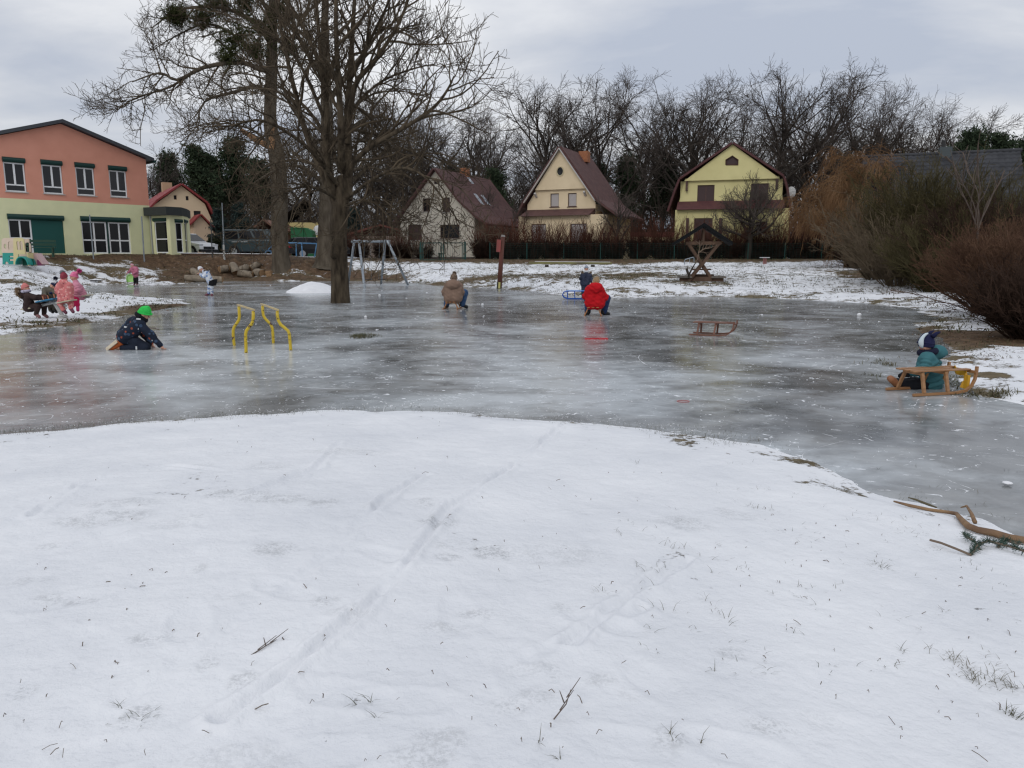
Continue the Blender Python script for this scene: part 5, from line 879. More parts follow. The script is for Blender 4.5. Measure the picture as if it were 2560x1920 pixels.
# ---- green fence with gate
gf = M('green fence steel', (.008, .05, .042), .5); fy = 56.6; fl_ = thing('wire_fence', 'green wire mesh fence in front of the reddish hedge', 'fence', (*at(1230, 650, fy)[:2], 1.2)); wires = MB(fl_.location)
fpx = list(range(1225, 2180, 92)); tz = at(1300, 607, fy)[2]
for px_ in fpx: p = at(px_, 650, fy); MB(fl_.location).tube([(p[0], fy, gz(p[0], fy) - .1), (p[0], fy, tz)], .035, 8).build('post', gf, fl_)
x0, x1 = at(fpx[0], 650, fy)[0], at(fpx[-1], 650, fy)[0]
for k in range(9): wires.bar((x0, fy, 1.35 + k * (tz - 1.4) / 8), (x1, fy, 1.35 + k * (tz - 1.4) / 8), .008, .008)
k = x0
while k < x1: wires.bar((k, fy, 1.3), (k, fy, tz), .006, .006); k += .25
wires.build('mesh_panel', gf, fl_)
gt = thing('garden_gate', 'green steel tube gate in front of the white house', 'gate', (*at(1105, 650, 55)[:2], 1.2)); g_y = 55.0
for px_, w_ in ((1052, .07), (1163, .07)): p = at(px_, 652, g_y); MB(gt.location).bx(p[0] - w_, p[0] + w_, g_y - .06, g_y + .06, gz(p[0], g_y) - .1, at(0, 604, g_y)[2]).build('post', gf, gt)
for xa, xb in ((1055.5, 1105), (1107, 1159)):
    a, c = at(xa, 606, g_y), at(xb, 651, g_y); m = MB(gt.location); z0, z1 = c[2], a[2]; m.bx(a[0], a[0] + .08, g_y - .03, g_y + .03, z0, z1).bx(c[0] - .08, c[0], g_y - .03, g_y + .03, z0, z1).bx(a[0] + .08, c[0] - .08, g_y - .03, g_y + .03, z1 - .07, z1).bx(a[0] + .08, c[0] - .08, g_y - .03, g_y + .03, z0, z0 + .07)
    x_ = a[0] + .2
    while x_ < c[0] - .1: m.bx(x_ - .006, x_ + .006, g_y - .006, g_y + .006, z0 + .07, z1 - .07); x_ += .16
    m.build('gate_leaf', gf, gt)
q = at(1115, 640, 62.5); gb = thing('green_bench', 'small dark green bench against the white house behind the gate', 'bench', (q[0], 62.0, 1.35)); MB().bx(-.6, .6, -.2, .2, .4, .45).build('seat', gr_, gb); MB().bx(-.6, .6, .2, .24, .5, .95).build('backrest', gr_, gb)
for x_ in (-.5, .5): MB().bx(x_ - .03, x_ + .03, -.18, .2, -.05, .4).build('leg', gr_, gb)
# ---- cars
rubber = M('tyre rubber', (.012, .012, .013), .8); rim_m = M('alloy rim', (.45, .46, .48), .35, metal=.7); lampm = M('clear headlight', (.55, .56, .58), .15, spec=.8); redl = M('red tail light', (.3, .01, .012), .3)
def car(name, label, cat, loc, rz, prof, house, wd, paint, wheels, rw_, wins, extra=()):
    c = thing(name, label, cat, loc, rz); pm = M(name + ' paint', paint, .35, coat=.2, spec=.4); w2 = wd / 2
    b_ = MB(); n = len(prof)
    ins = [(.06 if z_ < .35 else 0) for x_, z_ in prof]; b_.add([(x_, -w2 + i_, z_) for (x_, z_), i_ in zip(prof, ins)] + [(x_, w2 - i_, z_) for (x_, z_), i_ in zip(prof, ins)], [tuple(range(n)), tuple(range(2 * n - 1, n - 1, -1))] + [(i, n + i, n + (i + 1) % n, (i + 1) % n) for i in range(n)]); b_.build('body', pm, c, bevel=.05)
    (xa, za), (xb, zb_), (xc, zc_), (xd, zd) = house; tp_ = .16
    g_ = MB().add([(xa, -w2 + .04, za), (xb, -w2 + tp_, zb_), (xc, -w2 + tp_, zc_), (xd, -w2 + .04, zd), (xa, w2 - .04, za), (xb, w2 - tp_, zb_), (xc, w2 - tp_, zc_), (xd, w2 - .04, zd)], [(0, 1, 2, 3), (7, 6, 5, 4), (0, 4, 5, 1), (1, 5, 6, 2), (2, 6, 7, 3), (3, 7, 4, 0)]); g_.build('roof', pm, c, bevel=.05)
    def side(s, u, v): 
        p = (1 - v) * ((1 - u) * np.array((xa, 0, za)) + u * np.array((xd, 0, zd))) + v * ((1 - u) * np.array((xb, 0, zb_)) + u * np.array((xc, 0, zc_))); p[1] = s * (w2 - .04 - (tp_ - .04) * v + .008); return p
    for s in (-1, 1):
        for u0, u1 in wins: MB().add([side(s, u0, .12), side(s, u1, .12), side(s, u1, .86), side(s, u0, .86)], [(0, 1, 2, 3)]).build('side_window', glass_dim, c)
    for (p0, p1, p2, p3) in (((xd, zd), (xc, zc_), .012, 1), ((xa, za), (xb, zb_), -.012, 1)):
        q0, q1 = np.array(p0), np.array(p1); f = lambda v, s: (q0[0] + (q1[0] - q0[0]) * v + p2, s * (w2 - .1 - (tp_ - .04) * v), q0[1] + (q1[1] - q0[1]) * v + .01); MB().add([f(.1, -1), f(.1, 1), f(.9, 1), f(.9, -1)], [(0, 1, 2, 3)]).build('windscreen', glass_dim, c)
    for wx_ in wheels:
        for s in (-1, 1):
            o = MB().tube([(wx_, s * (w2 - .2), rw_), (wx_, s * (w2 + .012), rw_)], rw_, 20).build('wheel', rubber, c); m = MB().tube([(wx_, s * (w2 - .02), rw_), (wx_, s * (w2 + .018), rw_)], rw_ * .66, 16); 
            for k in range(5): a_ = k * 1.2566; m.bar((wx_, s * (w2 + .02), rw_), (wx_ + rw_ * .6 * math.cos(a_), s * (w2 + .02), rw_ + rw_ * .6 * math.sin(a_)), .05, .02)
            m.build('rim', rim_m, o); MB().tube([(wx_, s * (w2 - .1), rw_ + .02), (wx_, s * (w2 + .006), rw_ + .02)], rw_ * 1.16, 20).build('wheel_arch', rubber, c)
    for nm, mat_, bxs in extra: MB().bx(*bxs).build(nm, mat_, c, bevel=.01)
    return c
vz = 1.55
q = at(578, 636, 57.5); car('parked_van', 'dark green grey passenger van parked behind the edging', 'van', (q[0] + 2.15, 57.5, vz), R(-3), [(-2.45, .3), (-2.5, .6), (-2.45, 1.12), (1.4, 1.14), (2.25, 1.0), (2.45, .8), (2.5, .35)], [(-2.44, 1.12), (-2.3, 1.92), (.95, 1.92), (1.75, 1.12)], 1.95, (.022, .042, .05), (-1.55, 1.5), .34, ((.04, .3), (.33, .58), (.62, .84)), (('headlight', lampm, (2.2, 2.46, -.95, -.62, .72, .92)), ('headlight', lampm, (2.2, 2.46, .62, .95, .72, .92)), ('door_trim', M('chrome strip', (.45, .46, .47), .3, metal=.7), (-1.7, -.5, -.99, -.965, 1.0, 1.03)), ('mirror', rubber, (1.2, 1.36, -1.16, -.98, 1.12, 1.34)), ('bumper', rubber, (2.3, 2.55, -.9, .9, .32, .6))))
q = at(505, 640, 55.8); car('parked_car', 'white compact off-road car half hidden by the corner bay', 'car', (q[0] - .95, 55.8, 1.52), R(-24), [(-2.0, .34), (-2.05, .8), (-2.0, .98), (.85, 1.02), (1.75, .9), (1.98, .7), (2.0, .34)], [(-1.95, .98), (-1.55, 1.62), (.1, 1.62), (1.0, 1.01)], 1.76, (.68, .69, .70), (-1.25, 1.25), .34, ((.05, .4), (.45, .82)), (('headlight', lampm, (1.6, 1.97, -.88, -.5, .72, .86)), ('headlight', lampm, (1.6, 1.97, .5, .88, .72, .86)), ('grille', rubber, (1.9, 2.02, -.5, .5, .5, .68)), ('bumper', rubber, (1.85, 2.06, -.85, .85, .3, .48)), ('roof_rail', steel_dark, (-1.4, .0, -.74, -.7, 1.66, 1.7)), ('mirror', rubber, (.55, .7, -1.0, -.86, 1.02, 1.18))))
q = at(772, 644, 57); car('parked_car', 'black estate car seen between the two thick trunks', 'car', (q[0] + .6, 57.4, 1.38), R(28), [(-2.2, .34), (-2.28, .7), (-2.2, 1.0), (1.0, 1.0), (1.95, .9), (2.2, .65), (2.2, .34)], [(-2.18, 1.0), (-1.75, 1.5), (.2, 1.52), (1.05, 1.0)], 1.82, (.012, .013, .016), (-1.35, 1.38), .34, ((.06, .34), (.38, .62), (.65, .86)), (('tail_light', redl, (-2.28, -2.1, -.9, -.62, .74, .9)), ('tail_light', redl, (-2.28, -2.1, .62, .9, .74, .9)), ('number_plate', M('pale plate', (.6, .6, .58), .5), (-2.3, -2.25, -.26, .26, .62, .73)), ('bumper', rubber, (-2.34, -2.1, -.86, .86, .34, .56))))
# green container with a rounded panel
q = at(728, 620, 63); gc = thing('green_container', 'bright green container with rounded top behind the black car', 'container', (q[0], 63, 1.4)); gm_ = M('bright green paint', (.012, .11, .04), .5); a = at(728, 571, 63); c = at(760, 620, 63); z1 = a[2] - 1.4
MB().bx(0, c[0] - q[0], 0, 1.6, -.05, z1).build('body', gm_, gc, bevel=.04); xx = c[0] - q[0]; MB().prism([(xx + .0, .1, 0), (xx + .7, .1, 0), (xx + .7, .1, z1 * .78), (xx + .58, .1, z1 * .93), (xx + .3, .1, z1), (xx + .0, .1, z1)], (0, 1.2, 0)).build('side_panel', gm_, gc); MB().bx(xx + .05, xx + .68, .06, .1, z1 * .38, z1 * .62).build('sign', M('white sign', (.6, .62, .6), .6), gc); MB().bx(-.06, xx + .06, -.06, 1.66, z1, z1 + .07).build('lid', M('light green lid', (.03, .2, .075), .5), gc)
q = at(794, 576, 66); sd = thing('satellite_dish', 'round white satellite dish by the yellow house between the trunks', 'satellite dish', q); MB().ell((0, 0, 0), (.36, .08, .42), 16, 8).build('dish', M('white dish', (.66, .67, .67), .5), sd, True); MB().tube([(0, .05, -.1), (0, .3, -1), (0, .3, -2.4)], .04, 6).build('mast', zinc, sd)
# ---- log pile
bk_ = M('pale log bark', (.27, .225, .17), .9, (.16, .13, .098), 5, bump=.01, bscale=9); cut = M('sawn log end', (.30, .19, .10), .85, (.20, .12, .065), 8)
lg = [((704, 0), 0)]
def log(label, c0, c1, rp, seed, lift=0.0):
    A = pixg(*c0); Yl_ = float(A[1]); r_ = rp * Yl_ / F; a = at(c0[0], c0[1], Yl_); 
    c = at(c1[0], c1[1], Yl_ + c1[2]); a[2] = gz(a[0], a[1]) + r_ * .88 + lift; c[2] = gz(c[0], c[1]) + r_ * .88 + lift; mid = (a + c) / 2; o = thing('cut_log', label, 'log', (mid[0], mid[1], min(a[2], c[2]) - r_), group='sawn logs on the brown bank')
    d = (c - a) / np.linalg.norm(c - a); rng = np.random.RandomState(seed); k = [a + (c - a) * f + rng.randn(3) * r_ * .04 for f in (0, .03, .35, .65, .97, 1)]; MB(o.location).tube(k, [r_ * .98, r_ * 1.03, r_, r_ * 1.02, r_ * .99, r_ * .95], 18, False).build('bark_side', bk_, o, True)
    for p, s in ((k[0], -1), (k[-1], 1)): MB(o.location).tube([p, p + d * s * .012], [r_ * .97, r_ * .93], 18).build('cut_face', cut, o)
for k, (lb, c0, c1, rp) in enumerate((('long log lying nearest the ice, behind the child in white and blue', (463, 702), (556, 701, -.15), 8), ('leftmost log of the upper row, tilted away', (551, 684), (570, 686, .5), 8.5), ('log with its sawn end facing the ice, second in the upper row', (590, 691), (583, 688, .4), 10), ('log standing behind the gap of the upper row', (602, 684), (618, 681, .4), 8.5), ('longest log of the upper row, lying along the ice', (597, 692), (634, 695, -.2), 8.5), ('log at the right end with sawn end facing the ice', (657, 694), (641, 690, .4), 10), ('short log behind the right end of the row', (628, 682), (648, 688, .4), 7.5), ('short log at the far left of the long log', (500, 697), (482, 694, .8), 8.5))): log(lb, c0, c1, rp, 900 + k)
q = pixg(671, 694); stp = thing('split_block', 'split pale block of wood at the right end of the log row', 'wood block', q); Yb_ = float(q[1]); MB(q).prism([at(662, 678, Yb_), at(676, 677, Yb_), at(678.5, 693, Yb_), at(666, 694, Yb_)], (0, .45, 0)).build('block', cut, stp, bevel=.02)
q = pixg(5, 760)
# ---- snow heap by the trunk
q = onz(775, 731); rng = np.random.RandomState(66); n1_, n2_ = 40, 18; V = []; rxs = 58 * q[1] / F * 1.08; hh = 29 * q[1] / F
for i in range(n2_ + 1):
    f = i / n2_
    for j in range(n1_): a = 6.283 * j / n1_; V.append((rxs * f * math.cos(a) * (1.0 if math.cos(a) < 0 else 1.25), rxs * 1.1 * f * math.sin(a), hh * .84 * (1 - f ** 2.2) ** 1.15 - .01))
V = np.array(V); V[:, 2] += (fbm(V[:, 0] * 2 + 9, V[:, 1] * 2 + 9, 4, 5) - .5) * .16 * (V[:, 2] > .02); Qh = [(i * n1_ + j, (i + 1) * n1_ + j, (i + 1) * n1_ + (j + 1) % n1_, i * n1_ + (j + 1) % n1_) for i in range(n2_) for j in range(n1_)]
hp = np_mesh('snow_heap', V, Qh, snc_m, smooth=True); hp.location = (float(q[0]), float(q[1]) + .3, 0); tag(hp, 'smooth heap of snow on the ice beside the main trunk', 'snow heap')
# ---- sleds
def sled(label, x, y, yaw, L_=.98, wd=.36, ht=.25, mat=wood_beech, group=None, z=0.0, slats=3, cat='sled', scale=1.0, strap=None, name='wooden_sled'):
    s = thing(name, label, cat, (x, y, z), yaw, group); s.scale = (scale,) * 3; w2 = wd / 2; h = ht
    for k in (-1, 1):
        pts = [(-L_ * .5, k * (w2 + .03), .018), (-L_ * .2, k * (w2 + .03), .018), (L_ * .18, k * (w2 + .03), .018), (L_ * .34, k * (w2 + .03), .035), (L_ * .43, k * (w2 + .03), .085), (L_ * .48, k * (w2 + .025), .15), (L_ * .5, k * (w2 + .02), .22), (L_ * .502, k * (w2 + .02), h + .03)]
        m = MB(); P = []
        for i, p in enumerate(pts):
            t_ = np.array(pts[min(i + 1, 7)]) - np.array(pts[max(i - 1, 0)]); t_ /= np.linalg.norm(t_); nn = np.array((-t_[2], 0, t_[0]))
            for dy, dn in ((-.012, -.013), (.012, -.013), (.012, .013), (-.012, .013)): P.append(np.array(p) + np.array((0, dy, 0)) + nn * dn)
        fs = [(4 * i + j, 4 * i + (j + 1) % 4, 4 * i + 4 + (j + 1) % 4, 4 * i + 4 + j) for i in range(7) for j in range(4)] + [(3, 2, 1, 0), (28, 29, 30, 31)]; m.add(P, fs).build('runner', mat, s)
        for lx in (-.32, .06):
            MB().bar((lx * L_, k * (w2 + .022), .03), (lx * L_ + .02, k * (w2 - .045), h - .035), .024, .032, up=(1, 0, 0)).build('leg', mat, s)
    for lx in (-.3, .08): MB().bar((lx * L_, -w2 + .03, h - .035), (lx * L_, w2 - .03, h - .035), .035, .03).build('cross_bar', mat, s)
    MB().bar((L_ * .49, -w2 - .03, h - .03), (L_ * .49, w2 + .03, h - .03), .028, .028).build('front_bar', mat, s)
    for k in range(slats):
        yy = (k - (slats - 1) / 2) * wd / slats * .95; ext = .47 if k in (0, slats - 1) else .3; MB().bar((-L_ * .44, yy, h - .008), (L_ * ext, yy * 1.05, h - .008), wd / slats * .58, .016).build('slat', mat, s, bevel=.004)
    if strap:
        m = MB(); pts = [(L_ * .475, w2 * .55, h - .01), (L_ * .44, .02, h - .06), (L_ * .42, -w2 * .75, h - .05), (L_ * .40, -w2 * .8, .12), (L_ * .38, -w2 * .7, .05)]
        for a, c in zip(pts[:-1], pts[1:]): m.bar(a, c, .006, .05)
        m.build('strap', strap, s); MB().bx(L_ * .385, L_ * .425, -w2 * 1.06, -w2 * .72, .045, .19).build('strap', strap, s)
    return s
a, c = onz(2273, 990), onz(2400, 983); d = c - a; yaw = math.atan2(d[1], d[0]); f0 = onz(2220, 979); wdt = abs(np.dot(f0 - a, (-math.sin(yaw), math.cos(yaw), 0))); Ls = np.linalg.norm(d) / .82 * 1.0; mid = a + d * (.5 / .82) + np.array((-math.sin(yaw), math.cos(yaw), 0)) * wdt * .5
BIG = sled('large brown wooden sled with a yellow strap beside the seated child in teal', mid[0], mid[1], yaw, min(Ls, 1.0), max(.32, min(wdt, .46)), .255, wood_brown, 'wooden sleds on the ice', strap=M('yellow strap', (.55, .30, .02), .6))
a, c = onz(1728, 836), onz(1795, 840.5); d = c - a; yaw = math.atan2(d[1], d[0]); m_ = onz(1782, 838)
sled('empty dark red wooden sled standing alone on the ice', m_[0], m_[1], -.42, .79, .34, .245, wood_red, 'wooden sleds on the ice', slats=3)
m_ = onz(1128, 774); sled('light orange wooden sled under the person in the beige jacket', m_[0] + .02, m_[1] + .42, R(83), .95, .34, .21, wood_beech, 'wooden sleds on the ice')
m_ = onz(1487, 791); sled('light orange wooden sled under the person in the red jacket', m_[0], m_[1] + .44, R(84), .95, .34, .22, wood_beech, 'wooden sleds on the ice')
bm_ = M('bright blue paint', (.012, .09, .42), .35); m_ = onz(1441, 748); bsd = thing('blue_sled', 'bright blue metal tube sled behind the person in red', 'sled', (m_[0], m_[1], 0), R(174)); 
for k in (-1, 1): MB().tube([(-.42, k * .19, .02), (.3, k * .19, .02), (.42, k * .19, .06), (.48, k * .19, .15), (.44, k * .185, .24), (.34, k * .18, .28), (-.4, k * .18, .28)], .014, 8).build('runner', bm_, bsd, True)
for k in (-1, 1):
    for x_ in (-.3, .05, .3): MB().tube([(x_, k * .19, .02), (x_ + .02, k * .18, .28)], .012, 6).build('strut', bm_, bsd)
MB().bx(-.4, .36, -.18, .18, .283, .3).build('seat', M('pale blue seat', (.10, .28, .62), .4), bsd, bevel=.005); MB().bx(-.47, -.4, -.19, .19, .04, .28).build('rear_panel', bm_, bsd, bevel=.01)
# lime green plastic sled beside the far pink child
q = onz(327, 706.5); q = pixg(327, 706); lm_ = M('lime green plastic', (.24, .52, .10), .4, (.38, .6, .25), 6); ls = thing('plastic_sled', 'small lime green plastic sled standing beside the far child in pink', 'sled', q, R(15)); MB().prism([(-.17, 0, 0), (.17, 0, 0), (.2, .03, .18), (.17, .06, .36), (.1, .07, .42), (-.1, .07, .42), (-.17, .06, .36), (-.2, .03, .18)], (0, .06, 0)).build('shell', lm_, ls, bevel=.015); MB().tube([(-.18, -.02, .04), (-.21, 0, .2), (-.15, .03, .38), (0, .04, .44), (.15, .03, .38), (.21, 0, .2), (.18, -.02, .04)], .025, 6).build('rim', lm_, ls, True)
# ---- spring rocker with four seats
RB = pixg(160, 803); RY = 17.2; rk = thing('spring_rocker', 'four-seat spring rocker with blue centre plate carrying four children', 'rocker', (RB[0], RY, gz(RB[0], RY))); ro = rk.location; sp = [at(157 + 10 * math.cos(a_), 803 - a_ * .62, RY) + np.array((0, .09 * math.sin(a_), 0)) for a_ in np.linspace(0, 25, 90)]; MB(ro).tube(sp, .016, 6).build('spring', M('pale grey spring', (.50, .50, .48), .5), rk, True)
palew = M('pale worn seat board', (.52, .47, .34), .7, (.4, .37, .28), 7); gtube = M('grey frame tube', (.4, .41, .4), .5); cen = at(136, 756, RY); MB(ro).tube([at(58, 774, RY), cen, at(224, 741, RY + .1)], .03, 8).build('beam', gtube, rk); MB(ro).tube([at(165, 764, RY - .6), cen, at(118, 757, RY + .6)], .03, 8).build('beam', gtube, rk); MB(ro).tube([at(157, 790, RY), cen], .045, 8).build('stem', gtube, rk)
for a, c, dy0, w_ in (((61, 772.5), (86, 769), 0, .3), ((196, 743), (225, 737.5), .1, .3), ((150, 757), (185, 750), -.55, .26), ((108, 760), (134, 757), .55, .26)): MB(ro).bar(at(*a, RY + dy0), at(*c, RY + dy0), w_, .03).build('seat_board', palew, rk, bevel=.008)
MB(ro).bar(at(102, 754, RY), at(146, 745.5, RY), .42, .03).build('centre_plate', M('blue plastic plate', (.02, .16, .30), .5), rk, bevel=.008)
org = M('orange handle', (.5, .2, .1), .5)
for a, c, dy0 in (((110, 752), (106, 741), -.1), ((137, 747), (134, 735), .12), ((122, 749), (118, 738), .14), ((146, 746), (141, 729), -.2), ((150, 745), (180, 729), .0)): MB(ro).tube([at(*a, RY + dy0), at(*c, RY + dy0)], .014, 6).build('handle', org, rk)
# ---- branches and small things on the snow and ice
dw = M('weathered driftwood', (.30, .19, .10), .85, (.15, .09, .055), 5, stretch=(.5, 2, 2), bump=.006); P_ = lambda px_, py_, up_: pixg(px_, py_) + np.array((0, 0, up_))
sz = lambda x, y: (2160 + x / 5.53, 1180 + y / 5.53)
pts = [P_(*sz(x, y), u) for x, y, u in ((410, 455, .02), (620, 525, .025), (900, 575, .02), (1150, 620, .025), (1270, 655, .03), (1340, 740, .03), (1430, 830, .03), (1560, 880, .03), (1780, 930, .03), (2000, 990, .03), (2250, 1040, .03), (2500, 1090, .03))]
fb = thing('fallen_branch', 'bare peeled branch lying on the snow at the right ice edge', 'branch', pts[3]); MB(fb.location).tube(pts, [.005, .009, .009, .0095, .011, .014, .017, .017, .018, .018, .018, .017], 10).build('stem', dw, fb, True)
pts = [P_(*sz(x, y), u) for x, y, u in ((1320, 640, .06), (1400, 660, .075), (1470, 740, .065), (1520, 830, .05))]; MB(fb.location).tube(pts, [.003, .006, .009, .011], 8).build('side_stem', dw, fb, True); pts = [P_(*sz(x, y), u) for x, y, u in ((600, 470, .05), (700, 490, .045), (900, 545, .035), (1000, 570, .03))]; MB(fb.location).tube(pts, [.003, .006, .007, .004], 6).build('bark_strip', M('olive bark strip', (.10, .085, .05), .9), fb, True)
rng = np.random.RandomState(12); fir = thing('fir_twig', 'green fir twig lying on the snow below the fallen branch', 'twig', P_(*sz(1600, 1110), 0)); st = MB(fir.location); nd = TM()
for pl_ in (((1470, 1190), (1560, 1110), (1700, 1060), (1850, 1090), (2050, 1140), (2300, 1240)), ((1590, 1110), (1520, 1060), (1430, 1010), (1370, 950)), ((1850, 1080), (1930, 1040), (2050, 1080), (2150, 1090)), ((1470, 1190), (1250, 1160), (1050, 1090), (900, 1045))):
    W = np.array([P_(*sz(x, y), .035 if k_ else .015) for k_, (x, y) in enumerate(pl_)]); st.tube(list(W), [.006] * len(W), 5)
    if pl_[-1][0] == 900: continue
    for a, c in zip(W[:-1], W[1:]):
        n = int(np.linalg.norm(c - a) * 1500); f = rng.rand(n, 1); nd.add(cards(a + (c - a) * f - np.array(fir.location), rng, .026, .0016, .6))
st.build('stem', M('fir twig bark', (.16, .12, .09), .9), fir); nd.build('needles', M('blue green fir needles', (.018, .05, .035), .8, (.06, .10, .08), 30), fir, False)
tw = M('dry grey twig', (.12, .095, .08), .9)
for px_, py_, px1, py1, lb, up_ in ((617, 1652, 695, 1607, 'forked dry twig lying flat on the snow left of centre', .012), (1384, 1806, 1427, 1724, 'upright forked twig sticking out of the snow near the bottom', .0)):
    q = pixg(px_, py_); rng = np.random.RandomState(px_); e_ = pixg(px1, py1) if up_ else at(px1, py1, q[1] + .03); o = thing('dry_twig', lb, 'twig', q); m = MB(q); m.tube([q + np.array((0, 0, .006)), (q + e_) / 2 + np.array((.01, 0, up_ + .004)), e_ + np.array((0, 0, .01 if up_ else 0))], [.002, .0016, .0009], 5)
    for f, s in ((.35, 1), (.6, -1), (.75, 1)): b_ = q + (e_ - q) * f; m.tube([b_ + np.array((0, 0, up_)), b_ + (e_ - q) * .28 + np.array((s * .025, s * .02, .02 + up_))], [.002, .001], 4)
    m.build('stem', tw, o)
q = onz(1485, 848); rs_ = thing('red_shovel', 'small flat red plastic shovel lying on the ice below the red jacket', 'toy shovel', q, R(5)); rm = M('red plastic', (.5, .02, .03), .4); MB().bx(-.16, .1, -.012, .012, .0, .02).build('handle', rm, rs_); MB().prism([(.08, -.06, .0), (.24, -.05, .0), (.24, .05, .0), (.08, .06, .0)], (0, 0, .02)).build('blade', rm, rs_)
q = onz(1708, 1004); rr_ = thing('red_ring', 'thin faded red ring lying on the ice', 'ring', q); MB().tube([(.06 * math.cos(a_), .05 * math.sin(a_), .004) for a_ in np.linspace(0, 6.283, 25)], .004, 6, False).build('band', M('faded red plastic', (.42, .17, .17), .5), rr_)
q = onz(400, 823); st_ = thing('thin_stick', 'thin dark stick lying on the ice beside the kneeling child', 'stick', q); MB(q).tube([onz(372, 822) + np.array((0, 0, .02)), onz(386, 824) + np.array((0, 0, .03)), onz(398, 825.5) + np.array((0, 0, .015))], [.012, .012, .008], 6).build('stem', tw, st_)
q = pixg(240, 705); bd = thing('dark_plank', 'short dark plank lying on the snow behind the rocker', 'plank', q, R(-6)); MB().box((0, 0, .05), (.55, .14, .07)).build('board', M('dark wet board', (.035, .03, .03), .7), bd)
# small snowballs, ice lumps
for k, (px_, py_, r_, lb) in enumerate(((2148, 790, .055, 'white snowball on the ice at the right'), (949, 740, .05, 'white snowball on the ice right of the trunk'), (914, 794, .035, 'small snowball on the ice below the swing'), (1206, 763, .04, 'small snowball beside the beige jacket sled'), (2518, 1213, .03, 'flat white lump of snow near the right edge'))):
    q = onz(px_, py_); o = MB().ell((0, 0, r_ * .5), (r_, r_, r_ * (.9 if k < 4 else .3)), 10, 6).build('snowball', snc_m, None, True); o.location = tuple(q); tag(o, lb, 'snowball', 'lumps of snow on the ice')
# grass tufts, litter and crumbs nobody could count
straw = M('dry straw grass', (.13, .105, .06), .9, (.06, .05, .03), 6); rng = np.random.RandomState(31)
def blades(C, ln, wd, lean, rng):
    n = len(C); a_ = rng.uniform(0, 6.283, n); l = ln * rng.uniform(.4, 1.2, n); d = np.stack([np.cos(a_) * lean * rng.uniform(.3, 1.6, n), np.sin(a_) * lean * rng.uniform(.3, 1.6, n), np.ones(n)], 1); d = norm(d) * l[:, None]; s = np.stack([-np.sin(a_), np.cos(a_), np.zeros(n)], 1) * wd; m2 = C + d * .55; e_ = C + d * .95 + np.stack([np.cos(a_), np.sin(a_), -np.full(n, .35)], 1) * (l * .3)[:, None]
    V = np.stack([C - s, C + s, m2 + s * .8, m2 - s * .8, e_ + s * .2, e_ - s * .2], 1).reshape(-1, 3); b_ = np.arange(n)[:, None] * 6; return V, np.concatenate([b_ + np.array([[0, 1, 2, 3]]), b_ + np.array([[3, 2, 4, 5]])])
def gzv(X, Y): return np.maximum(height(X, Y, ice_sd(X, Y)), 0)
tm = TM(); XY = []
for px_, py_, n, sp in [(1990, 1240, 40, 40), (2040, 1215, 60, 40), (1910, 1232, 40, 30), (2090, 1230, 50, 40), (1870, 1270, 25, 20), (1930, 1280, 30, 20), (2200, 1420, 30, 14), (2210, 1430, 16, 8), (2120, 1290, 40, 50), (2200, 1300, 40, 60), (2260, 1330, 40, 40), (2400, 1660, 45, 34), (2450, 1700, 60, 40), (2520, 1715, 40, 25), (2530, 1790, 25, 16), (1680, 1845, 8, 16), (1755, 1860, 4, 8), (1400, 1902, 6, 3), (1345, 1860, 4, 3), (2255, 1630, 8, 8), (2360, 1540, 10, 8), (925, 1755, 6, 5), (890, 1760, 4, 8), (940, 1796, 3, 5), (2100, 1480, 14, 30), (2010, 1500, 10, 40), (2430, 1420, 40, 30), (2330, 1380, 30, 20), (2480, 1480, 30, 40), (2300, 1250, 30, 40), (1800, 1230, 14, 40), (2000, 1350, 20, 60), (2150, 1400, 20, 80), (2250, 1560, 12, 50), (1650, 1340, 8, 60), (300, 1790, 8, 30), (350, 1800, 10, 24)]:
    c = pixg(px_, py_); XY.append(c[:2] + rng.randn(n, 2) * np.array([sp / F * c[1], sp / F * c[1] * 1.3]) * .6)
for k in range(90): px_, py_ = rng.uniform(1500, 2560), rng.uniform(1150, 1700); c = pixg(px_, py_); XY.append(c[:2] + rng.randn(4, 2) * .02)
for i in range(2200):                                  # fringe at the near shore
    f = rng.rand() * 12 + 2; k = int(f); p = np.array(ICE[k]) * (1 - f % 1) + np.array(ICE[k + 1]) * (f % 1)
    if rng.rand() < (.8 if p[0] > 1.2 or p[0] < -2 else .25): XY.append((p + rng.randn(2) * (np.array([.16, .16]) if p[0] > 1.2 else np.array([.10, .10])))[None].repeat(2, 0) + rng.randn(2, 2) * .02)
XY = np.concatenate(XY); tm.add(blades(np.stack([XY[:, 0], XY[:, 1], gzv(XY[:, 0], XY[:, 1]) - .004], 1), .042, .0009, 1.0, rng))
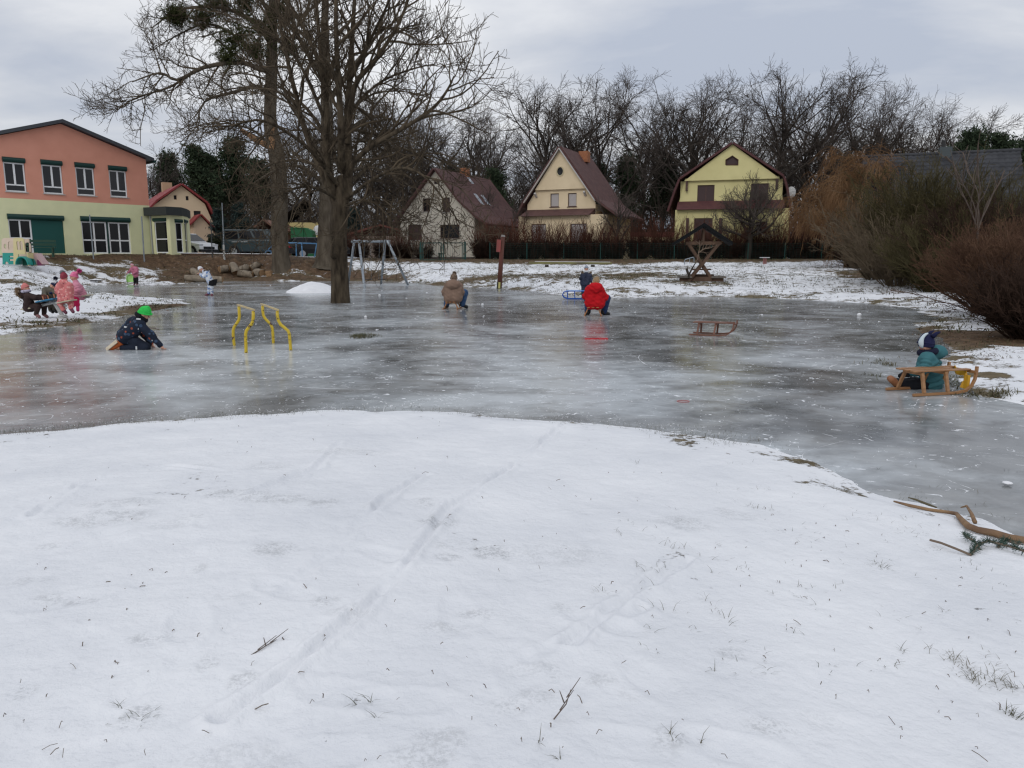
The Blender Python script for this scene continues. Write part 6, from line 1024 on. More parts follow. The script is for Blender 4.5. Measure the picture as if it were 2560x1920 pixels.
# tufts on the far banks and through the ice
XY = []
for px_, py_, n, spx, spy in ((905, 842, 500, 26, 4), (2200, 905, 60, 60, 8), (2225, 912, 60, 10, 3), (2185, 940, 40, 6, 2), (2420, 985, 120, 30, 8), (2500, 985, 160, 30, 8), (2450, 870, 400, 110, 25), (2330, 838, 120, 40, 8), (400, 770, 500, 60, 10), (130, 872, 60, 14, 3), (240, 800, 300, 150, 12), (60, 825, 160, 60, 8), (1760, 850, 60, 60, 8), (2380, 955, 200, 40, 14), (2270, 690, 300, 130, 10)):
    for _ in range(n): c = pixg(px_ + rng.randn() * spx * .6, py_ + rng.randn() * spy * .6) if _ % 6 == 0 else c; XY.append(c[:2] + rng.randn(2) * np.array([.06, .08]))
XY = np.array(XY)
gx_, gy_ = rng.uniform(-32, 34, 60000), rng.uniform(14, 57, 60000); sd_ = ice_sd(gx_, gy_); kx = np.clip(np.searchsorted(RR, np.hypot(gx_, gy_)), 1, nr - 1); ka = np.clip(((np.arctan2(gx_, gy_) - fine[0]) / (fine[1] - fine[0])).astype(int), 0, 599); sn_ = snow[kx * na + ka]
ok = (sd_ > .1) & (np.abs(np.arctan2(gx_, gy_)) < R(40)) & (rng.rand(60000) < np.clip(1.02 - sn_, .02, .7) * .75); tq_ = np.stack([gx_, gy_], 1)[ok].repeat(4, 0); tq_ = tq_ + rng.randn(*tq_.shape) * .1
tm.add(blades(np.stack([tq_[:, 0], tq_[:, 1], gzv(tq_[:, 0], tq_[:, 1]) - .01], 1), .11, .012, 1.0, rng)); tm.add(blades(np.stack([XY[:, 0], XY[:, 1], gzv(XY[:, 0], XY[:, 1]) - .004], 1), .075, .004, .9, rng)); tag(tm.build('grass', M('winter grass', (.12, .10, .055), .9, (.045, .055, .022), 1.5), None, False), kind='stuff')
n = 460; px_ = rng.uniform(0, 2560, n); py_ = 1050 + 870 * rng.rand(n) ** 1.3; C = np.array([pixg(a_, b_) for a_, b_ in zip(px_, py_)]); C = C[(ice_sd(C[:, 0], C[:, 1]) > .05) & (vnoise(C[:, 0] * 1.6, C[:, 1] * 1.6, 17) > rng.rand(len(C)) * .9 + .1)]; n = len(C); a_ = rng.uniform(0, 3.14, n); ln_ = rng.uniform(.003, .014, n) * (rng.rand(n) ** 2 * 1.3 + .35); d = np.stack([np.cos(a_), np.sin(a_), rng.uniform(0, .35, n)], 1) * ln_[:, None]
pts = np.stack([C + np.array((0, 0, .012)) - d, C + np.array((0, 0, .018)) + rng.randn(n, 3) * .002, C + np.array((0, 0, .014)) + d], 1); tm = TM().add(tubes(pts, np.full((n, 3), .0011) * rng.uniform(.5, 1.4, (n, 1)), 4)); tag(tm.build('plant_litter', M('brown plant litter', (.075, .052, .038), .9, (.15, .11, .075), 20)), kind='stuff')
def leaves(spec, ln, seed):
    rng = np.random.RandomState(seed); C = []
    for px_, py_, n, sx, sy in spec:
        for k in range(n): C.append(pixg(px_ + rng.randn() * sx, py_ + rng.randn() * sy))
    C = np.array(C); V_, Q_ = cards(C * 0, rng, ln, ln * .4, .0); V_[:, 2] = np.abs(V_[:, 2]) * .35; return V_ + (C + np.array((0, 0, .015))).repeat(4, 0), Q_
tm = TM().add(leaves(((2480, 850, 420, 70, 20), (2350, 838, 120, 40, 8), (2440, 900, 120, 70, 22)), .045, 51)).add(leaves(((2290, 690, 300, 90, 8), (2370, 715, 160, 60, 4), (400, 772, 160, 50, 6), (640, 690, 260, 120, 7), (520, 660, 200, 120, 10)), .07, 52)); tag(tm.build('fallen_leaves', M('brown fallen leaves', (.065, .032, .018), .85, (.15, .085, .045), 9), None, False), kind='stuff')
n = 2600; px_ = rng.uniform(0, 2560, n); v_ = rng.rand(n); py_ = 700 + 480 * v_ ** 1.1; C = np.array([onz(a_, b_) for a_, b_ in zip(px_, py_)]); q_ = [np.array(ICE[k % 60]) for k in range(60)]; S_ = []
for i in range(1500):
    f = rng.rand() * 13 + 1; k = int(f); S_.append(np.array([*(np.array(ICE[k]) * (1 - f % 1) + np.array(ICE[k + 1]) * (f % 1) + np.abs(rng.randn(2)) * np.array([.12, .22])), 0]))
C = np.concatenate([C, np.array(S_)]); C = C[ice_sd(C[:, 0], C[:, 1]) < -.03]; n = len(C); s_ = C[:, 1:2] / F * rng.uniform(.5, 2.2, (n, 1)) * (rng.rand(n, 1) ** 2 * 1.3 + .35); base_ = np.array([(1, 0, 0), (-.3, .9, 0), (-.8, -.4, 0), (.1, .1, .55)]); jit = 1 + .35 * rng.randn(n, 4, 1); V = C[:, None] + base_[None] * s_[:, None] * jit; V[:, :3, 2] = .001
T = np.arange(n)[:, None] * 4; Qc = np.concatenate([T + np.array([[0, 1, 3]]), T + np.array([[1, 2, 3]]), T + np.array([[2, 0, 3]])]); tag(np_mesh('snow_crumbs', V.reshape(-1, 3), Qc, snc_m, tri=True), kind='stuff')
# ================================================================ people: smooth bodies grown from rounded limbs, clothes over them
def smin(a, b_, k): h = np.clip(.5 + .5 * (b_ - a) / k, 0, 1); return b_ * (1 - h) + a * h - k * h * (1 - h)
def sdf_mesh(name, prims, h, k, mat, par, cuts=(), wrinkle=0.0, seed=0):
    """one closed surface round all prims: ('c', a, b, ra, rb, ridges, depth) rounded limbs, ('e', centre, radii, 3x3 axes) ovals"""
    lo = np.full(3, 9e9); hi = -lo
    for p in prims:
        if p[0] == 'c':
            for q, r in ((p[1], p[3]), (p[2], p[4])): lo = np.minimum(lo, np.array(q) - r); hi = np.maximum(hi, np.array(q) + r)
        else: r = max(p[2]); lo = np.minimum(lo, np.array(p[1]) - r); hi = np.maximum(hi, np.array(p[1]) + r)
    lo -= 4 * h; hi += 4 * h; n = np.ceil((hi - lo) / h).astype(int) + 1; G = np.full(n, 1.0); ax = [lo[i] + h * np.arange(n[i]) for i in range(3)]
    for p in prims:
        if p[0] == 'c': a, c, ra, rb = np.array(p[1], float), np.array(p[2], float), p[3], p[4]; m0 = np.minimum(a - ra, c - rb); m1 = np.maximum(a + ra, c + rb)
        else: a = np.array(p[1], float); r = np.array(p[2], float); m0, m1 = a - r.max(), a + r.max()
        mg = k + 3 * h; i0 = np.clip(((m0 - mg - lo) / h).astype(int), 0, n - 1); i1 = np.clip(((m1 + mg - lo) / h).astype(int) + 2, 1, n); sl = tuple(slice(i0[i], i1[i]) for i in range(3))
        X, Y, Z = np.meshgrid(*[ax[i][sl[i]] for i in range(3)], indexing='ij')
        if p[0] == 'c':
            e_ = c - a; L2_ = float(e_ @ e_) + 1e-9; t = np.clip(((X - a[0]) * e_[0] + (Y - a[1]) * e_[1] + (Z - a[2]) * e_[2]) / L2_, 0, 1); d = np.sqrt((X - a[0] - t * e_[0]) ** 2 + (Y - a[1] - t * e_[1]) ** 2 + (Z - a[2] - t * e_[2]) ** 2) - (ra + (rb - ra) * t)
            if len(p) > 5 and p[5]: d = d - p[6] * (np.abs(np.sin(math.pi * p[5] * t)) - .5)
        else:
            q = np.stack([X - a[0], Y - a[1], Z - a[2]], -1); q = q @ np.array(p[3], float).T if len(p) > 3 else q; s = np.sqrt((q / r) ** 2 @ np.ones(3)); d = (s - 1) * r.min() * np.where(s > 1, 1.15, 1.0)
        G[sl] = smin(G[sl], d, k)
    X, Y, Z = np.meshgrid(*ax, indexing='ij', sparse=True)
    if wrinkle: G = G + wrinkle * (np.sin(31 * X + 17 * Z + seed) * np.sin(37 * Z - 13 * Y) + .6 * np.sin(67 * Z + 23 * X + 2 * seed) * np.sin(29 * Y + 41 * X))
    for pt, nv in cuts: pt = np.array(pt, float); nv = np.array(nv, float) / np.linalg.norm(nv); G = np.maximum(G, (X - pt[0]) * nv[0] + (Y - pt[1]) * nv[1] + (Z - pt[2]) * nv[2])
    S = G < 0; c8 = [(i, j, l) for i in (0, 1) for j in (0, 1) for l in (0, 1)]; sh_ = tuple(m - 1 for m in G.shape); cnt = np.zeros(sh_, int); vw = lambda A, o: A[o[0]:o[0] + sh_[0], o[1]:o[1] + sh_[1], o[2]:o[2] + sh_[2]]
    for o in c8: cnt += vw(S, o)
    act = (cnt > 0) & (cnt < 8); idx = np.full(sh_, -1); I = np.argwhere(act); idx[act] = np.arange(len(I)); acc = np.zeros((len(I), 3)); num = np.zeros(len(I))
    for a in c8:
        for ax_i in range(3):
            if a[ax_i]: continue
            b2_ = list(a); b2_[ax_i] = 1; g0, g1 = vw(G, a)[act], vw(G, b2_)[act]; x = (g0 < 0) != (g1 < 0); t = np.where(x, g0 / np.where(x, g0 - g1, 1), 0); p_ = np.tile(np.array(a, float), (len(I), 1)); p_[:, ax_i] += t; acc += p_ * x[:, None]; num += x
    V = lo + (I + acc / num[:, None]) * h; Qs = []
    for ax_i in range(3):
        u_, v_ = [(1, 2), (2, 0), (0, 1)][ax_i]; s0 = [slice(None)] * 3; s1 = [slice(None)] * 3; s0[ax_i] = slice(0, -1); s1[ax_i] = slice(1, None); ch = S[tuple(s0)] != S[tuple(s1)]; E_ = np.argwhere(ch); ins = S[tuple(s0)][ch]
        E_ok = (E_[:, u_] > 0) & (E_[:, v_] > 0) & (E_[:, u_] < sh_[u_]) & (E_[:, v_] < sh_[v_]); E_, ins = E_[E_ok], ins[E_ok]; q = []
        for du, dv in ((-1, -1), (0, -1), (0, 0), (-1, 0)): e2 = E_.copy(); e2[:, u_] += du; e2[:, v_] += dv; q.append(idx[e2[:, 0], e2[:, 1], e2[:, 2]])
        q = np.stack(q, 1); q[~ins] = q[~ins][:, ::-1]; Qs.append(q)
    return np_mesh(name, V - np.array(par.location), np.concatenate(Qs), mat, par, True)
def fabric(name, c, c2=None, scale=20, rough=.85, bump=.004, bs=60, lo=.4, hi=.6): return M(name, c, rough, c2, scale, bump, bs, spec=.2, lo=lo, hi=hi)
def patterned(name, stops, scale):
    global t, tco
    m, t, b_ = new_mat(name); tcn_ = t.nodes.new('ShaderNodeTexCoord'); tco = tcn_.outputs['Object']; v = t.nodes.new('ShaderNodeTexVoronoi'); v.inputs['Scale'].default_value = scale; t.links.new(tco, v.inputs['Vector'])
    sp_ = t.nodes.new('ShaderNodeSeparateColor'); t.links.new(v.outputs['Color'], sp_.inputs[0]); col = stops[0]; out = None
    for i, (c, thr, rad_) in enumerate(stops[1:]):
        hit = mth('MULTIPLY', mth('GREATER_THAN', sp_.outputs[i % 3], thr, tree=t), mth('LESS_THAN', v.outputs['Distance'], rad_, tree=t), tree=t); out = mix(hit, out if out is not None else col, c)
    t.links.new(out, b_.inputs['Base Color']); b_.inputs['Roughness'].default_value = .8; b_.inputs['Specular IOR Level'].default_value = .2; return m
skin = M('skin', (.50, .27, .19), .55, (.56, .31, .23), 12, spec=.3); eye_m = M('dark eye', (.02, .014, .012), .2); mouth_m = M('lips', (.36, .10, .09), .5)
hair_m = M('dark blond hair', (.22, .14, .07), .7, (.33, .22, .12), 40, bump=.004, bscale=80); hair_br = M('brown hair', (.06, .035, .02), .7)
def person(label, Yb, J, k=1.0, face=(0, -1, 0), across=(1, 0, 0), sk=None, jacket=None, trousers=None, boots=None, hat=None, gloves=None, hood=None, fur=None, scarf=None, pom=None, ridges=0, hair=None, fat=1.0, torso_k=1.0, hatk=1.0, hatlow=.02, wr=.003, name='person', group=None, boot_fat=1.0):
    P = {n: (at(v[0], v[1], Yb + (v[2] if len(v) > 2 else 0))) for n, v in J.items()}
    base = P['pelvis'].copy(); base[2] = min(v[2] for v in P.values()) - .04 * k; o = thing(name, label, 'person', base, 0, group)
    f = np.array(face, float); f /= np.linalg.norm(f); ac = np.array(across, float); ac /= np.linalg.norm(ac); hd = P['head']; up = hd - P['neck']; up /= np.linalg.norm(up); f = f - up * (f @ up) * .8; f /= np.linalg.norm(f); sd = np.cross(f, up); sd /= np.linalg.norm(sd); A = np.stack([sd, f, up])
    sp = P['neck'] - P['pelvis']; sp = sp / np.linalg.norm(sp)
    for s, n in ((-1, 'L'), (1, 'R')):
        P.setdefault('sh' + n, P['neck'] - sp * .07 * k + ac * s * .15 * k); P.setdefault('hip' + n, P['pelvis'] + ac * s * .075 * k)
    hr = np.array((.072, .088, .105)) * (k ** .55)
    B = [('e', hd, hr, A), ('c', hd - up * hr[2] * .35 + f * hr[1] * .25, hd - up * hr[2] * .75 + f * hr[1] * .45, hr[0] * .62, hr[0] * .45), ('c', hd + f * hr[1] * .93 + up * .012 * k, hd + f * hr[1] * 1.12 - up * .018 * k, .009 * k ** .5, .014 * k ** .5), ('c', hd, P['neck'] - sp * .03 * k, .048 * k, .055 * k)]
    for s in (-1, 1): B += [('e', hd + sd * s * hr[0] * 1.0 - up * .01, (.012, .022 * k ** .5, .03 * k ** .5), A), ('c', hd + f * hr[1] * .72 - up * .03 * k ** .5 + sd * s * hr[0] * .45, hd + f * hr[1] * .7 - up * .035 * k ** .5 + sd * s * hr[0] * .5, .024 * k ** .5, .024 * k ** .5)]
    lim = []
    for n in 'LR':
        s = -1 if n == 'L' else 1; B += [('c', P['neck'] - sp * .06 * k, P['sh' + n], .06 * k, .055 * k), ('c', P['sh' + n], P['hip' + n] + sp * .05 * k, .085 * k, .09 * k), ('c', P['sh' + n], P['el' + n], .048 * k, .038 * k), ('c', P['el' + n], P['ha' + n], .038 * k, .027 * k), ('c', P['hip' + n], P['kn' + n], .078 * k, .055 * k), ('c', P['kn' + n], P['an' + n], .055 * k, .038 * k), ('c', P['an' + n], P['to' + n], .036 * k, .03 * k)]
        w_ = P['ha' + n]; d = w_ - P['el' + n]; d /= np.linalg.norm(d); lt = np.cross(d, f); lt = lt / (np.linalg.norm(lt) + 1e-6); cu = np.cross(lt, d); hk = max(k, .62); H_ = [('c', w_, w_ + d * .05 * hk, .026 * hk, .03 * hk)]
        for i in range(4):
            b0 = w_ + d * .062 * hk + lt * (i - 1.5) * .0175 * hk; ln = (.062, .072, .068, .05)[i] * hk; m_ = b0 + d * ln * .55 + cu * .006; H_ += [('c', b0, m_, .0085 * hk, .008 * hk), ('c', m_, m_ + d * ln * .4 + cu * ln * (.35 + .08 * i), .008 * hk, .0068 * hk)]
        H_ += [('c', w_ + d * .022 * hk - lt * .024 * hk, w_ + d * .058 * hk - lt * .045 * hk + cu * .012, .0105 * hk, .0085 * hk)]
        B += H_; lim.append(H_)
    B += [('c', P['hipL'], P['hipR'], .09 * k, .09 * k)]
    body = sdf_mesh('body', B, .0075 if k < .9 else .0085, .016 * max(k, .7), sk or skin, o)
    for s in (-1, 1): e = hd + f * hr[1] * .86 + sd * s * hr[0] * .42 + up * hr[2] * .06; MB(o.location).ell(e, (.0095, .0095, .0095), 8, 6).build('eye', eye_m, o, True)
    MB(o.location).bar(hd + f * hr[1] * .985 - up * hr[2] * .48 - sd * .018 * k ** .5, hd + f * hr[1] * .985 - up * hr[2] * .48 + sd * .018 * k ** .5, .012, .008).build('mouth', mouth_m, o)
    F_ = fat * k; rd = ridges
    if jacket:
        T_ = [('c', P['neck'] - sp * .0 * k, P['neck'] - sp * .09 * k, .07 * F_, .09 * F_), ('c', P['shL'], P['shR'], .078 * F_, .078 * F_)]
        for n in 'LR':
            s = -1 if n == 'L' else 1; T_ += [('c', P['sh' + n] - sp * .03 * k - ac * s * .03 * k, P['hip' + n] - sp * .02 * k * torso_k, .115 * F_, .135 * F_, rd, .022 * F_ if rd else 0)]
        if hood is not None: T_ += [('e', P['neck'] + np.array(hood[:3]) * k, np.array(hood[3]) * k)]
        for n in 'LR': sdf_mesh('sleeve', [('c', P['sh' + n], P['el' + n], .078 * F_, .066 * F_, rd * .6 if rd else 0, .017 * F_), ('c', P['el' + n], P['ha' + n] - (P['ha' + n] - P['el' + n]) * .06, .066 * F_, .047 * F_, rd * .6 if rd else 0, .017 * F_)], .010, .02 * k, jacket, o, wrinkle=wr * 1.6, seed=len(label) + 4)
        sdf_mesh('jacket', T_, .011, (.02 if rd else .035) * k, jacket, o, wrinkle=wr * 1.6, seed=len(label))
    if fur is not None:
        rng = np.random.RandomState(len(label)); n = 420; c = P['neck'] + np.array(fur[0]) * k; a_ = rng.uniform(*fur[2], n); C = c + np.outer(np.cos(a_), np.array(fur[1][0]) * k) + np.outer(np.sin(a_), np.array(fur[1][1]) * k); p, r = grow(C + rng.randn(n, 3) * .012, rng.randn(n, 3), np.full(n, .055), np.full(n, .006), np.full(n, .002), 3, .2, -.05, rng); TM().add(tubes(p - np.array(o.location), r, 3)).build('fur_trim', M(name + ' fur %d' % len(label), (.33, .23, .14), .9, (.18, .12, .07), 30), o)
    if trousers:
        T_ = [('c', P['hipL'], P['hipR'], .112 * F_, .112 * F_)]
        for n in 'LR': T_ += [('c', P['hip' + n], P['kn' + n], .098 * F_, .074 * F_), ('c', P['kn' + n], P['an' + n], .074 * F_, .058 * F_)]
        sdf_mesh('trousers', T_, .011, .03 * k, trousers, o, wrinkle=wr * .8, seed=3)
    if boots:
        for n in 'LR':
            d = P['to' + n] - P['an' + n]; q = boot_fat * k; up_ = P['kn' + n] - P['an' + n]; up_ /= np.linalg.norm(up_)
            sdf_mesh('boot', [('c', P['an' + n] + up_ * .06 * k, P['an' + n] - d * .06, .058 * q, .055 * q), ('c', P['an' + n] - d * .15 - up_ * .02 * k, P['to' + n], .05 * q, .044 * q), ('c', P['an' + n] - d * .15 - up_ * .03 * k, P['to' + n] - up_ * .012 * k, .044 * q, .042 * q)], .008, .02 * k, boots, o)
    if hat:
        hc = hd + up * hr[2] * .12 - f * .006; sdf_mesh('hat', [('e', hc, hr * np.array((1.17, 1.16, 1.14)) * hatk, A), ('c', hc + up * hr[2] * .8, hc + up * hr[2] * 1.02 - f * hr[1] * .1, hr[0] * .45, hr[0] * .35)] + ([('c', hc + up * hr[2] * .45, P['pom'], hr[0] * .85, hr[0] * .3)] if 'pom' in P else []), .0075, .03, hat, o, cuts=((hd - up * hr[2] * hatlow, -up + f * .42),), wrinkle=.0015)
        band = [(hd + up * hr[2] * (.12 + .0) + (sd * math.cos(a) * hr[0] * 1.07 + f * math.sin(a) * hr[1] * 1.06) * hatk + up * hr[2] * .42 * math.sin(a)) for a in np.linspace(0, 6.283, 25)]; MB(o.location).tube(band, .013 * k ** .5, 8, False).build('hat_brim', hat, o, True)
    if pom is not None:
        rng = np.random.RandomState(9); pc = P['pom'] if 'pom' in P else hd + up * hr[2] * 1.5; n = 200; p, r = grow(np.repeat(pc[None], n, 0), rng.randn(n, 3), np.full(n, pom[1]) * rng.uniform(.8, 1.1, n), np.full(n, .007), np.full(n, .005), 2, .1, 0, rng); tm_ = TM().add(tubes(p - np.array(o.location), r, 3)); tm_.build('pompom', pom[0], o)
    if hair:
        HH = [('e', hd + up * hr[2] * .08 - f * .01, hr * np.array((1.1, 1.08, 1.08)), A)] + [('c', hd - f * hr[1] * .6 + sd * s * hr[0] * .5, P['neck'] - f * .05 * k + sd * s * hr[0] * .9 - sp * .03 * k, hr[0] * .55, hr[0] * .42) for s in (-1, 0, 1)]; sdf_mesh('hair', HH, .009, .03, hair, o, cuts=((hd + f * hr[1] * .45, f),), wrinkle=.003)
    if gloves:
        for H_ in lim: sdf_mesh('glove', [('c', p_[1], p_[2], p_[3] + .006, p_[4] + .006) for p_ in H_], .0075, .012, gloves, o)
    if scarf: MB(o.location).tube([P['neck'] + (ac * math.cos(a) * .085 + np.cross(ac, sp) * math.sin(a) * .085) * k * fat + sp * .035 * k for a in np.linspace(0, 6.283, 21)], .042 * k * fat, 10, False).build('scarf', scarf, o, True)
    return o, P
maroon_b = M('maroon boots', (.14, .03, .05), .6); black_b = M('black boots', (.012, .012, .013), .5); tan_b = M('tan leather boots', (.26, .11, .05), .6)
Z = lambda ox, oy, s: (lambda x, y, d=0.0: (ox + x / s, oy + y / s, d))
# kneeling child with the green hat, reaching to the ice
z = Z(250, 740, 11.06); Yk = float(onz(313, 872)[1])
navy = patterned('navy snowsuit with orange print', [(.012, .018, .034), ((.30, .065, .035), .62, .34), ((.045, .075, .13), .6, .42), ((.36, .38, .42), .9, .22)], 17)
navy_pl = fabric('plain navy snow trousers', (.010, .014, .026), (.016, .022, .038), 8)
o, P = person('child kneeling on the ice in a dark printed snowsuit and bright green hat', Yk, dict(head=z(1230, 480, .0), neck=z(1110, 620, .0), pelvis=z(690, 1080, .0), shL=z(960, 720, .14), shR=z(1090, 800, -.13), elL=z(1180, 1000, .2), haL=z(1420, 1330, .2), elR=z(1390, 1060, -.12), haR=z(1670, 1370, -.08),
    hipL=z(690, 1090, .09), hipR=z(720, 1120, -.08), knL=z(1200, 1390, .12), knR=z(1270, 1410, -.10), anL=z(700, 1420, .12), anR=z(640, 1440, -.10), toL=z(560, 1400, .12), toR=z(430, 1430, -.10)), .82, (.85, .35, -.45), (.25, -.97, 0), jacket=navy, trousers=navy_pl, hat=fabric('bright green knit', (.03, .46, .07), (.04, .54, .10), 30), scarf=fabric('black collar', (.008, .009, .012)), fat=1.12, torso_k=.4, hatk=1.05)
sole = M('cream shoe sole', (.58, .50, .38), .7, (.45, .38, .28), 30); orng = M('orange shoe', (.52, .12, .025), .6)
for a, c, dy in ((z(270, 1490, -.14), z(520, 1290, -.12), 0), (z(490, 1480, .06), z(740, 1300, .06), 1)):
    A_, C_ = at(a[0], a[1], Yk + a[2]), at(c[0], c[1], Yk + c[2]); s_o = sdf_mesh('shoe', [('c', A_, C_, .032, .036), ('c', A_ + (C_ - A_) * .3, C_ + np.array((.03, .02, -.01)), .034, .04)], .008, .02, orng, o); d = (C_ - A_) / np.linalg.norm(C_ - A_); MB(o.location).bar(A_ - d * .02 + np.array((-.016, -.042, .02)), C_ + d * .015 + np.array((-.016, -.044, .02)), .07, .016, up=(-.35, -.8, .5)).build('sole', sole, s_o, bevel=.006)
refl = M('pale reflective strip', (.6, .62, .64), .4)
for a, c, dy in ((z(670, 850, -.165), z(820, 885, -.17), 0), (z(950, 890, -.185), z(1070, 910, -.2), 0), (z(1005, 1390, -.165), z(1010, 1480, -.165), 0), (z(1010, 632, -.14), z(1120, 640, -.15), 0)): MB(o.location).bar(at(a[0], a[1], Yk + a[2]), at(c[0], c[1], Yk + c[2]), .012, .022).build('reflective_strip', refl, o)
# four children on the spring rocker
z = Z(20, 650, 9.217)
dk = fabric('dark aubergine snowsuit', (.028, .017, .016), (.045, .028, .026), 9); boots_r = M('dull rose boots', (.20, .09, .09), .6)
person('child in dark brown snowsuit with pink bobble-less hat leaning back on the rocker', RY, dict(head=z(405, 650), neck=z(420, 745), pelvis=z(490, 1075), shL=z(440, 810, .12), shR=z(470, 830, -.12), elL=z(620, 850, .14), haL=z(770, 830, .1), elR=z(640, 880, -.13), haR=z(770, 880, -.08), knL=z(840, 1030, .12), knR=z(700, 1060, -.12), anL=z(830, 1240, .1), anR=z(650, 1240, -.12), toL=z(900, 1300, .1), toR=z(720, 1305, -.14)), .72, (1, .15, .0), (.15, -1, 0), jacket=dk, trousers=dk, boots=boots_r, hat=fabric('salmon pink knit', (.56, .20, .18), (.50, .17, .16), 30), hood=(-.15, 0, -.07, (.13, .14, .12)), fur=((-.20, 0, -.02), ((0, .15, 0), (-.06, 0, .13)), (0, 6.28)), scarf=fabric('lilac grey scarf', (.42, .40, .50)), fat=1.15, gloves=fabric('brown mittens', (.12, .05, .035)))
kh = fabric('grey khaki jacket', (.12, .11, .085), (.09, .082, .065), 8)
person('child in grey khaki jacket and dark bobble hat bending over the rocker', RY + .5, dict(head=z(1050, 590), neck=z(990, 640), pelvis=z(960, 960), shL=z(1040, 700, -.02), shR=z(860, 690, .02), elL=z(1060, 820, -.12), haL=z(1010, 775, -.22), elR=z(830, 790, -.14), haR=z(860, 830, -.24), knL=z(1090, 960, -.1), knR=z(960, 990, -.1), anL=z(1065, 1150, -.05), anR=z(980, 1150, 0), toL=z(1120, 1190, -.1), toR=z(1030, 1195, -.08), pom=z(1095, 425)), .72, (.55, -.7, -.5), (-1, .2, 0), jacket=kh, trousers=kh, boots=black_b, hat=fabric('navy and white knit', (.014, .018, .05), (.55, .56, .58), 7, lo=.52, hi=.56), pom=(M('navy pompom', (.012, .014, .04), .9), .05), gloves=fabric('navy gloves', (.012, .022, .06)), fat=1.1)
pkp = patterned('salmon pink printed snowsuit', [(.60, .19, .19), ((.20, .05, .08), .45, .26), ((.72, .36, .33), .4, .40)], 19)
person('child seen from behind in pink printed snowsuit on the near rocker seat', RY - .55, dict(head=z(1290, 395), neck=z(1300, 480), pelvis=z(1330, 880), shL=z(1190, 590), shR=z(1420, 590), elL=z(1130, 680, .05), haL=z(1120, 760, .25), elR=z(1460, 730, .05), haR=z(1450, 790, .25), knL=z(1200, 990, .05), knR=z(1440, 1000, .05), anL=z(1280, 1150, 0), anR=z(1450, 1110, 0), toL=z(1330, 1210, .0), toR=z(1500, 1190, -.02), pom=z(1258, 290)), .72, (-.1, 1, -.1), (1, 0, 0), jacket=pkp, trousers=pkp, boots=M('plum boots', (.13, .03, .06), .6), hat=fabric('dark rose knit', (.22, .035, .055), (.28, .05, .07), 30), pom=(M('grey pompom', (.34, .36, .38), .9), .06), hood=(0, -.06, -.05, (.14, .09, .11)), fat=1.15)
pk_ = fabric('pale pink puffer', (.62, .27, .35), (.56, .23, .31), 5)
person('laughing child in pale pink puffer jacket and pink bobble hat on the rocker', RY + .05, dict(head=z(1525, 395), neck=z(1560, 510), pelvis=z(1640, 800), shL=z(1570, 590, -.12), shR=z(1600, 580, .12), elL=z(1620, 700, -.16), haL=z(1490, 730, -.12), elR=z(1570, 700, .14), haR=z(1470, 720, .1), knL=z(1560, 880, -.12), knR=z(1540, 870, .08), anL=z(1600, 1030, -.12), anR=z(1540, 1000, .08), toL=z(1610, 1150, -.14), toR=z(1500, 1060, .08), pom=z(1645, 250)), .72, (-1, -.55, -.05), (.3, 1, 0), jacket=pk_, trousers=fabric('raspberry trousers', (.56, .02, .10)), boots=M('raspberry boots', (.50, .025, .13), .5), hat=fabric('bright pink knit', (.62, .12, .26), (.66, .2, .32), 14), pom=(M('pink pompom', (.62, .08, .26), .9), .055), ridges=4, fat=1.25)
# far child in pink
z = Z(0, 600, 3.456); Yp = float(onz(338, 712.5)[1])
person('small child in pink jacket and black trousers standing on the far ice', Yp, dict(head=z(1143, 222), neck=z(1155, 236), pelvis=z(1172, 305), shL=z(1140, 246, .05), shR=z(1178, 246, -.05), elL=z(1122, 270, .1), haL=z(1104, 282, .1), elR=z(1180, 276, -.18), haR=z(1150, 292, -.2), knL=z(1163, 340, .02), knR=z(1184, 340, -.02), anL=z(1164, 374, .02), anR=z(1185, 374, -.02), toL=z(1156, 388, -.05), toR=z(1182, 388, -.08)), .72, (-.8, -.3, -.45), (.5, -.85, 0), jacket=fabric('dusty pink jacket', (.46, .16, .23), (.38, .12, .18), 9), trousers=fabric('black trousers', (.012, .012, .014)), boots=maroon_b, hat=fabric('pale pink knit', (.50, .26, .30)), hood=(.1, .02, -.02, (.13, .12, .1)), fat=1.3)
# child in white and blue
z = Z(480, 640, 11.06); Yw = float(onz(526, 739)[1]); wb = M('white and blue camouflage snowsuit', (.16, .26, .50), .8, (.64, .68, .74), 9, lo=.42, hi=.50, spec=.2)
o, P = person('child bending forward in white and blue snowsuit with black seat', Yw, dict(head=z(240, 365), neck=z(330, 420), pelvis=z(520, 720), shL=z(350, 470, .1), shR=z(400, 470, -.12), elL=z(300, 560, .12), haL=z(215, 510, .08), elR=z(330, 570, -.15), haR=z(225, 500, -.1), knL=z(480, 860, .08), knR=z(540, 870, -.08), anL=z(465, 1030, .08), anR=z(550, 1040, -.06), toL=z(380, 1085, .04), toR=z(545, 1100, -.2)), .8, (-.9, -.2, -.35), (.25, -.97, 0), jacket=wb, trousers=wb, boots=maroon_b, hat=fabric('white knit', (.62, .63, .66)), hood=(.14, 0, -.0, (.14, .13, .09)), fur=((.17, 0, .06), ((.0, .14, 0), (.13, 0, .05)), (0, 6.28)), fat=1.15)
MB(o.location).prism([at(*z(470, 690)[:2], Yw - .2), at(*z(612, 640)[:2], Yw - .16), at(*z(570, 830)[:2], Yw - .19), at(*z(440, 810)[:2], Yw - .2)], (0, .36, 0)).build('seat_patch', fabric('black seat patch', (.01, .01, .012)), o, bevel=.02)
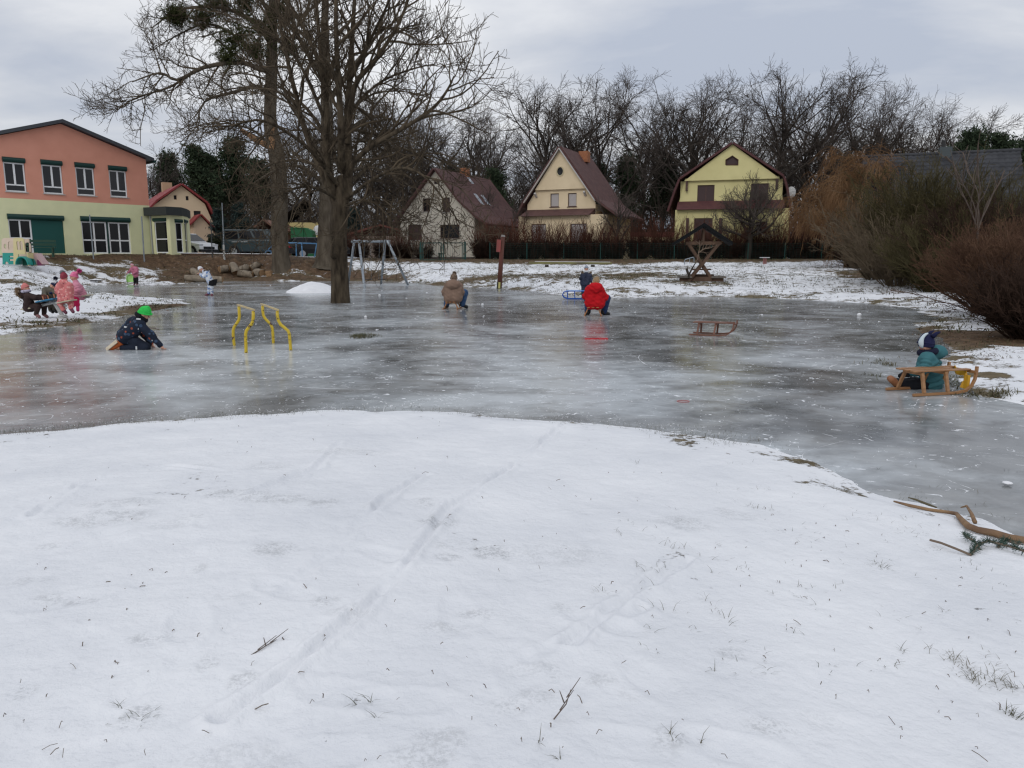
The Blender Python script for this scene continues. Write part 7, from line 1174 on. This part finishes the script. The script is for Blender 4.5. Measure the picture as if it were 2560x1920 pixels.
# grown-ups sitting on the sleds with their backs to the camera
z = Z(1080, 660, 11.06); Ya = float(onz(1128, 774)[1]) + .15; jeans = fabric('blue jeans', (.05, .10, .20), (.035, .07, .15), 12)
o, P = person('person in beige brown winter jacket sitting on a wooden sled, back turned', Ya, dict(head=z(602, 415, .02), neck=z(590, 510, 0), pelvis=z(580, 905, 0), shL=z(450, 610, 0), shR=z(730, 610, 0), elL=z(350, 770, .08), haL=z(345, 850, .26), elR=z(815, 780, .06), haR=z(815, 880, .24), hipL=z(500, 890, .02), hipR=z(670, 890, .02), knL=z(450, 820, .45), knR=z(900, 800, .42), anL=z(400, 1140, .32), anR=z(840, 1110, .3), toL=z(380, 1170, .5), toR=z(960, 1180, .36)), 1.0, (.1, 1, -.1), (1, 0, 0), jacket=fabric('beige brown jacket', (.245, .165, .125), (.21, .14, .105), 6), trousers=jeans, boots=black_b, hat=M('mottled brown knit', (.07, .045, .035), .9, (.24, .17, .12), 22, bump=.006, bscale=60), hood=(0, -.1, -.05, (.21, .14, .14)), fat=1.36, torso_k=1.0, hatk=1.2, wr=.003, gloves=fabric('dark gloves', (.02, .02, .022)), pom=(M('brown pompom', (.26, .19, .13), .9, (.10, .07, .05), 40), .06))
z = Z(1380, 650, 11.06); Yr_ = float(onz(1487, 791)[1]) + .15; red = fabric('bright red jacket', (.50, .008, .014), (.44, .006, .012), 5)
person('person in bright red jacket sitting on a wooden sled, back turned, fair hair', Yr_, dict(head=z(1225, 590, .06), neck=z(1190, 720, 0), pelvis=z(1180, 1190, 0), shL=z(1040, 830, 0), shR=z(1320, 830, 0), elL=z(935, 1000, .08), haL=z(970, 1060, .3), elR=z(1465, 1030, .04), haR=z(1400, 1060, .3), hipL=z(1100, 1170, .02), hipR=z(1280, 1170, .02), knL=z(1000, 1090, .45), knR=z(1510, 1060, .4), anL=z(990, 1430, .3), anR=z(1440, 1430, .28), toL=z(970, 1480, .5), toR=z(1550, 1490, .34)), 1.0, (.2, 1, -.1), (1, 0, 0), jacket=red, trousers=fabric('dark blue jeans', (.022, .045, .12), (.016, .034, .09), 12), boots=black_b, hair=hair_m, hood=(0, -.09, -.05, (.19, .13, .14)), fat=1.3, torso_k=.3, wr=.005, boot_fat=1.15)
# small child behind
Yc = float(onz(1462, 746)[1]); bgj = fabric('blue grey snowsuit', (.045, .052, .085), (.034, .04, .066), 8)
person('small child in blue grey snowsuit facing the camera behind the person in red', Yc, dict(head=z(950, 245), neck=z(950, 335), pelvis=z(910, 640), shL=z(840, 420), shR=z(1050, 420), elL=z(800, 520, -.02), haL=z(775, 500, -.16), elR=z(1085, 520, -.02), haR=z(1085, 580, -.08), knL=z(860, 820), knR=z(950, 820), anL=z(850, 1000), anR=z(940, 1000), toL=z(840, 1045, -.12), toR=z(945, 1045, -.12)), .76, (-.05, -1, .0), (1, 0, 0), jacket=bgj, trousers=bgj, boots=black_b, hat=fabric('grey blue knit', (.24, .27, .33), (.30, .33, .38), 30), fur=((0, .02, .0), ((.2, 0, 0), (0, .04, .1)), (3.0, 6.4)), scarf=M('white collar', (.6, .6, .62), .8), fat=1.1, gloves=fabric('dark mittens', (.02, .022, .03)))
# child in teal beside the big sled
z = Z(2100, 780, 4.809); Yt = 8.25; teal = fabric('teal puffer', (.05, .155, .175), (.04, .13, .15), 6)
o, P = person('small child in teal puffer jacket sitting on the ice behind the big sled', Yt, dict(head=z(1035, 385), neck=z(1060, 500), pelvis=z(1110, 850), shL=z(1050, 560, -.12), shR=z(1080, 560, .12), elL=z(1020, 690, -.17), haL=z(850, 735, -.15), elR=z(980, 690, .16), haR=z(800, 745, .12), hipL=z(1100, 860, -.07), hipR=z(1100, 860, .07), knL=z(870, 880, -.12), knR=z(860, 860, .1), anL=z(700, 870, -.12), anR=z(690, 850, .1), toL=z(625, 815, -.13), toR=z(610, 800, .1)), .62, (-1, -.18, -.08), (.1, 1, 0), jacket=teal, trousers=fabric('black snow trousers', (.011, .012, .016)), boots=tan_b, hat=fabric('dark navy knit', (.012, .014, .05), (.016, .018, .06), 30), hood=(.17, .0, .03, (.15, .14, .13)), ridges=5, fat=1.42, gloves=fabric('black mittens', (.01, .011, .014)), scarf=fabric('dark navy collar', (.01, .012, .03)), hatk=1.14, hatlow=.5, boot_fat=1.25)
hd = P['head']; up = P['head'] - P['neck']; up /= np.linalg.norm(up); wk = M('pale blue white knit', (.55, .62, .66), .85)
for dx, s in ((.05, 1), (.01, -1)): MB(o.location).tube([hd + np.array((.035, s * .05, .085)), hd + np.array((.075, s * .06, .125)), hd + np.array((.11, s * .062, .14))], [.03, .018, .005], 8).build('hat_ear', fabric('navy ear %d' % s, (.012, .014, .05)), o, True)
ar = []
for a in np.linspace(-.75, 1.25, 9): ar.append(hd + np.array((-.093 * math.cos(a) - .0, -.066 - .03 * math.sin(a) * .3, .10 * math.sin(a) + .032)))
MB(o.location).tube(ar, [.008, .02, .026, .026, .022, .018, .016, .013, .006], 8).build('hat_patch', wk, o, True)
